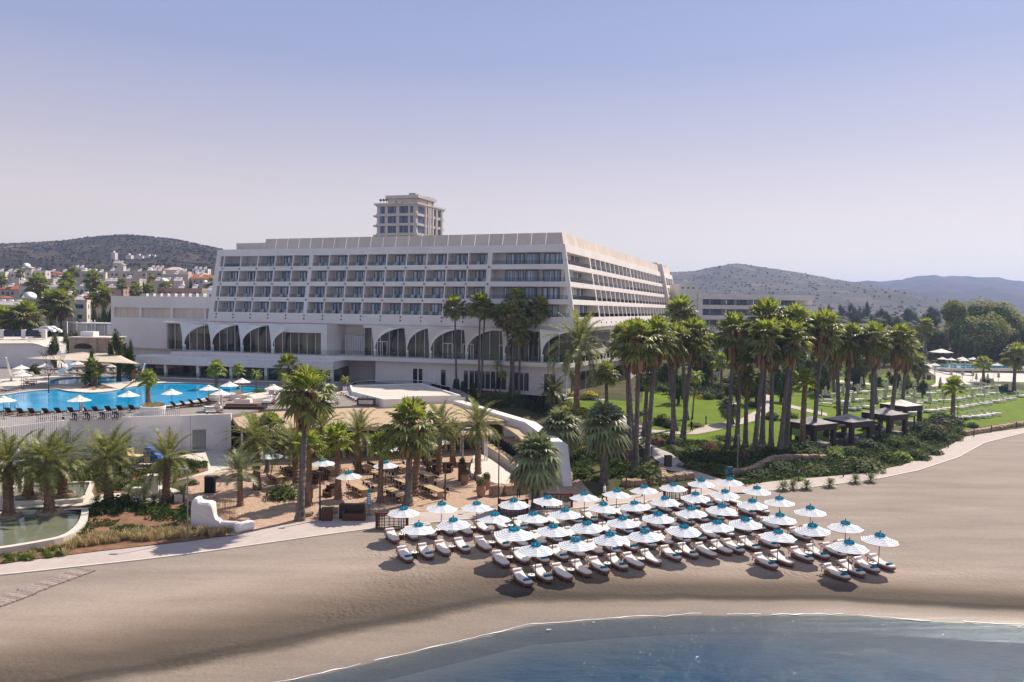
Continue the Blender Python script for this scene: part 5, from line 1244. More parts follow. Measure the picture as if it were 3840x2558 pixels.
# hotel front
HG='tall palms in front of the hotel'
PM('V','h',412,590,'c',392,1210,'slender tall fan palm farthest left in front of the hotel arches',1.15,None,HG,1,.75)
PM('V','h',632,600,'c',650,1190,'slender tall fan palm second from the left before the arches',1.25,None,HG,1,.7)
PM('W','h',655,605,'c',700,1230,'fan palm whose trunk stands close beside the second slender palm',.9,None,HG,.5,.75)
for x,y,cx,cy,lab,sc in ((950,600,1020,1150,'highest fan palm of the cluster before the hotel',1.2),(985,640,985,1280,'fan palm at the left of the hotel cluster',1.1),(1040,650,1060,1440,'lowest fan palm in the hotel cluster',1.2),(1120,640,1240,1230,'fan palm with a spreading top in the hotel cluster',1.15),(1185,640,1230,1300,'fan palm beside the spreading one in the hotel cluster',.9),(1300,560,1330,1340,'darker fan palm right of the cluster',1.1),(1430,580,1455,1310,'fan palm just left of the huge date palm',1.1)):
    PM('W','h',x,y,'c',cx,cy,lab,sc,None,HG,.7,.85)
PM('D','h',1625,770,'h',1645,60,'huge date palm at the hotel corner, tallest feather crown',2.0,None,None,1,1.25)
for x,y,cx,cy,lab in ((1005,610,900,1290,'drooping fan palm at the left flank of the hotel cluster'),(1150,610,1140,1190,'fan palm in the middle of the hotel cluster, behind'),(1370,560,1540,1400,'fan palm half behind the huge date palm')): PM('W','h',x,y,'c',cx,cy,lab,1.1,None,HG,.8,.85)
PM('Q','h',802,590,'h',830,285,'thin queen palm before the podium windows, left of two',.95,None,'queen palms at the podium'); PM('Q','h',840,620,'h',880,380,'thin queen palm before the podium windows, right of two',.95,None,'queen palms at the podium')
PM('D','h',1200,640,'h',1220,455,'low date palm in the hedge left of the lawn',.85); PM('D','h',1395,720,'h',1385,555,'low date palm beside the yellow flower bed',1.0)
PM('Q','h',1575,600,'h',1580,380,'small palm at the hotel podium corner',.8); PM('Q','h',1450,560,'h',1470,310,'pale drooping palm near the podium corner',1.0)
PM('W','h',1935,740,'h',1925,370,'bright fan palm left of the long row, by the lawn',1.0,None,None,.3,1.2)
PM('Q','g',1835,452,'g',1825,225,'drooping queen palm by the curved glass railing, taller of two',1.25,ZD,'queen palms by the glass railing'); PM('Q','g',1905,450,'g',1915,262,'drooping queen palm by the curved glass railing, shorter of two',.9,ZD,'queen palms by the glass railing')
# garden rows
GG='washingtonia row in the garden'
GG='tall fan palms along the garden'
lst=[(115,1370,150,900,'left most front trunk, near the junction of paths',1.25),(225,1320,330,850,'leaning trunk left of the bin path',1.2),(60,1300,30,890,'trunk partly behind the leftmost one',1.15),(90,1100,20,860,'slim trunk at the left end behind',1.0),(490,1090,520,900,'straight trunk before the walker',1.2),(520,960,430,860,'trunk beside the straight one',1.1),(595,1050,700,850,'trunk leaning right near the walker',1.25),(630,850,570,620,'highest crown at the left of the row',1.35),
 (1050,1140,1120,810,'trunk left of the flower bed',1.3),(1140,1130,1190,1010,'short crown inside the row',1.0),(1230,1120,1245,1270,'short palm with small bright crown',.75),(1320,1200,1430,870,'front trunk bending right above the yellow flowers',1.3),(1400,1110,1440,680,'tall crown at the middle of the row',1.45),(1490,1170,1500,1000,'low crown between two tall trunks',1.0),(1580,1180,1690,880,'leaning trunk before the lawn',1.3),(1645,1110,1720,730,'tall trunk behind the leaning one',1.3),(1915,1110,2010,790,'trunk in front of the first cabana',1.35)]
for x,y,cx,cy,lab,sc in lst: PM('W','i',x,y,'d',cx,cy,'tall garden fan palm: '+lab,sc,None,GG,.85,1.15)
PM('w','i',1805,1110,'i',1835,440,'mid height fan palm with a bright upright fan before the first cabana',1.35,None,None,1,1.7)
PM('Q','i',690,850,'i',730,400,'feathery palm on the left lawn',1.2); PM('w','i',990,590,'i',985,250,'bushy fan palm behind the left lawn',1.3,None,None,1,1.1); PM('w','i',895,520,'i',890,300,'smaller bushy palm behind the left lawn',.9)
PM('V','i',205,1010,'i',240,390,'brown skirted palm among the front trunks',.9,None,None,1,1.2); PM('F','i',1110,900,'i',1060,700,'low dark fan palm by the bend of the path',.8,None,None,1,.5)
for x,y,cx,cy,lab,sc in ((450,640,430,840,'left trunk of the pair at the second cabana',1.3),(500,660,590,830,'right trunk of the pair at the second cabana',1.25),(780,700,810,840,'thick trunk in front of the third cabana',1.35),(820,420,800,770,'trunk behind the thick one',1.1),(965,690,1065,850,'curved trunk beside the third cabana',1.35),(1085,460,1140,960,'trunk on the sunbed lawn, behind the white canopy',1.25)):
    PM('W','j',x,y,'e',cx,cy,'tall fan palm: '+lab,sc,None,GG,.95,1.3)
PM('V','j',1310,165,'e',1335,700,'lone tall fan palm by the far right pool',1.15); PM('w','j',1600,570,'j',1620,240,'round topped palm standing among the lawn loungers',1.6,None,None,1,1.6)
PM('W','j',2220,290,'e',2240,1000,'dark palm at the right edge beyond the sunbeds',1.5,None,None,.4,1.5); PM('w','j',1915,200,'e',1910,1090,'low palm beside the far right pool',1.8,None,None,1,1.6)
for kk,(x,y,cx,cy) in enumerate(((240,250,270,1230),(400,330,395,1020),(620,230,620,1100),(700,240,690,1060),(1245,230,1250,1080))): PM('W','j',x,y,'e',cx,cy,'distant fan palm at the top edge of the sunbed lawn, %s from the left'%ORD[kk],1.2,None,'distant garden palms',.9,1.2)
for kk,(x,y,cx,cy) in enumerate(((600,480,600,950),(780,500,790,1000),(1190,560,1200,1020),(1600,560,1650,1020))): PM('W','i',x,y,'d',cx,cy,'distant fan palm behind the tall garden row, %s from the left'%ORD[kk],1.1,None,'distant garden palms',.9,1.1)
# pool palms
PP='palms on the pool island'
for x,y,cx,cy,lab,sc in ((940,520,940,280,'tallest palm on the round pool island',1.0),(1005,500,1010,330,'right palm on the round pool island',.85),(865,520,862,420,'short left palm on the round pool island',.7),(970,525,975,400,'bushy middle palm on the round pool island',.7)): PM('V','f',x,y,'f',cx,cy,lab,sc*.62,ZD,PP,1,.8)
PM('w','f',1503,710,'f',1495,430,'fan palm growing from the round white planter at the pool edge',1.15,ZD,None,1,1.5); PM('w','f',2195,530,'f',2195,330,'fan palm at the far corner of the pool',1.3,ZD,None,1,1.4)
PM('w','g',310,530,'g',305,340,'fan palm between pool and pavilion, left',.9,ZD); PM('V','g',815,520,'g',815,300,'large dark fan palm in front of the pavilion roof',1.25,ZD); PM('Q','g',790,585,'g',790,420,'small yellowish palm below the large dark one',1.0,ZD); PM('Q','g',1170,560,'g',1170,390,'feathery palm at the pavilion corner',1.15,ZD); PM('Q','g',1345,560,'g',1390,440,'small feathery palm by the pavilion side',.8,ZD)
PM('V','a',300,1390,'a',308,1200,'palm in front of the white curved building',.85,ZD,None,1,.8)
PM('Q','g',490,560,'g',490,380,'loose feathery palm at the pool edge',.9,ZD)
# small young palms on the beach
g2='young palms planted at the beach path'
for x,y,lab in ((1990,650,'first young palm at the left end'),(2090,640,'second young palm'),(2230,640,'third young palm with arching leaves'),):
    q=G('n',x,y); palm('S',q,q+Vector((0,0,.35)),'%s of the beach path row'%lab,.42,g2,1,.3)
for x,y,lab in ((355,1265,'small middle young palm'),(615,1225,'fuller young palm'),(770,1215,'spiky young palm at the right end')):
    q=G('j',x,y); palm('S',q,q+Vector((0,0,.35)),'%s of the beach path row'%lab,.42,g2,1,.3)
for i,(x,y) in enumerate(((985,900),(1310,860),(1465,850),(1560,890),(1780,880),(1850,870),(1250,880))):
    q=G('k',x,y); palm('S',q,q+Vector((0,0,(.9 if i in(1,2,5) else .3))),'young palm in the dry bed before the ponds, %s from the left'%ORD[i],.38,'young palms in the dry bed',1,.35)
# ---------------- shrubs ----------------
def leaf_cloud(mb,c,rx,ry,rz,n,s,rg,mi=0,flat=.15):
    for _ in range(n):
        while 1:
            x,y,z=rg.uniform(-1,1),rg.uniform(-1,1),rg.uniform(-flat,1)
            d=x*x+y*y+z*z
            if d<1 and rg.random()<d**1.5+.08: break
        k=1+.22*noise.noise(Vector((x*1.7+c[0],y*1.7+c[1],z*1.7)))
        q=Vector((c[0]+x*rx*k,c[1]+y*ry*k,c[2]+z*rz*k)); nrm=Vector((x/rx,y/ry,z/rz+.3)).normalized(); nrm=(nrm+Vector((rg.uniform(-.7,.7),rg.uniform(-.7,.7),rg.uniform(-.7,.7)))).normalized()
        u=nrm.orthogonal().normalized(); a=rg.uniform(0,PI); w=nrm.cross(u); u,w=u*math.cos(a)+w*math.sin(a),w*math.cos(a)-u*math.sin(a); ss=s*rg.uniform(.6,1.35)
        mb.add([q-u*ss,q-w*ss*.45,q+u*ss,q+w*ss*.45],[(0,1,2,3)],mi)
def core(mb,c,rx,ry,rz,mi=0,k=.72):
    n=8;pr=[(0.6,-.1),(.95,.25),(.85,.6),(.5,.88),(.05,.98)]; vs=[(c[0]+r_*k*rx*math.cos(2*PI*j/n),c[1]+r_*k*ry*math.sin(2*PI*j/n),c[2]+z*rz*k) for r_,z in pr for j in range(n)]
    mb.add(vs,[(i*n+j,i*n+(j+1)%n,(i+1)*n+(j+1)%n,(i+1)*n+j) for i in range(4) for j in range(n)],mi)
SB={}
def shrub_mesh(kind):
    if kind in SB: return SB[kind]
    rg=random.Random(hash(kind)%1000 if False else sum(map(ord,kind))); mb=MB(); m={'d':'leaf_d','m':'leaf_m','l':'leaf_l','o':'leaf_o','y':'leaf_y','r':'leaf_r','s':'straw'}[kind[0]]; v=int(kind[1]) if len(kind)>1 else 0
    if kind[0]=='s':
        for _ in range(60):
            az=rg.uniform(0,2*PI); r_=rg.random()*.3; b=Vector((r_*math.cos(az),r_*math.sin(az),0)); t=b+Vector((math.cos(az)*rg.uniform(.1,.55),math.sin(az)*rg.uniform(.1,.55),rg.uniform(.6,1.05))); s_=Vector((-math.sin(az),math.cos(az),0))*.03
            mb.add([b-s_,b+s_,t+s_*.6,t-s_*.6],[(0,1,2,3)])
        mats=[M[m]]
    else:
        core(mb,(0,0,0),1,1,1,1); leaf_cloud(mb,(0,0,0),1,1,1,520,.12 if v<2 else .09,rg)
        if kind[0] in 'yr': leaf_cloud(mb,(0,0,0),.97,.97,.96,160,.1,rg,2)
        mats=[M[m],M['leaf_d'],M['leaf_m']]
    o=mb.build('foliage',mats); d=o.data; bpy.data.objects.remove(o); SB[kind]=d; return d
def shrub(kind,pos,rx,rz,label,group=None,ry=None,cat='shrub',name='shrub'):
    T=thing(name,label,cat,pos,rp_.uniform(0,6),group); f=bpy.data.objects.new('foliage',shrub_mesh(kind)); COL.objects.link(f); f.parent=T; f.scale=(rx,ry or rx,rz)
    return T
def SH(kind,t,x,y,rpx,label,hr=.8,group=None,z=None,name='shrub'):
    b=G(t,x,y) if z is None else PZ(*p(t,x,y),z); r_=rpx*K*b.y/F; return shrub(kind,b-Vector((0,0,.05)),r_,r_*hr*1.15,label,group,None,'shrub' if name=='shrub' else name.replace('_',' '),name)
for a in (('o0','l',930,830,195,'large low rounded shrub beside the dark dining table',.75),('m0','h',1690,1430,95,'round bright green bush right of the white wall foot',.9),('m0','h',2040,1320,110,'bushy green shrub behind the ribbed palm trunk',.7),('m0','h',1840,1460,70,'low bush at the foot of the ribbed trunk',.7),('o0','i',230,1470,190,'big dome of fine green foliage left of the bin',.85),('o0','i',170,1330,110,'green dome behind the big one left of the bin path',.8),('m0','i',510,1420,90,'low shrub right of the bin',.4),
 ('r0','i',340,1090,90,'pinkish brown flowering shrub left of the path bend',.8),('m0','i',520,1080,100,'green shrub between pink shrub and straight trunk',.6),('m0','i',700,1180,110,'bright green shrub left of the yellow flowers',.6),('r0','i',870,1150,95,'bronze shrub behind the yellow flowers',.8),('y0','i',930,1190,70,'yellow flowering bush in front of the palm row',.9),('y0','i',1060,1200,65,'smaller yellow bush beside the first yellow one',.7),('r0','i',1200,1230,85,'bronze shrub right of the yellow flowers',.9),('d0','i',1420,1220,90,'dark bush at the trunks before the lawn',.9),('d0','i',920,1280,190,'dark mass of shrub below the yellow flowers',.55),('d0','i',1120,1300,140,'dark shrub under the bronze one',.6),('o0','i',700,1340,170,'grey green creeping shrub above the path curve',.35),('o0','i',1000,1390,190,'grey green creeping shrub along the stone wall foot',.35),
 ('d0','i',380,900,110,'dark round shrub at the edge of the left lawn',.9),('d0','i',470,930,90,'dark shrub beside the straight trunk',.8),('m0','i',730,920,90,'creeping green bush by the walker',.45),('d0','i',1040,1050,150,'brown green bed of low shrubs on the right lawn',.3),('d0','i',1500,850,90,'dark shrub at the plaza end of the path',.8),('m0','i',1700,830,80,'green shrub left of the first cabana',.7),('d0','i',1310,720,70,'dark bush beside the stone post on the path',.8),('y0','i',770,640,45,'yellow bush at the top of the left lawn',1.0),('y0','i',660,590,35,'small yellow flowering bush by the feathery palm',1.0),('y0','i',400,500,60,'yellow flowers behind the left lawn, leftmost',.6),('d0','i',850,640,80,'lavender dark shrub at the top edge of the left lawn',.7),('d0','i',1000,640,90,'dark shrub at the upper lawn edge, right',.7),('d0','i',380,560,90,'dark shrub in the shade at the top left lawn corner',.7),
 ('d0','i',1700,1210,130,'dark shrub under the first cabana, left',.6),('d0','i',1900,1230,140,'dark shrub under the first cabana, right',.6),('l0','i',2140,1240,85,'bright lime fan bush below the first pergola',.9),('l0','j',400,940,95,'bright spiky bush in front of the boulder wall',.9)):
    SH(a[0],a[1],a[2],a[3],a[4],a[5],a[6])
for a in (('o0','j',690,1090,215,'broad clipped dome hedge beside the beach path',.55),('l0','j',1080,1000,110,'bright green mounded bush by the beach path',.9),('m0','j',950,1000,100,'green mound left of the bright one',.9),('o0','j',1260,980,130,'dark clipped mound beside the path, middle',.75),('o0','j',1400,930,110,'dark clipped mound beside the path, right',.75),('d0','j',1400,790,150,'large dark round shrub at the path bend',.9),('r0','j',1440,720,115,'pink blossoming shrub above the dark round one',.75),('o0','j',1620,790,80,'small clipped dome at the end of the boulder wall',.8),('d0','j',1800,660,65,'dark bush on the lawn edge by the boulders',.8),('d0','j',1560,620,190,'long dark hedge mound at the round topped palm',.4),('m0','j',1480,560,110,'green bush left of the round topped palm',.5),('m0','j',1010,850,110,'spreading green shrub above the curved steps',.9),('d0','j',760,880,140,'dark shrub below the second cabana',.7),('d0','j',600,950,120,'dark shrub in front of the second pergola',.7),('m0','j',1180,840,100,'dark green shrub right of the curved steps',.9),('d0','j',1250,700,110,'dark shrub between third pergola and blossoms',.8),('m0','j',900,790,110,'green bushes at the foot of the third cabana',.7),('y0','j',960,690,45,'yellow shrub in the third cabana bed',.9),('y0','j',990,740,30,'small yellow bloom near the third cabana',.8),('d0','j',120,900,160,'dark shrub bank at the first pergola',.6),('o0','j',200,1110,170,'dark ground shrub below the boulder wall',.45),('d0','j',-150,1080,190,'dark ground shrub left below the boulder wall',.4),('d0','j',-400,1140,180,'ground shrub bank right of the lamp post',.35),('l0','j',50,1195,80,'low yellow green bush by the young palms',.45),
 ('d0','h',870,700,120,'dark shrub at the upper end of the sloping wall',.8),('d0','h',1050,700,110,'dark shrub beside the tall lamp on the slope',.8),('m0','h',960,660,130,'bright hedge top behind the sloping wall',.6),('d0','h',1160,740,90,'white flowered dark shrub above the wall',.9),('d0','h',1320,730,90,'white flowered dark shrub right of the first',.9),('y0','h',1530,750,90,'yellow flower bank below the small lawn, left',.5),('y0','h',1650,770,100,'yellow flower bank below the small lawn, right',.45),('y0','h',1760,600,80,'yellow flowers along the hotel path',.5),('d0','h',1740,640,130,'dark hedge below the yellow flowers by the hotel',.35),('y0','h',1580,600,50,'yellow flowers left of the hedge by the huge palm',.6),('y0','h',450,600,60,'yellow flowers behind the first cypress',.8),('y0','h',540,610,60,'yellow flowers between the cypresses',.7),('y0','h',610,610,50,'yellow flowers right of the last cypress',.6),('r0','h',760,610,90,'pale pink hydrangea like bed',.5),('l0','h',880,620,80,'bright shrub right of the pink bed',.6),('d0','h',780,500,90,'dark round shrub before the podium glass',.5),('m0','h',1630,1260,100,'green shrub right of the wall, upper',.8),('d0','h',1750,1220,120,'dark shrub between wall and ribbed trunk',.8),('d0','h',2060,1200,110,'dark shrub right of the ribbed trunk',.8),('y0','h',1700,1170,60,'yellow tinted bush behind the wall foot',.8),('m0','h',2130,1230,90,'bright leaf bush left of the dark lamp post',.6),('o0','h',2240,1450,90,'low rounded bush by the lamp post base',.7),('m0','h',1260,690,90,'light hedge behind the wall, middle',.6),('m0','h',1450,660,90,'hedge left of the small lawn',.5),('d0','h',2010,780,90,'dark bush right of the small lawn',.8),('l0','h',2300,800,90,'bright bush under the garden palms',.6)):
    SH(a[0],a[1],a[2],a[3],a[4],a[5],a[6])
# dense ground cover in beds: one uncountable mass
gc=MB(); rg=random.Random(5)
def cover(t,poly,n,s,hmax,mi=0,dens=None):
    P=[Vector(q[:2]) for q in gp(t,poly)]; x0,x1=min(q.x for q in P),max(q.x for q in P); y0,y1=min(q.y for q in P),max(q.y for q in P)
    def ins(x,y):
        c=False
        for i in range(len(P)):
            a,b=P[i],P[i-1]
            if (a.y>y)!=(b.y>y) and x<(b.x-a.x)*(y-a.y)/(b.y-a.y)+a.x: c=not c
        return c
    k=0;tries=0
    while k<n and tries<n*6:
        tries+=1; x,y=rg.uniform(x0,x1),rg.uniform(y0,y1)
        if not ins(x,y): continue
        v=noise.noise(Vector((x*.35,y*.35,2))); 
        if v<-.25: continue
        z=float(g(x,y)); q=Vector((x,y,z+rg.random()*hmax*(.6+v))); u=Vector((rg.uniform(-1,1),rg.uniform(-1,1),rg.uniform(-.5,.7))).normalized(); w=u.orthogonal().normalized(); ss=s*rg.uniform(.6,1.5)
        mm=mi if rg.random()<.75 else (mi+1)%3
        gc.add([q-u*ss,q-w*ss*.5,q+u*ss,q+w*ss*.5],[(0,1,2,3)],mm); k+=1
cover('i',[(300,1010),(520,1060),(800,1090),(1200,1140),(1650,1150),(2050,1160),(2060,1240),(1500,1260),(1300,1370),(1000,1400),(700,1360),(520,1220),(400,1130)],9000,.17,.75,0)
cover('i',[(1000,1450),(1400,1400),(1500,1300),(2000,1280),(2320,1240),(2320,1400),(1900,1430),(1500,1470),(1250,1530)],6500,.16,.5,0)
cover('j',[(0,1000),(700,850),(1100,680),(1400,560),(1700,640),(1740,760),(1500,880),(1300,960),(1080,1050),(850,1090),(450,1150),(0,1170)],10000,.17,.6,0)
cover('h',[(1560,1150),(1700,1050),(2000,1100),(2325,1050),(2325,1400),(2200,1500),(1980,1440),(1700,1400),(1600,1480)],6500,.16,.6,0)
cover('h',[(700,640),(1000,630),(1400,660),(1600,740),(1800,790),(1850,880),(1500,830),(1280,800),(1000,730),(760,690)],5000,.17,.8,1)
cover('i',[(0,1000),(90,1150),(200,1260),(340,1350),(400,1480),(250,1500),(60,1480),(0,1300)],3500,.16,.6,0)
cover('k',[(380,580),(680,560),(1290,545),(1420,525),(1700,485),(2100,475),(2100,560),(1700,680),(1500,740),(1250,770),(980,800),(1010,700),(700,665),(350,680)],7000,.16,.75,0)
cover('k',[(940,930),(1300,880),(1900,860),(1960,1000),(1900,1100),(1300,1000),(920,1040)],3500,.15,.8,0)
cover('k',[(900,1100),(1500,1050),(1950,1100),(2000,1180),(1500,1260),(900,1280),(700,1290)],2200,.14,.5,2)
cover('i',[(200,480),(600,440),(1000,520),(1500,480),(1700,600),(1300,620),(950,650),(600,620),(230,590)],5000,.22,1.2,0)
tag(gc.build('ground_cover',[M['leaf_d'],M['leaf_m'],M['leaf_o']]),kind='stuff')
# dry slope bed and straw grasses
drape('dry_bed',[Vector(q[:2]) for q in gp('k',[(930,930),(1250,900),(1600,900),(1960,880),(2050,1000),(2325,1150),(2280,1225),(1900,1280),(1000,1380),(-100,1520),(-900,1640),(-900,1480),(0,1380),(500,1300),(760,1240),(880,1170)])],M['soil'],.10,2)
i=0; rg=random.Random(8)
for x0,y0,x1,y1,n in ((-40,1455,900,1310,44),(900,1300,2280,1200,40),(760,1290,1950,1180,34),(60,1490,700,1400,20)):
    for k in range(n):
        t=(k+rg.uniform(-.4,.4))/n; x=x0+(x1-x0)*t; y=y0+(y1-y0)*t+rg.uniform(-22,22); b=G('k',x,y); i+=1
        s_=rg.uniform(.5,.95); shrub('s0' if x>650 or rg.random()<.4 else 'm1',b,s_*(1 if x>650 else .45),s_*(.9 if x>650 else .5),'straw coloured grass tuft in the strip between the ponds and the beach path','grass tufts in the dry strip',None,'grass tuft','grass_tuft')
for x,y,r_,kk,lab in ((1110,1120,60,'d1','dark tuft bush left in the dry bed'),(1330,1130,55,'m1','green bush in the middle of the dry bed'),(1520,1190,50,'d1','dark bush near the straw grass'),(1180,1180,55,'d1','bush above the straw grass, left'),(1700,1130,60,'o1','grey bush beside the lamp post'),(1620,1050,70,'d1','dark bush right in the dry bed'),(1260,970,60,'o1','silvery bush under the young palms'),(1900,1000,80,'o1','grey bushes against the white tower wall'),(960,960,50,'m1','spiky bush by the tall date palm'),(2280,1180,70,'d1','leafy bush at the foot of the rounded white wall'),(1020,1230,50,'m1','green clump in the grasses'),(1420,1010,60,'d1','dark bush at the centre top of the dry bed')):
    SH(kk,'k',x,y,r_,lab,.8)
for x,y,r_,kk,lab in ((390,640,90,'m0','round green shrub left behind the far pond'),(560,620,80,'d0','green shrub in the bed behind the far pond'),(850,590,110,'d0','dark shrub below the thin palm'),(760,600,90,'m0','dark shrub left of the thin palm'),(1150,700,110,'o0','oleander bush right of the pond corner'),(1300,730,100,'o0','oleander bush left of the white box'),(1450,690,90,'m0','bushy plant behind the white box'),(1040,770,50,'l0','spiky bright plant at the bed corner'),(1950,520,90,'d0','dark plant right of the lopsided palm'),(1850,470,60,'o0','spiky plant by the lopsided palm'),(2000,270,45,'m0','small potted tree before the grey door'),(-20,600,50,'m0','round shrub at the far left edge'),(1950,700,70,'o0','grassy plants behind the curved bench'),(2190,640,45,'d0','little bush beside the black bin')):
    SH(kk,'k',x,y,r_,lab,.9)
# ---------------- broadleaf trees ----------------
TRM={}
def tree_mesh(v,mk):
    if (v,mk) in TRM: return TRM[(v,mk)]
    rg=random.Random(v*7+3); lobes=[]
    n=9+v%3
    for i in range(n):
        az=rg.uniform(0,2*PI); r_=rg.uniform(.15,.62); z=rg.uniform(.28,.80); lobes.append((r_*math.cos(az),r_*math.sin(az),z,rg.uniform(.24,.38)))
    mb=MB()
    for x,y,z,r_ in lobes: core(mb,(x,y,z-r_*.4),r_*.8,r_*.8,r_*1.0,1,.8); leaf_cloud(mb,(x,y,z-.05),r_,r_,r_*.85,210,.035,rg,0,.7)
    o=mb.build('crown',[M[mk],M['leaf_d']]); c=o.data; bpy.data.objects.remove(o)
    mb=MB(); mb.tube((0,0,-.05),(0,0,.42),.045,.03,7)
    for x,y,z,r_ in lobes: mb.tube((0,0,.28),(x*.8,y*.8,z-.1),.02,.008,5)
    o=mb.build('trunk',M['bark']); t=o.data; bpy.data.objects.remove(o); TRM[(v,mk)]=(c,t); return c,t
def tree(pos,h,w,label,mk='leaf_d',v=0,group=None,name='tree',cat='tree'):
    c,t=tree_mesh(v,mk); T=thing(name,label,cat,pos,rp_.uniform(0,6),group)
    a=bpy.data.objects.new('trunk',t); COL.objects.link(a); a.parent=T; a.scale=(h,h,h)
    b=bpy.data.objects.new('crown',c); COL.objects.link(b); b.parent=T; b.scale=(w,w,h); return T
def TY(t,x,ytop,ybase,Y,wpx,label,mk='leaf_d',v=0,group=None,k=K):
    a=PY(*p(t,x,ytop),Y); b=PY(*p(t,x,ybase),Y); z=min(b.z,float(g(b.x,b.y))+ (b.z-float(g(b.x,b.y))) ) ; gz=float(g(a.x,Y)); base=Vector((a.x,Y,min(b.z,gz+3) if b.z>gz else b.z)); base.z=min(base.z,gz) if b.z<gz+4 else gz
    h=(a.z-base.z)/.98; return tree(base,h,wpx*k*Y/F/.95,label,mk,v,group)
KS=.1913
def TT_(t,x,yt,Y,w,label,mk,v): # town tree: crown half width w px in crop units, sits on the ground
    a=PY(*p(t,x,yt),Y); gz=float(g(a.x,Y)); return tree(Vector((a.x,Y,gz)),max(3,(a.z-gz)/.98),w*KS*Y/F,label,mk,v)
# ---------------- town houses ----------------
def house(t,x0,x1,yt,yb,Y,label,mk='beige1',roof='flat',rot=.35,nw=3,depth=9,lit=0,tank=True,name='house'):
    a=PY(*p(t,x0,yt),Y); b=PY(*p(t,x1,yt),Y); z0=min(PY(*p(t,x0,yb),Y).z,float(g(a.x,Y))+20); gz=float(g((a.x+b.x)/2,Y)); w=(b.x-a.x); zt=a.z
    T=thing(name,label,'house',((a.x+b.x)/2,Y,gz)); h=zt-gz; mb=MB(); W_=w/(math.cos(rot)+.35*math.sin(rot)); D_=min(depth,max(5,W_*.7))
    mb.box(-W_/2,W_/2,0,D_,-3,h)
    T.rotation_euler.z=rot*.6
    if roof=='flat': mb.box(-W_/2-.06,W_/2+.06,-.06,.2,h-.25,h+.35); mb.box(W_/2-.2,W_/2+.06,-.06,D_,h-.25,h+.353); mb.box(-W_/2-.06,-W_/2+.2,.2,D_,h-.25,h+.352)
    mb.build('wall',M[mk],T)
    if roof!='flat':
        r_=MB(); e=.5; hh=min(W_,D_)*.24; r_.add([(-W_/2-e,-e,h),(W_/2+e,-e,h),(W_/2+e,D_+e,h),(-W_/2-e,D_+e,h),(-W_/2+D_*.4,D_/2,h+hh),(W_/2-D_*.4,D_/2,h+hh)] if W_>D_*.85 else [(-W_/2-e,-e,h),(W_/2+e,-e,h),(W_/2+e,D_+e,h),(-W_/2-e,D_+e,h),(-.1,D_/2,h+hh),(.1,D_/2,h+hh)],[(0,1,5,4),(1,2,5),(2,3,4,5),(3,0,4),(0,3,2,1)])
        r_.build('roof',M['tile_red' if roof=='red' else 'beige1'],T)
    rg=random.Random(int(x0*3+yt)); fl=max(1,int(min(h,(zt-z0)+1)/3.1))
    for f in range(fl):
        zz=h-1.0-3.0*f
        if zz<1.6: break
        for i in range(nw):
            if rg.random()<.2: continue
            xx=-W_/2+W_*(i+.5)/nw+rg.uniform(-.2,.2); ww=min(W_/nw*.32,rg.choice((.5,.5,.6,1.0)))
            q=MB(); q.box(xx-ww,xx+ww,-.03,.1,zz-rg.choice((1.1,1.2,1.9)),zz); q.build('window',M['bluepane'],T)
        if rg.random()<.7:
            q=MB(); q.box(W_/2-.1,W_/2+.03,D_*.4,D_*.4+1.0,zz-1.2,zz); q.build('window',M['bluepane'],T)
    if tank and rg.random()<.85:
        n_=1+rg.randint(0,2)
        for i in range(n_):
            q=MB(); xx=-W_/2+W_*(i+.6)/(n_+.3); zz=h+(.35 if roof=='flat' else .9); yy=D_*.35; q.tube((xx-.7,yy,zz+1.1),(xx+.7,yy,zz+1.1),.32,.32,8); q.box(xx-.5,xx-.4,yy-.1,yy+.1,zz-.6,zz+.9); q.box(xx+.4,xx+.5,yy-.1,yy+.1,zz-.6,zz+.9); q.build('water_tank',M['metal_w'],T,True)
            q=MB(); q.add([(xx-.9,yy-1.6,zz+.05),(xx+.9,yy-1.6,zz+.05),(xx+.9,yy-.3,zz+1.0),(xx-.9,yy-.3,zz+1.0),(xx-.9,yy-1.6,zz-.02),(xx+.9,yy-1.6,zz-.02),(xx+.9,yy-.3,zz+.93),(xx-.9,yy-.3,zz+.93)],[(0,1,2,3),(7,6,5,4),(0,4,5,1),(1,5,6,2),(2,6,7,3),(3,7,4,0)]); q.build('solar_panel',M['inner'],T)
    return T
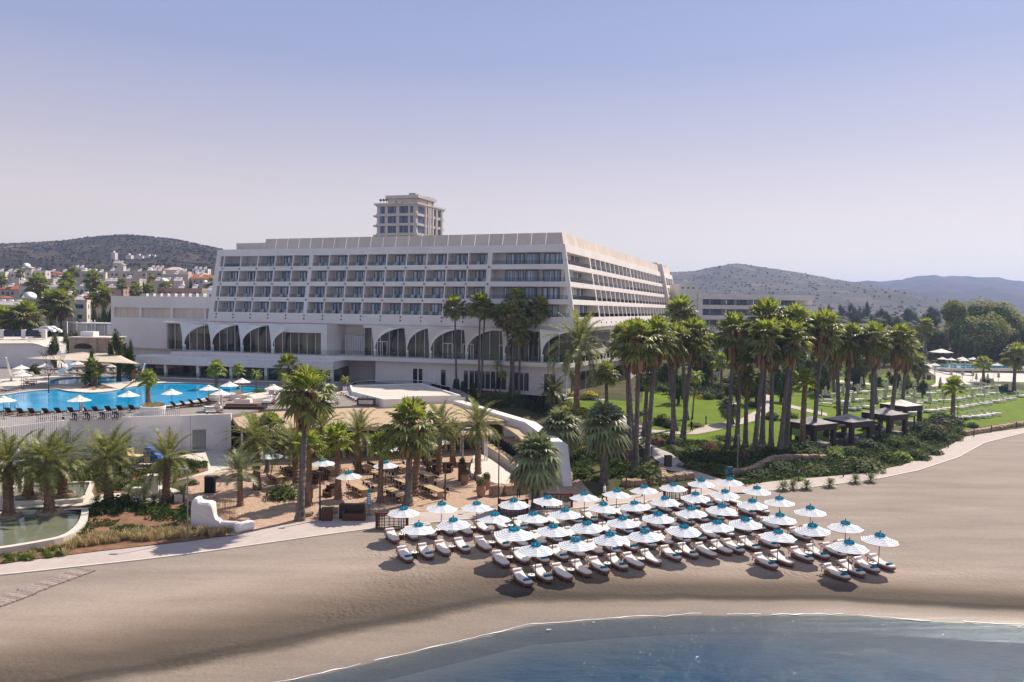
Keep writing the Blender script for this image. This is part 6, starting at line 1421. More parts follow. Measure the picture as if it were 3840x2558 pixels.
for a in (('s',180,1450,735,1130,226,'wide beige flat roofed house behind the palms at left','beige1','flat',.05,6),('s',1430,1690,775,1150,222,'bright cream cube house at the right of the beige one','beige2','flat',.5,1),('s',-60,415,880,1290,205,'white corner house at the left edge with a bare lit wall','beige2','flat',.5,1),('s',-40,150,720,900,232,'cream house with a small red roof at the left edge','beige2','red',.3,1),
 ('s',0,400,545,700,290,'long red roofed house at the far left','beige1','red',.1,4),('s',395,690,470,640,285,'white gabled house beside the long red roof','white','red',.6,1),('s',-60,100,215,470,380,'white apartment house cut by the left edge','beige2','flat',.4,2),('s',100,375,215,400,385,'cream balcony house, second from the left on the ridge','beige2','flat',.1,3),('s',375,615,190,380,400,'cream house with dark awning on the ridge','beige2','flat',.1,2),('s',615,890,190,345,402,'cream house with a deep shaded balcony','beige2','flat',.1,3),('s',895,1170,235,350,412,'house with a low red roof and blue doors','beige1','red',.1,3),('s',1190,1340,235,335,425,'small red roofed pavilion house','beige1','red',.3,1),
 ('s',440,620,130,200,450,'house under the big white satellite dish','beige2','hip',.3,2),('s',790,1040,355,500,332,'plain beige house below the red roofed one','beige1','flat',.05,2),('s',1050,1250,360,500,336,'pinkish house with an L shaped white wall','pinkr','flat',.1,2),('s',830,1170,515,650,300,'pale bluish low house in the middle of the town','white','flat',.1,3),('s',1380,1830,505,600,292,'low white terrace row with water tanks','white','flat',.05,5),('s',1400,1840,340,500,335,'beige house with small dark door','beige1','flat',.1,3),('s',1460,1665,135,260,432,'cream stair tower house on the ridge','beige2','flat',.5,1),('s',1560,1900,205,330,420,'broad beige house right of the stair tower','beige1','flat',.2,2),('s',1800,2060,225,470,388,'tall beige block with a lit side','beige2','flat',.5,2),
 ('s',1500,2160,735,830,250,'house with wide red hipped roof between palms','beige1','red',.15,3),('s',1040,1400,715,800,258,'house with a red roof edge behind the twin palms','beige1','red',.15,2),('s',2060,2330,200,400,402,'beige house with a wide window at the town centre','beige1','flat',.05,3),('s',2040,2300,405,520,352,'low beige house with white tanks','beige1','flat',.1,2),('s',2080,2420,530,620,322,'pinkish terrace low in the town centre','pinkr','flat',.05,4),('s',2210,2420,60,200,470,'house with pitched cream roofs above the town','beige2','hip',.3,2),
 ('t',20,560,100,245,402,'long beige building with three shaded loggias','beige1','flat',.05,7),('t',570,890,90,235,398,'beige block with one tiny window','beige1','flat',.35,2),('t',890,1390,160,270,380,'beige block in front of the hipped roofs','beige1','flat',.05,2),('t',940,1300,62,120,455,'house with a grey hipped roof near the hill','beige2','hip',.3,4),('t',1120,1390,105,160,392,'plain upper storey block on the ridge','beige1','flat',.1,1),('t',640,930,50,110,462,'house with a faded red hipped roof','beige1','red',.3,2),('t',0,430,245,430,332,'tall plain house left of the small palms','beige1','flat',.1,2),('t',640,1110,290,480,318,'plain pinkish grey house with one satellite dish','beige1','flat',.1,1),('t',1110,1280,295,420,316,'cream lit house face beside the plain one','beige2','flat',.5,1),('t',780,1660,435,590,268,'pink row of houses with many small windows','pinkr','flat',.03,9),('t',1470,1780,50,140,505,'white house on the slope near the hotel','white','flat',.2,4),('t',1480,1750,150,210,435,'house with a brown hipped roof','beige1','hip',.2,2),('t',1330,1930,230,320,382,'long low red roofed houses','beige1','red',.1,5),('t',1670,1990,480,600,254,'white box building touching the hotel','white','flat',.1,3),('t',1690,1840,370,430,312,'small red roofed house by the hotel','pinkr','red',.2,1),('t',1930,2030,150,300,400,'beige block half hidden behind the hotel','beige1','flat',.1,1),('t',-230,0,300,470,345,'beige block at the centre above the red roofs','beige1','flat',.2,2)):
    house(*a)
for i in range(9):
    x=480+i*140; house('t',x,x+80,548,600,244,'small white roof cabin with dark openings behind the hotel wing, %s from the left'%ORD[i],'white','flat',.02,2,3,0,False,'roof_cabin')['group']='roof cabins behind the hotel wing'
# white houses on the hill
for i,(x,y,w) in enumerate(((1145,235,40),(1300,262,55),(1400,266,90),(1500,272,80),(1560,276,60),(1645,285,40),(1720,296,80))):
    px,py=p('a',x,y); Y=830; q=PY(px,py,Y); T=thing('hillside_ruin','pale wall of a ruin on the left hill, %s from the left'%ORD[i],'ruin',(q.x,q.y,q.z-6),0,'pale ruins on the left hill'); m=MB(); ww=w*K*Y/F/2; m.box(-ww,ww,0,6,-6,6); m.box(-ww*.4,ww*.2,1,4,5.9,8); m.build('wall',M['beige2'],T)
# satellite dishes
for i,(t,x,y,Y,r_,lab) in enumerate((('s',530,90,448,4.0,'big white dish on top of the ridge house'),('s',610,690,224,3.2,'large white dish lying on the wide beige roof'),('t',930,280,316,3.0,'white dish on the plain pinkish house'),('t',650,60,460,3.0,'white dish before the faded red roof'),('t',1750,320,310,2.5,'white dish above the small red roof'))):
    q=PY(*p(t,x,y),Y); T=thing('satellite_dish',lab,'satellite dish',(q.x,q.y-.5,q.z-1)); m=MB(); m.lathe([(.1,0),(r_*.35,.12),(r_*.5,.5),(r_*.52,.55)],14,0,Matrix.Translation((0,0,.8))@Matrix.Rotation(R(38),4,'X')@Matrix.Rotation(.5,4,'Y')); m.build('dish',M['metal_w'],T,True); m=MB(); m.tube((0,0,-1.5),(0,0,1),.15,.15,6); m.build('stand',M['metal_g'],T)
# town palms and trees
for i,(t,x,y,Y,sc,lab) in enumerate((('s',1330,330,300,1.6,'palm before the small red pavilion house'),('s',1820,340,290,1.9,'tallest town palm at the centre'),('s',750,460,262,2.2,'dense palm right of the white gable'),('s',1280,560,270,1.9,'brownish palm over the low terrace'),('s',1000,790,215,1.9,'left palm of the twins before the wide house'),('s',1190,780,214,2.0,'right palm of the twins before the wide house'),('s',540,1060,192,2.2,'big palm with gold dead leaves at the white corner house'),('s',120,1130,190,2.0,'palm at the far left below the white wall'),('s',1450,200,420,1.7,'palm on the ridge left of the stair tower'),('t',90,330,300,1.3,'neat palm left above the hotel wing'),('t',370,450,262,1.4,'spreading palm above the hotel wing'),('t',950,390,270,1.3,'neat palm before the cream lit house'),('t',690,250,330,1.3,'palm behind the round trees'),('t',620,430,265,1.2,'dark palm left of the pink row'),('t',1850,300,300,1.2,'pale palm beside the hotel edge'),('s',400,230,380,1.4,'palm between the ridge houses'),('s',20,350,330,1.5,'palm cut by the left edge'),('s',1820,740,235,1.4,'thin palm before the red hipped roof'),('s',2030,640,232,1.6,'tall palm with cypress like top by the hotel wing'))):
    q=PY(*p(t,x,y),Y); gz=float(g(q.x,Y)); palm('W' if sc>1.5 else 'V',Vector((q.x,Y,min(gz,q.z-4))),q,'town '+lab,sc*.95,'palms among the town houses',.8,1.2)
for a in (('s',470,580,250,150,'dark bushy tree below the white gable','leaf_d',0),('s',1470,560,265,110,'bright green tree before the low terrace','leaf_l',1),('s',1600,540,275,160,'green tree row behind the bright one','leaf_m',2),('s',1900,470,262,110,'dark round tree left of the tall palm','leaf_d',3),('s',2080,560,255,110,'yellowish tree right of the dark round one','leaf_m',4),('s',2080,750,225,200,'dark dense tree under the red roofs','leaf_d',5),('s',1850,860,212,160,'dark tree with blue shade left of the hotel wing','leaf_d',1),('s',1600,1060,198,140,'golden green round tree in front of the cream cube','leaf_m',2),('s',1080,1090,196,230,'dark broad tree below the twin palms','leaf_d',3),('s',760,1120,196,230,'dark hedge like trees behind the fence','leaf_d',4),('s',1350,1270,172,240,'big grey green tree in front of the sports court','leaf_o',5),('s',1080,1400,165,190,'lower grey green tree left of the stone pavilion','leaf_o',0),('s',2000,1080,205,200,'dark trees behind the white court fence','leaf_d',2),('s',120,90,470,170,'dark trees on the ridge at the far left','leaf_d',1),('s',1700,90,480,130,'green tree behind the stair tower','leaf_d',5),('s',1200,560,280,100,'dark green tree at the centre of the town','leaf_d',4),
 ('t',540,240,300,90,'dark tree at the left of the palms above the wing','leaf_d',0),('t',1240,195,330,130,'dark green tree group right of the blocks','leaf_d',1),('t',1400,240,320,90,'dark tree beside the group','leaf_d',3),('t',1580,260,315,90,'dark cypress like trees','leaf_d',2),('t',1060,220,345,50,'small dark tree on the ridge','leaf_d',4),('t',1820,380,290,140,'bright lime tree beside the hotel','leaf_l',1),('t',100,500,258,130,'bright shrub tree above the wing, left','leaf_l',2),('t',330,500,256,140,'dark tree above the wing, second','leaf_d',3),('t',600,470,258,110,'dark tree above the wing, third','leaf_d',0),('t',1820,120,480,100,'grey green tree on the slope by the hotel','leaf_d',0),('t',290,20,470,110,'tree behind the long beige building','leaf_m',5),('t',0,0,500,100,'tree on the far slope','leaf_d',5)):
    TT_(*a)
# dark panel fence and cars, left
T=thing('panel_fence','dark blue panel fence with white pillars along the street at the left','fence',(*PY(*p('s',430,1480),172).to_2d(),5)) if hasattr(Vector,'to_2d') else thing('panel_fence','dark blue panel fence with white pillars along the street at the left','fence',PY(*p('s',430,1480),172))
ox=T.location.copy()
for x0,x1 in((-60,0),(25,250),(270,415),(470,760)):
    a=PY(*p('s',x0,1345),172)-ox; b=PY(*p('s',x1,1480),172)-ox; m=MB(); m.box(a.x,b.x,-.05,.05,b.z,a.z); m.build('panel',mat('navy_panel_%d'%x0,(.012,.016,.05),.4,.5),T)
for x in(0,430,830):
    a=PY(*p('s',x,1345),172)-ox; b=PY(*p('s',x,1510),172)-ox; m=MB(); m.box(a.x,a.x+.9,-.3,.3,b.z,a.z+.1); m.build('pillar',M['white'],T)
def car(loc,rz,label,m):
    T=thing('parked_car',label,'car',loc,rz,'cars parked behind the fence'); b=MB(); pr=[(-2.2,.35),(-2.2,.85),(-1.9,1.0),(-1.2,1.05),(-.6,1.5),(.9,1.52),(1.5,1.05),(2.1,.9),(2.2,.35)]
    vs=[(x,-.85,z) for x,z in pr]+[(x,.85,z) for x,z in pr]; n=len(pr); b.add(vs,[tuple(range(n)),tuple(range(n,2*n))[::-1]]+[(i,i+n,(i+1)%n+n,(i+1)%n) for i in range(n)]); b.build('body',M[m],T)
    for x in(-1.4,1.4): w=MB(); w.tube((x,-.9,.35),(x,.9,.35),.34,.34,12); w.build('wheel',M['rubber'],T)
    w=MB(); w.box(-.95,1.15,-.87,.87,1.08,1.40); w.build('window',M['pane'],T)
for i,(x,y,rz,lab) in enumerate(((870,1300,.2,'white car roof visible above the fence, left'),(1000,1310,.3,'white car behind the fence, right'),(960,1285,.1,'white car farther back behind the fence'))):
    q=PY(*p('s',x,y),176+i*2); car((q.x,q.y,q.z-1.3),rz,lab,'metal_w')
# sports court
T=thing('sports_court','white framed sports court building with tall posts beside the hotel wing','building',PY(*p('s',1850,1460),178)); ox=T.location.copy()
def LB(T,t,x0,x1,y0,y1,Y,name,m,d0=0,d1=.2):
    a=PY(*p(t,x0,y0),Y)-T.location; b=PY(*p(t,x1,y1),Y)-T.location; q=MB(); q.box(a.x,b.x,d0,d1,b.z,a.z); return q.build(name,m,T)
LB(T,'s',1460,2210,1225,1460,178,'wall',M['inner'],.5,9); LB(T,'s',1450,2215,1208,1226,178,'roof',M['metal_w'],0,9.2); LB(T,'s',2080,2210,1240,1440,177.6,'window_wall',M['metal_w'],0,.3)
for x in(1260,1450,1640,1815,2000,2205,1740,1800): LB(T,'s',x,x+12,(1180 if x<1500 else (1150 if x in(1740,1800) else 1210)),1470,177,'post',M['metal_w'],0,.2)
LB(T,'s',1250,2210,1196,1202,177,'rail',M['metal_w'],0,.1)
# stone pavilion
T=thing('stone_pavilion','small rough stone pavilion with an arched opening above the pool','pavilion',PY(*p('a',850,1262),142)); a=PY(*p('a',700,1100),142)-T.location; b=PY(*p('a',980,1262),142)-T.location; c=PY(*p('a',1037,1100),142)-T.location
m=MB(); w_=b.x-a.x; m.box(a.x,a.x+w_*.16,0,.5,b.z-1,a.z); m.box(b.x-w_*.16,b.x,0,.5,b.z-1,a.z); 
n=10; cx=(a.x+b.x)/2; rx=w_*.34; zb=b.z+(a.z-b.z)*.42; zh=(a.z-b.z)*.34
for i in range(n):
    t0,t1=PI-PI*i/n,PI-PI*(i+1)/n; x0,x1=cx+rx*math.cos(t0),cx+rx*math.cos(t1); z0,z1=zb+zh*math.sin(t0)*.7,zb+zh*math.sin(t1)*.7
    m.hexa([Vector((x0,0,z0)),Vector((x1,0,z1)),Vector((x1,.5,z1)),Vector((x0,.5,z0)),Vector((x0,0,a.z)),Vector((x1,0,a.z)),Vector((x1,.5,a.z)),Vector((x0,.5,a.z))])
m.box(a.x+w_*.16,b.x-w_*.16,0,.5,b.z-1,b.z+(a.z-b.z)*.30); m.box(b.x-.01,c.x+1.2,.3,6,b.z-1,a.z-.01); m.box(a.x,a.x+.4,.5,6,b.z-1,a.z-.01); m.box(a.x,b.x,5.6,6,b.z-1,a.z-.02)
m.build('wall',M['stone'],T); m=MB(); m.box(a.x-.2,c.x+1.4,-.2,6.2,a.z,a.z+.18); m.build('roof',M['pool_rim'],T); m=MB(); q=PY(*p('a',820,1040),142)-T.location; m.box(q.x-1.2,q.x+1.2,2,4,a.z+.18,q.z); m.build('chimney',M['white'],T)
# white curved building, far left
T=thing('pool_house','low white building with a curved roof behind the far pool at left','building',PZ(*p('a',100,1400),ZD)); Y=T.location.y; m=MB(); pts=[]
for x,y in((-500,1120),(0,1118),(330,1116),(400,1130),(450,1150),(522,1160)): q=PY(*p('a',x,y),Y)-T.location; pts.append((q.x,q.z))
for (x0,z0),(x1,z1) in zip(pts,pts[1:]): m.hexa([Vector((x0,0,-.5)),Vector((x1,0,-.5)),Vector((x1,12,-.5)),Vector((x0,12,-.5)),Vector((x0,0,z0-1.0)),Vector((x1,0,z1-1.0)),Vector((x1,12,z1)),Vector((x0,12,z0))])
m.build('wall',M['white'],T); m=MB()
for (x0,z0),(x1,z1) in zip(pts,pts[1:]): m.hexa([Vector((x0,-.15,z0-.99)),Vector((x1,-.15,z1-.99)),Vector((x1,12,z1+.01)),Vector((x0,12,z0+.01)),Vector((x0,-.15,z0-.8)),Vector((x1,-.15,z1-.8)),Vector((x1,12,z1+.2)),Vector((x0,12,z0+.2))])
m.build('roof',M['pool_rim'],T)
TY('a',1200,990,1290,140,140,'large dark green tree between stone pavilion and hotel wing','leaf_d',1); TY('a',1330,1090,1230,141,60,'side branch tree right of the large dark tree','leaf_m',2); TY('a',940,1180,1290,134,90,'dark shrub tree under the shade sail','leaf_d',4)
q=PY(*p('a',490,1290),118); q.z=ZD; T=thing('bare_tree','bare leafless tree against the white curved building','tree',q); m=MB(); rg=random.Random(2)
def br(a,d,l,r_,n):
    b=a+d*l; m.tube(a,b,r_,r_*.6,5)
    if n: 
        for _ in range(3): br(b,(d+Vector((rg.uniform(-.7,.7),rg.uniform(-.7,.7),rg.uniform(-.1,.5)))).normalized(),l*.68,r_*.55,n-1)
br(Vector((0,0,0)),Vector((0,0,1)),2.6,.10,4); m.build('trunk',M['bark'],T)
# water slide
T=thing('water_slide','curling white and green water slide dropping into the far pool','water slide',PZ(*p('f',600,380),ZD)); pts=[]
for i in range(15): t=i/14; pts.append(Vector((-.6+1.3*math.sin(t*5.5),1.5+3.5*t*(1-.2*t),.4+3.9*t)))
for nm,mm,dx in(('chute',M['metal_w'],0),('chute_underside',M['teal'],-.08)):
    m=MB()
    for a,b in zip(pts,pts[1:]):
        n_=7
        for j in range(n_):
            t0,t1=PI+PI*j/n_,PI+PI*(j+1)/n_; f=lambda q,t:q+Vector((.75*math.cos(t)*(1-dx),.2*math.cos(t),.6*math.sin(t)*(1-dx)+dx))
            m.add([f(a,t0),f(a,t1),f(b,t1),f(b,t0)],[(0,1,2,3)])
    m.build(nm,mm,T,True)
m=MB(); m.tube((0,4.5,-.1),(0,4.5,4),.12,.12,8); m.tube((-1,2.5,-.1),(-1,2.5,1.8),.1,.1,8); m.build('support',M['metal_g'],T)
# round white planters by the pool
for x,y,r_,lab in ((1498,805,120,'large round white planter with golden grass under the poolside palm'),(2150,690,78,'round white planter with golden grass at the pool corner, left of two'),):
    b=PZ(*p('f',x,y),ZD); rr=r_*K*b.y/F; b.y+=rr; T=thing('round_planter',lab,'planter',b); m=MB(); m.lathe([(rr*.97,0),(rr,.95),(rr*.94,1.0),(rr*.9,.9)],28); m.build('tub',M['white'],T)
    m=MB(); rg=random.Random(3)
    for _ in range(300): az=rg.uniform(0,2*PI); q=rr*.85*math.sqrt(rg.random()); o=Vector((q*math.cos(az),q*math.sin(az),.85)); e=o+Vector((rg.uniform(-.25,.25),rg.uniform(-.25,.25),rg.uniform(.4,.75))); s_=Vector((.05,.03,0)); m.add([o-s_,o+s_,e],[(0,1,2)])
    m.build('grass',M['straw'],T)
for t,x,y,lab in (('g',300,650,'white planter with golden grass right of the pool parasols'),('g',345,700,'low planter of golden grass beside the wooden steps')):
    b=PZ(*p(t,x,y),ZD); T=thing('planter_box',lab,'planter',b); m=MB(); m.box(-1.1,1.1,0,1.2,0,.8); m.build('tub',M['white'],T); f=bpy.data.objects.new('grass',shrub_mesh('s0')); COL.objects.link(f); f.parent=T; f.location=(0,.6,.7); f.scale=(1.6,.9,.7)
SH('s0','f',950,545,75,'golden grass ring round the pool island, left',.4,'grasses on the pool island',ZD,'grass_clump'); SH('s0','f',1050,535,75,'golden grass ring round the pool island, right',.4,'grasses on the pool island',ZD,'grass_clump'); SH('s0','f',850,530,75,'golden grass at the left end of the pool island',.4,'grasses on the pool island',ZD,'grass_clump'); SH('d0','f',930,515,40,'dark undergrowth in the middle of the pool island',.9,None,ZD); SH('d0','f',350,390,80,'dark spiky plant left of the lagoon loungers',1.2,None,ZD); SH('d0','g',760,600,90,'dark clipped bush behind the closed parasols',.5,None,ZD); SH('s0','g',1330,600,80,'golden grass patch on the white apron',.3,None,ZD); SH('m0','g',520,570,80,'green grasses at the right end of the pool',.4,None,ZD)
# cypresses
for x,yb,yt,lab in ((408,585,440,'left'),(485,645,460,'middle'),(577,660,485,'right')):
    b=G('h',x,yb); a=PY(*p('h',x,yt),b.y); hh=a.z-b.z; T=thing('cypress','narrow dark clipped cypress behind the white rooftop tray, '+lab+' of three','cypress',b,0,'three clipped cypresses'); m=MB(); rg=random.Random(int(x)); rr=.62
    core(m,(0,0,0),rr,rr,hh,1,1)
    for _ in range(900):
        z=rg.random(); az=rg.uniform(0,2*PI); r_=rr*(1-.35*z**3)*rg.uniform(.85,1.08); q=Vector((r_*math.cos(az),r_*math.sin(az),z*hh)); u=Vector((-math.sin(az),math.cos(az),0))*.07; w_=Vector((math.cos(az)*.06,math.sin(az)*.06,.16)); m.add([q-u,q-w_,q+u,q+w_],[(0,1,2,3)])
    m.build('foliage',[M['leaf_d'],M['leaf_d']],T)
# ---------------- pool furniture ----------------
def sunbed(label,loc,rz,group,fm,cm,back=42,towel=None,name='sun_lounger'):
    """head at +y"""
    T=thing(name,label,'sun lounger',loc,rz,group); f=MB(); f.box(-.33,.33,-1.0,.9,.24,.32); f.build('frame',M[fm],T)
    for x,y in((-.28,-.85),(.28,-.85),(-.28,.6),(.28,.6)): l=MB(); l.box(x-.04,x+.04,y-.04,y+.04,0,.24); l.build('leg',M[fm],T)
    c=MB(); c.box(-.32,.32,-1.0,.25,.33,.42); c.build('cushion',M[cm],T)
    a=R(back); m=MB(); Mx=Matrix.Translation((0,.25,.33))@Matrix.Rotation(a,4,'X'); m.box(-.33,.33,0,.82,0,.10,0,Mx); m.build('backrest',M[cm],T)
    if towel: m=MB(); m.box(-.335,.335,.42,.84,.101,.125,0,Mx); m.box(-.335,.335,.50,.845,-.03,-.005,0,Mx); m.build('towel',M[towel],T)
    return T
M['stripe_towel']=mat('pale_blue_towel',(.30,.42,.58),.9,.1,noise_=.5,scale=9)
M['tan']=mat('tan_sling',(.30,.25,.21),.8,.2); M['dkwick']=mat('dark_wicker',(.05,.035,.03),.75,.2)
M['lw']=mat('lawn_lounger_cushion',(.74,.70,.66),.85,.15)
pr_=None
def many(proto_fn,items,group,lab,base):
    pr=None
    for i,(pos,rz) in enumerate(items):
        l_=lab(i)
        if pr is None: pr=proto_fn(l_,pos,rz,group)
        else: dup(pr,pos,rz+rl.uniform(-.05,.05),l_)
def zpos(t,L): return [PZ(*p(t,x,y),ZD) for x,y in L]
L=zpos('f',[(-10,800),(110,800),(230,805),(345,805),(485,805),(610,800),(740,795),(870,790),(985,785),(1115,780),(1235,775),(1355,770),(1690,750),(1790,735),(1885,725),(1970,712),(2060,700),(2140,692)])
many(lambda a,b,c,d:sunbed(a,b,c,d,'teak','dkwick',48),[(q,R(178) if i<12 else R(150)) for i,q in enumerate(L)],'dark loungers facing the pool',lambda i:'dark wicker lounger facing the blue pool, %s from the left in the front row'%ORD[i],None)
L=zpos('f',[(430,870),(580,868),(780,860),(910,855),(1060,848),(1195,842)])
many(lambda a,b,c,d:sunbed(a,b,c,d,'teak','dkwick',48),[(q,R(178)) for q in L],'dark loungers by the slat fence',lambda i:'dark wicker lounger close behind the slat fence, %s from the left'%ORD[i],None)
L=zpos('f',[(260,415),(340,415),(440,405),(500,400),(590,400),(690,400),(770,395),(830,390),(1110,380),(1180,385),(1280,385),(1010,385)])
many(lambda a,b,c,d:sunbed(a,b,c,d,'metal_w','tan',40),[(q,R(60)) for q in L],'tan loungers around the far lagoon',lambda i:'tan lounger on the far side of the upper pool, %s from the left'%ORD[i],None)
L=zpos('f',[(290,500),(310,480),(30,565)])
many(lambda a,b,c,d:sunbed(a,b,c,d,'metal_d','tan',40),[(q,R(80)) for q in L],'brown loungers on the left deck',lambda i:'brown lounger on the left deck, %s'%('near the ladder','behind the one near the ladder','cut by the left edge')[i],None)
for nm,L,gl_ in (('left of the tall trunk',[(620-i*0+i*9,700-i*13) for i in range(6)],'g'),('beside the white tray wall',[(1555+i*-25+(0),668-i*13) for i in range(7)],'g'),('right of the tall trunk',[(1270-i*16,698-i*14) for i in range(7)],'g'),('behind the glass by the slat fence end',[(2170,795),(2165,778),(2160,762),(2155,746)],'f')):
    many(lambda a,b,c,d:sunbed(a,b,c,d,'teak','lw',35,'stripe_towel'),[(q,R(-82)) for q in zpos(gl_,L)],'grey deck loungers '+nm,lambda i:'cream deck lounger %s, %s from the front'%(nm,ORD[i]),None)
def plain_parasol(label,loc,rz,group,r_=1.35,h=.6,m='parasol'):
    T=thing('parasol',label,'parasol',loc,rz,group); c,ms=parasol_canopy((m,m),r_,h,6,8,.03); c.build('canopy',ms,T); q=MB(); q.lathe([(.3,2.72),(.32,2.66),(.02,2.86)],10); q.build('vent_cap',M[m],T); q=MB(); q.tube((0,0,0),(0,0,2.85),.035,.03,8); q.build('pole',M['pole'],T); q=MB(); q.lathe([(.3,0),(.3,.08)],12); q.build('base',M['metal_d'],T); return T
items=[('f',35,605,'cut by the left edge'),('f',805,600,'over the dark loungers at the pool, left'),('f',1305,555,'beside the planted pool palm, left of it'),('f',1740,535,'right of the poolside palm'),('f',2115,495,'at the pool corner behind the planter'),('f',2235,540,'at the pool corner in front'),('g',220,460,'between the pool and the pavilion palms'),('g',665,488,'behind the two closed parasols'),('g',345,425,'behind the feathery palm at the pool end'),('f',215,292,'highest of the three at the far left lagoon'),('f',215,335,'middle of the three at the far left lagoon'),('f',235,362,'lowest of the three at the far left lagoon'),('f',455,277,'behind the dark spiky plant'),('f',785,252,'below the middle of the shade sail'),('f',1150,274,'under the right end of the shade sail')]
pp=None
for t,x,y,lab in items:
    q=PZ(*p(t,x,y),ZD+2.85); q.z=ZD; lab='plain white pool parasol '+lab
    if pp is None: pp=plain_parasol(lab,q,0,'plain white parasols round the pool')
    else: dup(pp,q,rl.uniform(0,.7),lab)
cp=None
for t,x,y,lab in (('f',828,640,'in front of the second pool parasol'),('f',1385,312,'beside the wooden lifeguard chair'),('f',2250,592,'behind the end of the slat fence'),('g',630,488,'left of the pair in front of the pavilion'),('g',657,488,'right of the pair in front of the pavilion'),('g',888,428,'before the pavilion corner'),('g',1185,445,'hidden behind the tall palm crown')):
    q=PZ(*p(t,x,y),ZD+2.45); q.z=ZD; lab='folded beige parasol '+lab
    if cp is None: cp=closed(lab,q,'folded parasols on the pool deck',('folded',),'folded')
    else: dup(cp,q,rl.uniform(0,1),lab)
T=thing('lifeguard_chair','wooden lifeguard chair by the neck between the two pools','chair',PZ(*p('f',1365,478),ZD)); m=MB()
for x in(-.35,.35):
    for y in(-.4,.4): m.tube((x*1.3,y*1.3,0),(x,y,1.6),.045,.045,5)
for z in(.4,.8,1.2): m.tube((-.42,-.5,z),(.42,-.5,z),.03,.03,5)
m.build('frame',M['teak'],T); m=MB(); m.box(-.4,.4,-.4,.4,1.6,1.66); m.build('seat',M['teak'],T); m=MB(); m.box(-.4,.4,.36,.42,1.66,2.3); m.build('backrest',M['teak'],T)
for t,x,y,lab in (('f',130,740,'steel pool ladder rails at the left end of the pool'),('f',440,530,'steel hand rails between the two pools')):
    T=thing('pool_ladder',lab,'ladder',PZ(*p(t,x,y),ZD)); 
    for dx in(-.3,.3): m=MB(); m.path([(dx,0,0),(dx,0,.8),(dx+.4,-.3,.8),(dx+1.4,-.9,-.2)],.04,6); m.build('rail',M['metal_g'],T)
T=thing('wood_steps','red brown timber platform with a step on the pool deck','platform',PZ(*p('g',360,745),ZD)); m=MB(); m.box(-2.7,2.7,0,1.6,0,.38); m.build('platform',M['darkwood'],T); m=MB(); m.box(-2.8,1.6,1.0,2.2,.385,.6); m.build('seat',M['teak'],T)
T=thing('deck_cabinet','dark wicker cabinet at the end of the cream loungers','cabinet',PZ(*p('g',1600,705),ZD)); m=MB(); m.box(-1.3,1.3,0,.8,0,1.0); m.build('body',M['metal_d'],T); m=MB(); m.box(-1.0,1.0,-.03,0,.2,.75); m.build('panel',M['inner'],T)
T=thing('deck_bin','small white waste bin on the pale apron','bin',PZ(*p('g',1385,570),ZD)); m=MB(); m.lathe([(.28,0),(.3,.9)],12); m.build('body',M['white'],T); m=MB(); m.lathe([(.2,.9),(.2,.96)],10); m.build('opening',M['metal_d'],T)
# ---------------- lawn loungers and folded parasols, right ----------------
rowsL=[('nearest row',[(1640,575),(1705,575),(1800,570),(1855,562),(1905,560),(1950,548),(2015,540)]),
('second row',[(1160,530),(1215,520),(1320,510),(1385,508),(1460,500),(1510,488),(1640,480),(1685,470),(1745,458),(1800,448),(1885,438),(1935,428),(2005,410),(2070,405),(2135,388),(2180,378),(2275,355),(2310,352)]),
('third row',[(540,490),(595,485),(700,470),(740,468),(1175,430),(1225,430),(1315,410),(1375,410),(1460,402),(1515,402),(1620,390),(1660,380),(1725,368),(1765,362),(1850,350),(1905,345),(1965,328),(2010,325)]),
('fourth row',[(300,440),(310,400),(430,420),(490,418),(570,402),(620,395),(745,392),(810,388),(885,370),(930,368),(1035,362),(1100,368),(1185,345),(1245,343),(1325,332),(1365,328),(1445,312),(1600,310)]),
('fifth row',[(315,350),(360,338),(560,330),(675,318),(700,310),(830,300),(950,295),(1075,275),(1125,290),(1790,285),(1855,280),(1925,265),(1965,262),(2035,252),(2075,250),(520,310),(1740,250),(1700,290)])]
pl=None
for rn,L in rowsL:
    for i,(x,y) in enumerate(L):
        q=G('j',x,y); q.z+=.05; lab='white lawn lounger with striped blue towel, %s from the left, %s'%(ORD[i],rn)
        if pl is None: pl=sunbed(lab,q,R(74),'white loungers on the lawn','metal_w','lw',50,'stripe_towel')
        else: dup(pl,q,R(74)+rl.uniform(-.06,.06),lab,None,1.3)
cl_=None
for i,(x,y) in enumerate([(310,380),(370,300),(490,360),(590,440),(635,350),(675,270),(820,250),(915,410),(935,320),(950,245),(1065,320),(1213,470),(1213,385),(1217,285),(1372,450),(1363,340),(1510,430),(1500,330),(1475,262),(1585,170),(1700,175),(1795,395),(1805,178),(1840,215),(1885,275),(1920,370),(1955,218),(2000,270),(2050,350),(2065,195),(2178,330)]):
    q=G('j',x,y); lab='folded beige parasol on the lawn near '+('the left palms' if x<700 else 'the middle trunks' if x<1100 else 'the third cabana' if x<1300 else 'the round topped palm' if x<1600 else 'the right loungers')+', '+ORD[i if i<30 else 29]+(' from the left' if i<30 else ' or last')
    if cl_ is None: cl_=closed(lab,q,'folded parasols on the lawn',('folded',),'folded'); cl_.scale=(1.7,1.7,1.1)
    else: dup(cl_,q,rl.uniform(0,1),lab)
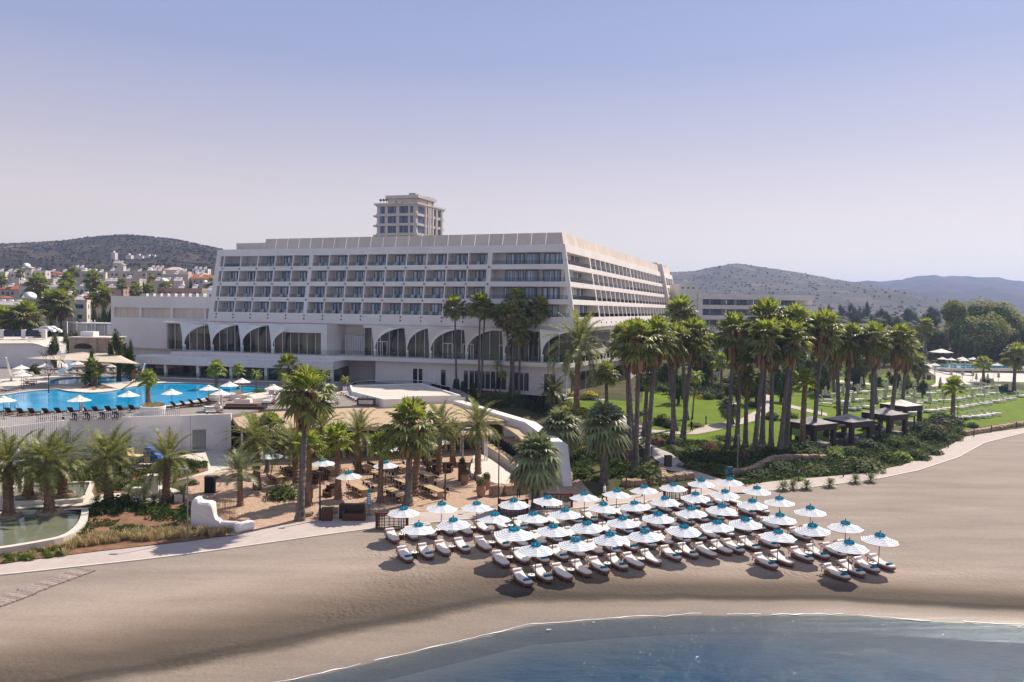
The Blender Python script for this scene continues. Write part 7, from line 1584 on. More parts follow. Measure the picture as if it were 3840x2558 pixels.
# ---------------- cabanas ----------------
def cabana(cx,cy,base,label,perg=True,white=False):
    b=G('q',cx,cy); T=thing('cabana',label,'cabana',b,R(31),'dark timber cabanas on the lawn'); s=2.0
    for x in(-s,s):
        for y in(-s,s): m=MB(); m.box(x-.28,x+.28,y-.28,y+.28,-.5,2.3); m.build('post',M['darkwood'],T)
    m=MB(); 
    for y in(-s-.32,s+.22): m.box(-s-.32,s+.32,y,y+.12,2.0,2.85)
    for x in(-s-.32,s+.2): m.box(x,x+.12,-s-.2,s+.22,2.0,2.848)
    m.build('fascia',M['darkwood'],T)
    e=s+.4; m=MB(); N_=6; vs=[];fs=[]
    for i in range(4):
        a=[(-e,-e),(e,-e),(e,e),(-e,e)][i]; c=[(-e,-e),(e,-e),(e,e),(-e,e)][(i+1)%4]
        for k in range(N_):
            f0,f1=k/N_,(k+1)/N_; z=lambda f:2.86+.8*f**1.4
            m.add([(a[0]*(1-f0),a[1]*(1-f0),z(f0)),(c[0]*(1-f0),c[1]*(1-f0),z(f0)),(c[0]*(1-f1),c[1]*(1-f1),z(f1)),(a[0]*(1-f1),a[1]*(1-f1),z(f1))],[(0,1,2,3)])
    m.build('canopy_roof',M['parasol' if white else 'cabana'],T)
    m=MB(); m.box(-s,s,-s,s,-.5,.12); m.build('platform',M['deck'],T)
    m=MB(); m.box(-.9,.9,1.0,1.9,.12,.75); m.build('cabinet',M['darkwood'],T)
    if perg:
        m=MB(); 
        for x,y in((s+2.4,-s),(s+2.4,-.2)): m.box(x-.09,x+.09,y-.09,y+.09,-.8,2.35)
        m.build('pergola_post',M['darkwood'],T); m=MB()
        m.box(s+.25,s+2.5,-s-.08,-s+.08,2.2,2.4); m.box(s+.25,s+2.5,-.28,-.12,2.2,2.4); m.box(s+2.3,s+2.5,-s+.085,-.285,2.2,2.4); m.box(s+.3,s+2.5,-s+.08,-.28,2.405,2.46) if False else None
        m.build('pergola_beam',M['darkwood'],T)
    return T
M['cabana']=mat('grey_cabana_canvas',(.38,.36,.36),.8,.2,noise_=.35,scale=1.2)
CB=[cabana(470,850,0,'dark timber cabana with a grey canvas roof, nearest and leftmost'),cabana(1120,790,0,'dark timber cabana, second from the left'),cabana(1770,650,0,'dark timber cabana, third from the left'),]
cabana(2060,470,0,'white roofed cabana farthest back among the lawn loungers',False,True)
def cab_lounger(c,dx,dy,label):
    M4=Matrix.Rotation(R(31),4,'Z'); q=c.location+M4@Vector((dx,dy,.12)); return sunbed(label,q,R(60),'white loungers in the cabanas','metal_w','lw',55)
cab_lounger(CB[0],-.3,-.5,'white padded lounger inside the nearest cabana'); cab_lounger(CB[1],.2,-.4,'white padded lounger in the second cabana'); cab_lounger(CB[2],-.2,-.4,'white padded lounger inside the third cabana')
pd_=None
for c,nm in zip(CB,('nearest','second','third')):
    for k,(dx,dy) in enumerate(((2.9,-1.2),(4.0,-1.0))):
        q=c.location+Matrix.Rotation(R(31),4,'Z')@Vector((dx,dy,.0)); q.z=float(g(q.x,q.y))+.12; lab='white directors chair beside the %s cabana, %s one'%(nm,('left','right')[k])
        if pd_ is None:
            T=thing('directors_chair',lab,'chair',q,.5,'white chairs beside the cabanas'); m=MB(); m.box(-.28,.28,-.25,.25,.42,.46); m.build('seat',M['metal_w'],T); m=MB(); m.box(-.28,.28,.22,.25,.6,.95); m.build('backrest',M['metal_w'],T); m=MB()
            for x in(-.28,.28): m.tube((x,.24,0),(x,.24,.95),.02,.02,4); m.tube((x,-.24,0),(x,-.24,.65),.02,.02,4); m.tube((x,-.25,.65),(x,.24,.65),.02,.02,4)
            m.build('frame',M['metal_g'],T); pd_=T
        else: dup(pd_,q,rl.uniform(0,2),lab)
# ---------------- boulder walls ----------------
BM=[]
for v in range(5):
    rg=random.Random(70+v); bm=bmesh.new(); bmesh.ops.create_cube(bm,size=1); bmesh.ops.subdivide_edges(bm,edges=bm.edges[:],cuts=3,use_grid_fill=True)
    for w in bm.verts:
        c=w.co.copy(); d=c.normalized()*.62; w.co=c.lerp(d,.45); w.co+=Vector((1,1,1))*0+Vector([noise.noise(w.co*2.3+Vector((v*5,k*7,1)))*.13 for k in range(3)])
    me=bpy.data.meshes.new('boulder'); bm.to_mesh(me); bm.free(); me.materials.append(M['rock']); BM.append(me)
def boulder_row(t,pts,size,lab,grp,h=.8):
    P=[G(t,x,y) for x,y in pts]; L=sum((b-a).length for a,b in zip(P,P[1:])); n=int(L/size); i=0; acc=0
    for k in range(n):
        d=(k+.5)*L/n; acc=0
        for a,b in zip(P,P[1:]):
            l=(b-a).length
            if acc+l>=d: q=a.lerp(b,(d-acc)/l); dr=math.atan2(b.y-a.y,b.x-a.x); break
            acc+=l
        o=bpy.data.objects.new('boulder',rp_.choice(BM)); COL.objects.link(o); o.location=(q.x,q.y,float(g(q.x,q.y))+h*.35); o.scale=(size*rp_.uniform(.85,1.1),size*.75*rp_.uniform(.8,1.2),h*rp_.uniform(.85,1.15)); o.rotation_euler=(0,0,dr+rp_.uniform(-.15,.15)+rp_.choice((0,PI)))
        tag(o,'%s, %s'%(lab,ORD[k]+' from the left' if k<30 else 'near its right end'),'boulder',grp)
boulder_row('i',[(1010,1420),(1130,1410),(1280,1390),(1400,1330),(1500,1275),(1640,1255),(1850,1258),(2050,1262)],1.05,'sandstone block in the curved low wall under the garden',"blocks of the curved garden wall")
boulder_row('j',[(1720,735),(1850,715),(1990,690),(2200,650),(2325,630),(2700,560)],1.2,'sandstone block edging the sunbed lawn beside the path','blocks edging the sunbed lawn',.75)
boulder_row('n',[(350,590),(460,600),(640,575),(860,545),(1080,520)],1.3,'sandstone block behind the back row of parasols','blocks behind the back parasols',.8)
boulder_row('m',[(1235,690),(1330,700),(1440,690),(1560,680),(1650,670)],1.4,'big sandstone boulder in front of the bar terrace','boulders before the bar terrace',1.3)
boulder_row('n',[(745,400),(775,470),(790,520)],.9,'pale stone edging beside the bin','stone edging beside the bin',.5)
boulder_row('l',[(1060,1040),(1160,1020),(1250,1000)],1.0,'yellowish stone beside the tall trunk base','stones beside the tall trunk',.6)
boulder_row('l',[(1290,1010),(1400,980),(1460,1000)],.8,'grey round rock behind the brown service boxes','rocks by the service boxes',.7)
boulder_row('l',[(390,1040),(480,1065),(580,1080)],.8,'yellow stone behind the rounded white bench','stones by the white bench',.35)
# ---------------- bar ----------------
def seg_box(mb,a,b,w,z0,z1,mi=0,sh=0):
    a,b=Vector((a.x,a.y)),Vector((b.x,b.y)); n=(b-a).normalized(); n=Vector((-n.y,n.x))*w/2; mb.hexa([Vector((*(a-n),z0)),Vector((*(b-n),z0)),Vector((*(b+n),z0)),Vector((*(a+n),z0)),Vector((*(a-n),z1)),Vector((*(b-n),z1)),Vector((*(b+n),z1)),Vector((*(a+n),z1))],mi)
bt=[G('h',x,y,.35) for x,y in ((545,1400),(560,1300),(590,1200),(700,1220),(990,1430),(1090,1500),(1060,1530),(950,1530),(760,1510),(620,1430))]
T=thing('bar_terrace','pale curved concrete terrace in front of the bar with a palm growing through','terrace',(bt[0].x,bt[0].y,.6)); m=MB(); m.prism(off([Vector(q[:2]) for q in bt],1),.2,1.15); part(m,'slab',M['pool_rim'],T)
b0=G('h',715,1100,1.2); b1=G('h',850,1180,1.2); b2=G('h',960,1260,1.2); b3=G('h',1180,1420,1.2)
T=thing('beach_bar','long white bar counter with a rough timber top beneath the sloping wall','bar',(b1.x,b1.y,.6)); m=MB(); 
for a,b in((b0,b1),(b1,b2),(b2,b3)): seg_box(m,a,b,.6,.4,1.9)
part(m,'counter',M['white'],T); m=MB()
for a,b in((b0,b1),(b1,b2),(b2,b3)): seg_box(m,a,b,1.0,1.91,2.0)
part(m,'counter_top',M['wood'],T)
m=MB(); n_=(Vector((b3.x,b3.y))-Vector((b0.x,b0.y))).normalized(); nn=Vector((-n_.y,n_.x)); 
a=Vector((b0.x,b0.y))+nn*2.0; b=Vector((b3.x,b3.y))+nn*1.6; seg_box(m,a.to_3d(),b.to_3d(),.5,.4,2.3); part(m,'back_bar',M['black'],T)
m=MB()
for i in range(14): q=a.lerp(b,(i+.5)/14); m.box(q.x-.06,q.x+.06,q.y-.06,q.y+.06,2.31,2.62)
part(m,'bottle',M['leaf_d'],T,kind='stuff')
m=MB()
for i in range(6):
    q=PY(*p('h',840+i*52,965+i*28),a.y+4-i*2.2); m.box(q.x-1.1,q.x+1.1,q.y-.12,q.y+.12,q.z-.28,q.z)
part(m,'timber_beam',M['wood'],T)
m=MB(); c=[PY(*p('h',900,940),97),PY(*p('h',1010,940),97),PY(*p('h',1070,990),92),PY(*p('h',1150,1040),88),PY(*p('h',1090,1070),86),PY(*p('h',1030,1010),90)]
m.prism([Vector(q[:2]) for q in c],c[2].z-.1,c[2].z+.1); part(m,'reed_cover',M['thatch'],T)
st=None
for i in range(8):
    q=G('h',*[(690,1170),(725,1195),(765,1225),(805,1265),(850,1300),(885,1320),(925,1350),(960,1380)][i],.0); q.z=1.15; lab='white bar stool at the beach bar, %s from the far end'%ORD[i]
    if st is None:
        T=thing('bar_stool',lab,'stool',q,R(-50),'white stools along the bar'); m=MB(); m.box(-.2,.2,-.2,.2,.72,.77); m.build('seat',M['metal_w'],T); m=MB(); m.box(-.2,.2,.17,.2,.77,1.1); m.build('backrest',M['metal_w'],T)
        for x in(-.2,.2):
            for y in(-.2,.2): m=MB(); m.tube((x*1.1,y*1.1,0),(x,y,.75),.025,.025,4); m.build('leg',M['metal_w'],T)
        st=T
    else: dup(st,q,R(-50)+rl.uniform(-.2,.2),lab)
# white arch with bell, and reed pergola behind
a=G('h',475,1290); b=G('h',697,1290); T=thing('white_arch','white timber arch at the entrance of the bar terrace','arch',((a.x+b.x)/2,a.y,a.z)); w_=(b.x-a.x)/2; hh=4.1
for x in(-w_,w_): m=MB(); m.box(x-.08,x+.08,-.08,.08,0,hh); m.build('post',M['metal_w'],T)
m=MB(); m.box(-w_-.1,w_+.1,-.1,.1,hh,hh+.2)
for s_ in(-1,1): m.path([(s_*w_,0,hh-1.2),(s_*(w_-.12),0,hh-.7),(s_*(w_-.5),0,hh-.2),(s_*(w_-1.1),0,hh)],.05,5)
m.build('beam',M['metal_w'],T)
a=PY(*p('h',390,965),93); b=PY(*p('h',730,990),90); T=thing('reed_canopy','small flat reed canopy behind the white arch','canopy',(a.x,a.y,1)); m=MB(); m.box(0,b.x-a.x,-3,0,a.z-1-.25,a.z-1+.05); m.build('reed_roof',M['thatch'],T)
for x in(.1,b.x-a.x-.1): m=MB(); m.box(x-.08,x+.08,-2.9,-2.75,-.3,a.z-1.3); m.build('post',M['metal_w'],T)
# pots, rusty planters
PT=None
for t,x,y,s_,lab in (('m',980,590,1.0,'tall terracotta pot beside the rusty planter'),('m',1145,715,1.05,'terracotta pot nearest the beach, left of the terrace tip'),('m',1200,640,1.0,'terracotta pot behind the nearest one'),('m',1475,640,.95,'terracotta pot at the terrace front, left of the pair'),('m',1555,620,.95,'terracotta pot at the terrace front, right of the pair')):
    q=G(t,x,y); 
    if PT is None:
        T=thing('terracotta_pot',lab,'pot',q,0,'terracotta pots round the bar terrace'); m=MB(); m.lathe([(.28,0),(.36,.15),(.46,.6),(.44,.95),(.30,1.2),(.28,1.28),(.34,1.34),(.25,1.34),(.22,1.2)],18); m.build('pot',M['pot'],T,True); f=bpy.data.objects.new('plant',shrub_mesh('o1')); COL.objects.link(f); f.parent=T; f.location=(0,0,1.25); f.scale=(.5,.5,.6); PT=T
    else: dup(PT,q,rl.uniform(0,6),lab,None,s_)
for t,x,y,h_,lab in (('m',955,550,1.9,'tall square rusty planter with a plant beside the palm'),('m',960,270,1.6,'raised rusty basket stand with red leaves')):
    q=G(t,x,y); T=thing('rusty_planter',lab,'planter',q); m=MB(); m.box(-.42,.42,-.42,.42,0 if h_>1.8 else 1.8,h_ if h_>1.8 else 3.0); m.build('box',M['rust'],T); f=bpy.data.objects.new('plant',shrub_mesh('d0')); COL.objects.link(f); f.parent=T; f.location=(0,0,h_ if h_>1.8 else 3.0); f.scale=(.4,.4,.7)
    if h_<1.8: m=MB(); m.tube((0,0,0),(0,0,1.8),.07,.07,6); m.build('stand',M['rust'],T)
for t,x,y,lab in (('m',745,470,'brown wicker cube stool at the lamp post, left'),('m',815,465,'brown wicker cube stool at the lamp post, right'),('l',1250,690,'brown wicker armchair behind the dark lamp post, left'),('l',1340,650,'brown wicker armchair behind the dark lamp post, back'),('l',1385,820,'large brown wicker armchair behind the dark lamp post, front'),('l',1440,800,'brown wicker armchair beside the palm trunk'),('l',1160,850,'dark wicker armchair right of the rounded shrub')):
    q=G(t,x,y); T=thing('wicker_armchair',lab,'armchair',q,rl.uniform(-.4,.4),'brown wicker seats on the restaurant sand'); m=MB(); m.box(-.42,.42,-.4,.4,.05,.45); m.build('seat',M['brown'],T); m=MB(); m.box(-.45,.45,.36,.46,.1,1.05); m.box(-.46,-.36,-.4,.358,.1,.75); m.box(.36,.46,-.4,.358,.1,.75); m.build('backrest',M['brown'],T)
# reed fence strip between tables and restaurant building
T=thing('reed_screen','low pale slatted timber deck strip behind the restaurant tables','deck',G('l',1000,520)); 
for k,(x0,y0,x1,y1) in enumerate(((690,560,960,570),(1130,570,1290,590),(1200,600,1580,560),(1620,470,1900,500),(1900,470,2150,455))):
    a=G('l',x0,y0); b=G('l',x1,y1); m=MB(); u=(b-a); u.z=0; L=u.length; u.normalize(); n=int(L/.28)
    for i in range(n): q=a+u*(i*.28); m.box(q.x-.07,q.x+.07,q.y-.1,q.y+2.2,q.z+.12,q.z+.18)
    part(m,'slat_run',M['wood'],T)
# ---------------- street furniture ----------------
def lamp_post(base,top,label,m='metal_g',arm=.6,r_=.06):
    T=thing('lamp_post',label,'lamp post',base,0,'lamp posts'); h=top.z-base.z; q=MB(); q.tube((0,0,0),(0,0,h),r_,r_*.8,8); q.build('pole',M[m],T); q=MB(); q.box(-.1,arm,-.12,.12,h-.02,h+.09); q.build('lamp_head',M[m],T); q=MB(); q.lathe([(.16,0),(.16,.06)],10); q.build('base_plate',M[m],T); return T
def LP(t,x,y,t2,x2,y2,lab,m='metal_g',arm=.6,r_=.06): b=G(t,x,y); return lamp_post(b,PY(*p(t2,x2,y2),b.y),lab,m,arm,r_)
LP('k',1903,1268,'k',1915,548,'grey lamp post on the path edge in front of the ponds','metal_g',-.7); LP('l',1297,1060,'l',1297,575,'dark lamp post beside the brown service boxes','metal_d',.35,.09); LP('m',781,750,'m',785,370,'dark lamp post among the restaurant tables','metal_d',.5,.09); LP('m',1322,800,'m',1330,220,'tall dark green lamp post in front of the bar','metal_d',.25,.06); LP('n',400,630,'n',402,245,'rust brown lamp post right of the ribbed palm','rust',.5,.07); LP('n',1527,510,'n',1540,95,'grey lamp post rising from the stone wall','metal_g',.2,.05); LP('h',1008,775,'h',1008,650,'short dark lamp on the slope above the wall','metal_d',.2,.05); LP('j',1645,720,'j',1650,400,'slim lamp post at the bend of the beach path','metal_d',.3,.05); LP('e',1420,1280,'e',1420,1120,'slim lamp post by the far right pool','metal_d',.2,.05); LP('e',2017,1290,'e',2017,1000,'tall lamp post at the right pool','metal_d',.2,.05); LP('i',1080,1120,'i',1080,870,'thin post beside the first cluster of trunks','metal_d',.1,.04)
bl=None
for t,x,y,lab in (('i',830,908,'tall bollard light at the edge of the left lawn'),('i',280,1215,'bollard light beside the path junction'),('i',1332,878,'bollard light on the path before the plaza'),('i',2003,808,'small bollard on the lawn path'),('j',495,1160,'bollard light in front of the dome hedge'),('j',40,1210,'bollard light behind the young palms'),('j',1557,865,'bollard light at the path bend'),('j',1817,752,'bollard light by the boulders, left'),('j',1992,710,'bollard light by the boulders, middle'),('j',2247,668,'bollard light by the boulders, right'),('j',1665,730,'pale bollard beside the clipped dome'),('n',562,710,'bollard light behind the back row parasols'),('j',272,540,'small bollard beside the lawn path left')):
    q=G(t,x,y)
    if bl is None:
        T=thing('bollard_light',lab,'bollard',q,0,'garden bollard lights'); m=MB(); m.tube((0,0,0),(0,0,1.25),.09,.09,10); m.build('post',M['metal_d'],T); m=MB(); m.lathe([(.1,1.25),(.1,1.4),(.12,1.41),(.12,1.46)],10); m.build('lamp_head',M['metal_g'],T); bl=T
    else: dup(bl,q,0,lab,None,(1,1,1.7) if 'tall' in lab else .85)
for t,x,y,lab,m_,w_,h_ in (('i',445,1330,'black waste bin beside the garden path','metal_d',.38,1.3),('k',2130,780,'black bin behind the curved white wall','black',.45,1.6),('l',1370,1060,'brown timber service box at the foot of the dark lamp post','brown',.45,1.05),('i',1062,1420,'green bin at the start of the curved stone wall','teal',.35,1.0),('e',1475,1340,'brown bin at the edge of the plaza, right','brown',.3,1.2),('e',1360,1255,'brown bin at the edge of the plaza, left','brown',.35,1.2)):
    q=G(t,x,y); T=thing('waste_bin',lab,'bin',q,.1); m=MB(); m.box(-w_,w_,-w_*.8,w_*.8,0,h_); m.build('body',M[m_],T); m=MB(); m.box(-w_-.03,w_+.03,-w_*.8-.03,w_*.8+.03,h_,h_+.06); m.build('lid',M['metal_d'],T)
q=G('l',1620,1060); T=thing('service_bench','dark brown service counter and wicker bench by the path','bench',q,.02); T.scale=(.62,.62,.8); m=MB(); m.box(-1.9,1.6,.5,1.6,0,1.6); m.build('counter',M['darkwood'],T); m=MB(); m.box(-1.93,-1.9,.5,1.6,0,1.6); m.build('side_panel',M['white'],T); m=MB(); m.box(-1.2,1.9,-.5,.35,0,.8); m.box(-1.2,-1.0,-.5,.35,.8,1.1); m.box(1.7,1.9,-.5,.35,.8,1.1); m.build('bench',M['brown'],T)
for k,(t,x,y,lab) in enumerate((('m',240,1040,'curved wicker windbreak at the left end of the parasols'),('m',1470,900,'curved wicker windbreak behind the leaf shaded lounger'),('m',1930,830,'curved wicker windbreak right of the silver palm'),('n',920,750,'curved wicker windbreak at the back of the middle parasols'))):
    q=G(t,x,y); T=thing('wicker_windbreak',lab,'windbreak',q,.04,'wicker windbreaks by the loungers'); m=MB(); pts=[(-1.35+.2,.45),(-1.35,.2),(-1.2,0),(-.6,-.06),(.6,-.06),(1.2,0),(1.35,.2),(1.35-.2,.45)]
    for z0,z1 in((0,.08),(1.28,1.42)):
        for a,b in zip(pts,pts[1:]): seg_box(m,Vector((*a,0)),Vector((*b,0)),.14,z0,z1)
    m.build('frame',M['rust'],T); m=MB()
    for j in range(9):
        for a,b in zip(pts,pts[1:]): seg_box(m,Vector((*a,0)),Vector((*b,0)),.04,.14+j*.125,.2+j*.125)
    for a,b in zip(pts,pts[1:]):
        for u in(0,.33,.66): c=Vector((*a,0)).lerp(Vector((*b,0)),u); m.box(c.x-.03,c.x+.03,c.y-.045,c.y+.045,.08,1.28)
    m.build('weave',M['brown'],T)
q=G('k',1553,815); T=thing('white_cabinet','plain white box cabinet on the paving beside the lopsided palm','cabinet',q,.15); m=MB(); m.box(-.62,.62,-.5,.5,0,2.1); m.build('body',M['white'],T); m=MB(); m.tube((0,0,2.1),(0,0,2.5),.05,.05,6); m.build('tap',M['metal_g'],T)
# sculpted white wall with rounded tower
q=G('k',2080,1130); T=thing('sculpted_wall','rounded white plaster tower flowing down into a low curved wall','wall',q); bm=bmesh.new()
def blob(name,pts,m):
    me=bpy.data.meshes.new(name); V=[Vector(a[:3]) for a in pts]; me.from_pydata(V,[(i,i+1) for i in range(len(V)-1)],[]); o=bpy.data.objects.new(name,me); COL.objects.link(o); o.parent=T
    sk=o.modifiers.new('s','SKIN'); 
    for i,a in enumerate(pts): me.skin_vertices[0].data[i].radius=(a[3],a[4] if len(a)>4 else a[3])
    me.skin_vertices[0].data[0].use_root=True; o.modifiers.new('u','SUBSURF').levels=2; o.modifiers['u'].render_levels=2; me.materials.append(m); return o
def ensure_skin(me): bm=bmesh.new(); bm.from_mesh(me); bm.verts.layers.skin.verify(); bm.to_mesh(me); bm.free()
def blob(name,pts,m,parent=None,sub=2):
    bm=bmesh.new(); ly=bm.verts.layers.skin.verify(); vs=[]
    for i,a in enumerate(pts): v=bm.verts.new(a[:3]); v[ly].radius=(a[3],a[4] if len(a)>4 else a[3]); v[ly].use_root=(i==0); vs.append(v)
    for a,b in zip(vs,vs[1:]): bm.edges.new((a,b))
    me=bpy.data.meshes.new(name); bm.to_mesh(me); bm.free(); me.materials.append(m); o=bpy.data.objects.new(name,me); COL.objects.link(o); o.parent=parent or T
    o.modifiers.new('s','SKIN'); u=o.modifiers.new('u','SUBSURF'); u.levels=sub; u.render_levels=sub; return o
m=MB(); prof=[(-.95,0),(-.95,1.9),(-.90,2.35),(-.7,2.55),(-.45,2.5),(-.3,2.25),(0,2.2),(.45,2.2),(.72,2.05),(.82,1.7),(.86,1.1),(1.0,.8),(1.3,.65),(1.5,0)]
cl0=Vector((0,0)); n=len(prof)
for sgn in(0,):
    vs=[]
    for (x,z) in prof:
        yb=.0+ (x if x>.8 else 0)*-.0
        wd=.55 if x<.8 else .35
        vs+= [(x,-wd,z*.93),(x,-wd*.8,z),(x,wd*.8,z),(x,wd,z*.93)]
    m.add(vs,[(i*4+j,i*4+j+1,(i+1)*4+j+1,(i+1)*4+j) for i in range(n-1) for j in range(3)])
    m.add([(x,-(.55 if x<.8 else .35),z*.93) for x,z in prof],[tuple(range(n))]); m.add([(x,(.55 if x<.8 else .35),z*.93) for x,z in prof],[tuple(range(n))[::-1]])
m.build('tower_wall',M['white'],T)
a=G('k',2280,1150)-T.location; b=G('l',440,1190)-T.location; c=G('l',630,1150)-T.location
blob('low_wall',[(1.1,0,.25,.3,.4),(a.x+1.3,a.y,.3,.32,.38),(b.x,b.y,.38,.34,.45),((b.x+c.x)/2,(b.y+c.y)/2,.42,.36,.46),(c.x,c.y,.4,.36,.44)],M['white'])
q=G('l',310,1060); T=thing('bamboo_screen','short screen of bare bamboo canes beside the white tower','screen',q); m=MB(); rg=random.Random(4)
for i in range(26): x=-1.2+i*.1; m.tube((x,x*-.35,0),(x+rg.uniform(-.1,.1),x*-.35+rg.uniform(-.1,.1),rg.uniform(1.7,2.5)),.025,.015,4)
m.build('canes',M['trunk_b'],T)
q=G('k',1850,800); T=thing('curved_bench','low curved pale bench wall left of the white tower','bench',q); m=MB()
for i in range(10):
    t0,t1=-.2+i*.16,-.2+(i+1)*.16; f=lambda t,r_:Vector((-3+r_*math.cos(t),-5.2+r_*math.sin(t)*1.1,0))
    seg_box(m,f(t0+.6,4.4),f(t1+.6,4.4),.7,0,.8)
m.build('seat',M['pool_rim'],T)
# rows of timber boardwalk lying on the sand
for k,(x,y,a_,lab) in enumerate(((60,420,-.0,'nearest'),(235,350,0,'second'),(400,290,0,'farthest'))):
    c=G('o',x*.68,1960+y*.68); T=tag(MB().build('boardwalk_section',M['grey_wood'] if 'grey_wood' in M else mat('weathered_boards',(.30,.25,.22),.85,.2,noise_=.35,scale=7)),'weathered timber boardwalk section half sunk in the sand, %s of three'%lab,'boardwalk','boardwalk sections on the sand')
    bpy.data.objects.remove(T); m=MB(); rg=random.Random(k)
    for i in range(9): x0=-1.2+i*.265; m.box(x0,x0+.245,-.75+rg.uniform(-.03,.03),.75+rg.uniform(-.03,.03),.02,.09+rg.uniform(0,.02))
    o=m.build('boardwalk_section',mat('weathered_boards',(.33,.27,.24),.85,.2,noise_=.4,scale=7,island=.2)); o.location=c; o.rotation_euler=(0,0,R(70)); tag(o,'weathered timber boardwalk section half sunk in the sand, %s of three'%lab,'boardwalk','boardwalk sections on the sand')
# three-wheeler
q=G('k',1450,515); T=thing('three_wheeler','blue and cream three-wheeled cargo cart parked by the slat fence','three-wheeler',q,R(-6)); m=MB()
m.prism([(-2.0,0),(0,0),(0,1.3),(-2.0,1.3)],.55,.95); m.build('cargo_bed',M['blue'],T); m=MB(); m.box(-2.0,-.1,-.02,1.32,.96,1.15); m.box(-2.0,-1.9,-.02,1.3,1.15,1.9); m.build('cargo_side',M['cream'],T)
m=MB(); pr=[(.0,.4),(.0,2.0),(.25,2.15),(.9,2.1),(1.25,1.55),(1.7,1.2),(1.85,.8),(1.7,.45)]; vs=[(x,.1,z) for x,z in pr]+[(x,1.2,z) for x,z in pr]; nn_=len(pr); m.add(vs,[tuple(range(nn_))[::-1],tuple(range(nn_,2*nn_))]+[(i,(i+1)%nn_,(i+1)%nn_+nn_,i+nn_) for i in range(nn_)]); m.build('cab',M['blue'],T)
m=MB(); m.box(.1,.8,.06,.095,.5,1.15); m.build('door',M['cream'],T); m=MB(); m.box(.15,.85,.06,.095,1.25,1.9); m.build('window',M['pane'],T); m=MB(); m.add([(.95,.2,2.02),(1.27,.2,1.56),(1.27,1.1,1.56),(.95,1.1,2.02),(.99,.2,2.06),(1.31,.2,1.6),(1.31,1.1,1.6),(.99,1.1,2.06)],[(0,1,2,3),(7,6,5,4),(0,4,5,1),(2,6,7,3)]); m.build('windscreen',M['glass'],T)
for x,y in((-1.4,-.05),(-1.4,1.25),(1.4,.55)): m=MB(); m.tube((x,y,.3),(x,y+.16,.3),.3,.3,14); m.build('wheel',M['rubber'],T)
m=MB(); m.tube((1.82,.65,.95),(1.95,.65,.95),.12,.12,10); m.build('headlight',M['metal_w'],T)
# far right pool area
rpz=float(g(PZ(*p('e',1600,1150),5).x,186))
P=[G('e',x,y) for x,y in ((1380,1125),(1450,1110),(1850,1118),(2325,1150),(2325,1190),(1900,1182),(1550,1178),(1400,1150))]
T=thing('far_pool','small turquoise pool on the plaza at the far right','pool',(P[0].x,P[0].y,P[0].z)); zz=max(q.z for q in P)+.25; m=MB(); m.prism([Vector(q[:2]) for q in P],zz-.6,zz); 
m2=MB(); c=sum((Vector(q[:2]) for q in P),Vector((0,0)))/len(P); m2.prism([Vector(q[:2])+(Vector(q[:2])-c)*.08 for q in P],zz-.8,zz-.03); part(m2,'surround',M['pool_rim'],T); part(m,'water',mat('far_pool_water',(.08,.28,.36),.06,.5),T)
for i,(x,y) in enumerate(((1500,1020),(1590,1028),(1700,1018),(1720,1035),(1810,1022),(1420,1080),(1345,1078),(2055,1080))):
    q=PY(*p('e',x,y),214-i%3*3 if i<5 else 190); gz=float(g(q.x,q.y)); o=dup(pp,(q.x,q.y,max(gz,q.z-2.9)),0,'plain white parasol at the far right pool, %s from the left'%ORD[[2,3,4,5,6,1,0,7][i]],'white parasols at the far right pool',1.0)
for i,(x,y) in enumerate(((1330,1160),(1390,1165),(1450,1168),(1570,1115),(1610,1115),(1700,1118),(1750,1120))):
    q=G('e',x,y); q.z+=.3; dup(pl,q,R(80),'pool lounger at the far right pool, %s from the left'%ORD[i],'loungers at the far right pool',1.0)
q=PY(*p('e',1485,985),235); q.z=float(g(q.x,235)); T=thing('pool_gazebo','dark timber gazebo with a white pyramid roof beyond the right pool','gazebo',q,.1); s_=2.1
for x in(-s_,s_):
    for y in(-s_,s_): m=MB(); m.box(x-.25,x+.25,y-.25,y+.25,0,2.9); m.build('post',M['darkwood'],T)
m=MB(); m.add([(-s_-.4,-s_-.4,2.9),(s_+.4,-s_-.4,2.9),(s_+.4,s_+.4,2.9),(-s_-.4,s_+.4,2.9),(0,0,4.0)],[(0,1,4),(1,2,4),(2,3,4),(3,0,4),(3,2,1,0)]); m.build('roof',M['parasol'],T)
q=G('e',1990,1000); T=thing('goal_frame','white football goal on the court at the far right','goal',q,.05); m=MB(); m.path([(0,0,0),(0,0,4),(9,0,4),(9,0,0)],.15,6); m.path([(0,0,4),(1.5,3,0),(0,0,0)],.1,5); m.path([(9,0,4),(10,3,0)],.1,5); m.build('frame',M['metal_w'],T)
m=MB(); P=gp('e',[(1280,965),(1560,970),(1560,1005),(1400,1010),(1290,1000)]); 
T=thing('low_wall','long low white wall behind the right pool','wall',P[0]); seg_box(m,P[0],P[1],.5,P[0].z-.5,P[0].z+2.4); part(m,'wall',M['hotel'],T)
house('d',720,1010,790,900,168,'low white building behind the garden palms','hotel','flat',.1,2,8,0,False,'garden_building'); house('e',380,800,700,800,212,'long flat white building among the trees right of the palms','hotel','flat',.05,1,10,0,False,'garden_building'); 
q=G('i',800,340); T=thing('garden_pergola','white slatted pergola in the trees behind the left lawn','pergola',q); m=MB()
for i in range(9): m.box(-3,3,i*.5,i*.5+.15,3.0,3.15)
for x in(-2.9,2.8):
    for y in(0,4): m.box(x,x+.15,y,y+.15,0,3.0)
m.build('frame',M['metal_w'],T)
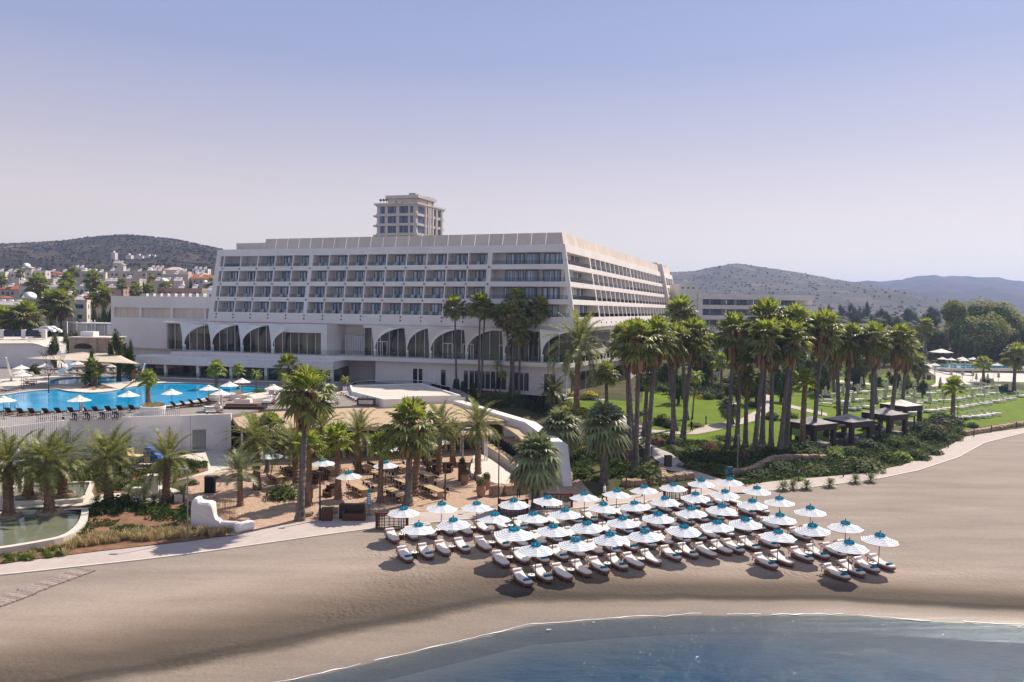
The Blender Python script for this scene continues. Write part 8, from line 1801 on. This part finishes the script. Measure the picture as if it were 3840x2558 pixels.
# ---------------- trees on the right ----------------
big=[(1620,445,258,120),(1850,412,268,190),(2080,440,262,170),(1700,580,255,170),(2190,570,258,140),(1950,560,252,230),(2080,680,250,200),(1850,720,250,190),(1980,500,275,200)]
q=G('e',1960,960); T=thing('giant_tree','huge spreading dark tree with golden lit tops at the far right','tree',Vector((PY(*p('e',1920,900),255).x,255,float(g(100,255))))); base=T.location; mb=MB(); rg=random.Random(31)
for x,y,Y,w_ in big:
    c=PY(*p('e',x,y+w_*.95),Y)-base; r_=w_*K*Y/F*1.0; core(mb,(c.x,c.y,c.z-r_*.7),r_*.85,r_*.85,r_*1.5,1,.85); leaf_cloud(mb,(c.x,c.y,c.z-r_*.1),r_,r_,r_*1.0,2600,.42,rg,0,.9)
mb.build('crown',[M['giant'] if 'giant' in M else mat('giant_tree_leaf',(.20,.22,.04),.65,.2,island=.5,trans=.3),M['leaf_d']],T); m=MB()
for x,y,Y,w_ in big: c=PY(*p('e',x,y+w_),Y)-base; m.tube((0,0,-1),(c.x,c.y,c.z),1.0,.4,7)
m.build('trunk',M['bark'],T)
for a in (('e',250,570,800,255,230,'low round tree mass right of the hotel block','leaf_o',1),('e',480,620,800,240,150,'olive coloured tree behind the white building','leaf_o',2),('e',650,560,700,330,120,'rounded tree in the field left','leaf_d',3),('e',790,590,700,300,50,'single small round tree in the field','leaf_d',0),('e',900,610,800,235,150,'olive green tree above the palm row','leaf_o',4),('e',1180,590,830,225,200,'broad olive tree in the middle of the wood','leaf_o',5),('e',1350,540,760,290,130,'dark tree left of the giant tree','leaf_d',1),('e',1450,700,900,245,150,'tree right of the lone palm','leaf_d',2),('e',1640,690,900,240,80,'small tree in front of the giant tree','leaf_o',3),('e',1740,790,960,238,100,'round tree before the gazebo','leaf_o',0),('e',1050,760,960,222,130,'olive tree behind the curved trunk','leaf_o',1),('e',2290,700,960,238,150,'dark tree at the right frame edge','leaf_d',2),('e',2250,820,1000,235,120,'olive tree at the right frame edge, front','leaf_o',4),('e',1000,560,720,330,110,'tree row in the plain','leaf_d',5),('e',1150,520,650,420,120,'distant tree row right','leaf_d',0),
 ('e',340,475,570,480,45,'distant dark tree beside the field','leaf_d',1),('e',470,480,570,460,55,'distant dark tree group, left','leaf_d',2),('e',570,470,570,460,60,'distant dark tree group, middle','leaf_d',3),('e',730,445,570,470,65,'tallest of the distant dark trees','leaf_d',4),('e',640,490,570,455,60,'distant dark tree group, right','leaf_d',5),('e',900,520,600,430,90,'distant low trees right of the dark group','leaf_d',1),('e',1400,500,640,430,100,'distant trees left of the giant tree','leaf_d',2),
 ('i',850,60,400,150,130,'light green tree behind the feathery palm','leaf_m',1),('i',560,330,560,128,110,'leafy shrub tree behind the straight trunk','leaf_m',2),('i',1150,330,560,132,140,'dark tree in the shade of the garden row','leaf_d',3),('i',1350,330,560,130,140,'dark tree behind the middle trunks','leaf_d',4),('i',1600,300,560,138,150,'dark tree at the centre of the garden','leaf_d',0),('i',1700,240,520,150,140,'olive tree behind the centre trunks','leaf_m',5),('i',1900,140,440,158,110,'bright green tree behind the right trunks','leaf_m',1),('d',850,700,800,160,170,'green leafy tree in front of the low block','leaf_m',2),('i',2000,260,470,150,120,'dark tree right of the centre','leaf_o',3),('i',400,250,470,150,110,'pale tree behind the left trunks','leaf_o',4),('i',780,150,420,160,120,'green tree beyond the pergola','leaf_m',0),('j',300,60,200,165,120,'dark tree behind the first folded parasols','leaf_d',2),('j',600,40,200,168,120,'dark tree behind the lawn, second','leaf_d',3),('j',830,60,210,165,100,'golden green bush tree behind the thick trunk','leaf_m',4),('j',1020,60,200,168,110,'dark tree behind the lawn, right','leaf_d',5),('j',1150,90,230,160,70,'yellow green tree at the plaza edge','leaf_l',1),('j',1300,150,240,158,60,'small dark tree at the plaza corner','leaf_d',1)):
    TY(*a)
for a in (('d0','j',820,215,80,'dark hedge at the top of the lawn, left',.6),('d0','j',1250,265,170,'dark hedge at the top of the lawn, right',.3),('d0','j',620,285,110,'dark hedge behind the left sunbeds',.5),('d0','j',2130,290,80,'dark shrub at the base of the right palm',.8),('d0','j',1940,200,70,'dark shrub round the low palm',.7),('d0','j',870,250,60,'small hedge beside the thick trunk',.6),('s0','j',1010,150,160,'golden hedge along the plaza path',.3),('l0','j',900,195,80,'lime hedge below the golden hedge',.4)):
    SH(*a[:6],a[6])
# planting between the hotel and the lawns
gt=[]; rg=random.Random(77)
zones=[('i',[(180,470),(1000,330),(1700,250),(2300,200)],11,'between the lawn and the low buildings','leaf_d',46,1),('i',[(250,380),(900,200),(1500,150),(2300,90)],12,'in the middle of the garden planting','leaf_m',55,1),('i',[(300,250),(900,100),(1600,30),(2300,-20)],11,'near the hotel end of the garden planting','leaf_o',70,1),('j',[(-100,110),(400,60),(900,30),(1250,20)],10,'behind the sunbed lawn','leaf_d',80,1)]
for t_,P_,n_,wh,mk,sz,_ in zones:
    for k in range(n_):
        u=(k+rg.uniform(.1,.9))/n_*(len(P_)-1); i=int(u); f=u-i; x=P_[i][0]+(P_[i+1][0]-P_[i][0])*f; y=P_[i][1]+(P_[i+1][1]-P_[i][1])*f+rg.uniform(-25,25)
        b=G(t_,x,y); h=rg.uniform(3.0,5.5); tree(b,h,rg.uniform(1.8,3.0),'leafy garden tree %s, %s from the left'%(wh,ORD[k]),rg.choice((mk,'leaf_d','leaf_m')),rg.randint(0,5),'garden trees '+wh)
for k in range(26):
    u=k/26; x=200+u*2050+rg.uniform(-30,30); y=560-130*u+rg.uniform(-30,20)-(40 if k%2 else 0); b=G('i',x,y)
    shrub(rg.choice(('d0','m0','d0','o0','m0','l0')),b,rg.uniform(1.2,2.2),rg.uniform(1.0,1.7),'rounded garden shrub along the upper lawn edge, %s from the left'%ORD[k],'shrubs along the upper lawn edge')
# far wood on the plain: a mass nobody could count
fw=MB(); rg=random.Random(17)
for _ in range(420):
    Y=rg.uniform(240,520); x=rg.uniform(.155,.85)*Y; 
    if .535<x/Y<.69: continue
    z=float(g(x,Y)); r_=rg.uniform(3.0,6.5); h=rg.uniform(.7,1.0)*r_
    core(fw,(x,Y,z-1),r_,r_,h+1.5,1,.9); leaf_cloud(fw,(x,Y,z),r_,r_*.8,h,60,.75,rg,0,.5)
for _ in range(260):
    Y=rg.uniform(215,500); x=-rg.uniform(.28,.95)*Y; z=float(g(x,Y)); r_=rg.uniform(2.0,4.0); core(fw,(x,Y,z-1),r_,r_,r_,1,.9); leaf_cloud(fw,(x,Y,z-.5),r_,r_*.8,r_*.9,50,.55,rg,0,.5)
tag(fw.build('far_wood',[M['leaf_o'],M['leaf_d']]),kind='stuff')
# ---------------- people ----------------
def person(q,rz,label,top,leg,step=.18,arm=.25,h=1.75,sc=1.0):
    T=thing('person',label,'person',q,rz); s_=h/1.75
    bm=bmesh.new(); ly=bm.verts.layers.skin.verify(); V={}
    def v(n_,co,r_): w=bm.verts.new(Vector(co)*s_); w[ly].radius=(r_*s_,r_*s_*.85); V[n_]=w
    v('pel',(0,0,.95),.15); v('wst',(0,0,1.1),.13); v('chs',(0,.02,1.3),.165); v('nk',(0,.02,1.48),.06); v('hd0',(0,0,1.58),.075); v('hd1',(0,0,1.69),.085)
    for sd,sg in(('l',-1),('r',1)):
        f=step*sg; v('hp'+sd,(sg*.09,0,.88),.095); v('kn'+sd,(sg*.1,-f*.5-.02,.48),.062); v('an'+sd,(sg*.1,-f+(.05 if f<0 else 0),.08),.042); v('to'+sd,(sg*.1,-f-.14,.035),.035)
        v('sh'+sd,(sg*.18,.01,1.41),.062); v('el'+sd,(sg*.25,.03+arm*sg*.3,1.14),.043); v('wr'+sd,(sg*.25,-.10+arm*sg*.6,.93),.03); v('ha'+sd,(sg*.25,-.14+arm*sg*.65,.85),.032)
    E=[('pel','wst'),('wst','chs'),('chs','nk'),('nk','hd0'),('hd0','hd1')]
    for sd in'lr': E+=[('pel','hp'+sd),('hp'+sd,'kn'+sd),('kn'+sd,'an'+sd),('an'+sd,'to'+sd),('chs','sh'+sd),('sh'+sd,'el'+sd),('el'+sd,'wr'+sd),('wr'+sd,'ha'+sd)]
    for a,b in E: bm.edges.new((V[a],V[b]))
    V['pel'][ly].use_root=True
    me=bpy.data.meshes.new('body'); bm.to_mesh(me); bm.free(); me.materials.append(M['skin'])
    o=bpy.data.objects.new('body',me); COL.objects.link(o); o.modifiers.new('s','SKIN'); o.modifiers.new('u','SUBSURF').levels=1; o.modifiers['u'].render_levels=1
    dg=bpy.context.evaluated_depsgraph_get(); ev=o.evaluated_get(dg); m2=bpy.data.meshes.new_from_object(ev); o.modifiers.clear(); o.data=m2; o.parent=T
    m2.materials.clear(); m2.materials.append(M['skin'])
    def shell(name,m,cond,out=.018):
        b=bmesh.new(); b.from_mesh(m2); b.normal_update()
        for w in b.verts: w.co+=w.normal*out
        bmesh.ops.delete(b,geom=[f for f in b.faces if not cond(f.calc_center_median()/s_)],context='FACES'); me_=bpy.data.meshes.new(name); b.to_mesh(me_); b.free(); me_.materials.clear(); me_.materials.append(m); c=bpy.data.objects.new(name,me_); COL.objects.link(c); c.parent=T
    shell('shirt',top,lambda c:.92<c.z<1.47 and not(abs(c.x)>.2 and c.z<1.18)); shell('trousers',leg,lambda c:.10<c.z<=.95 and abs(c.x)<.2,.016); shell('shoes',M['black'],lambda c:c.z<=.10 and abs(c.x)<.2,.012); shell('hair',M['black'],lambda c:c.z>1.66 or (c.z>1.58 and c.y>.03),.014)
    return T
blk=mat('black_cloth',(.02,.02,.025),.85,.1); blu=mat('pale_blue_cloth',(.25,.40,.55),.85,.1); wht=mat('white_cloth',(.7,.7,.7),.85,.1); red=mat('red_cloth',(.35,.02,.03),.85,.1)
person(G('i',683,975),R(100),'person in black walking on the garden path beside the left lawn',blk,blk,.22)
q=PZ(*p('b',988,1262),10.0); person(q,0,'person in light blue standing on the hotel terrace behind the glass',blu,blk,.05)
person(G('n',180,760)+Vector((0,0,.05)),R(60),'waiter in a white shirt and dark trousers on the beach path',wht,blk,.2)
person(G('m',1525,720),0,'person in red standing behind the boulders at the bar terrace',red,blk,.05)
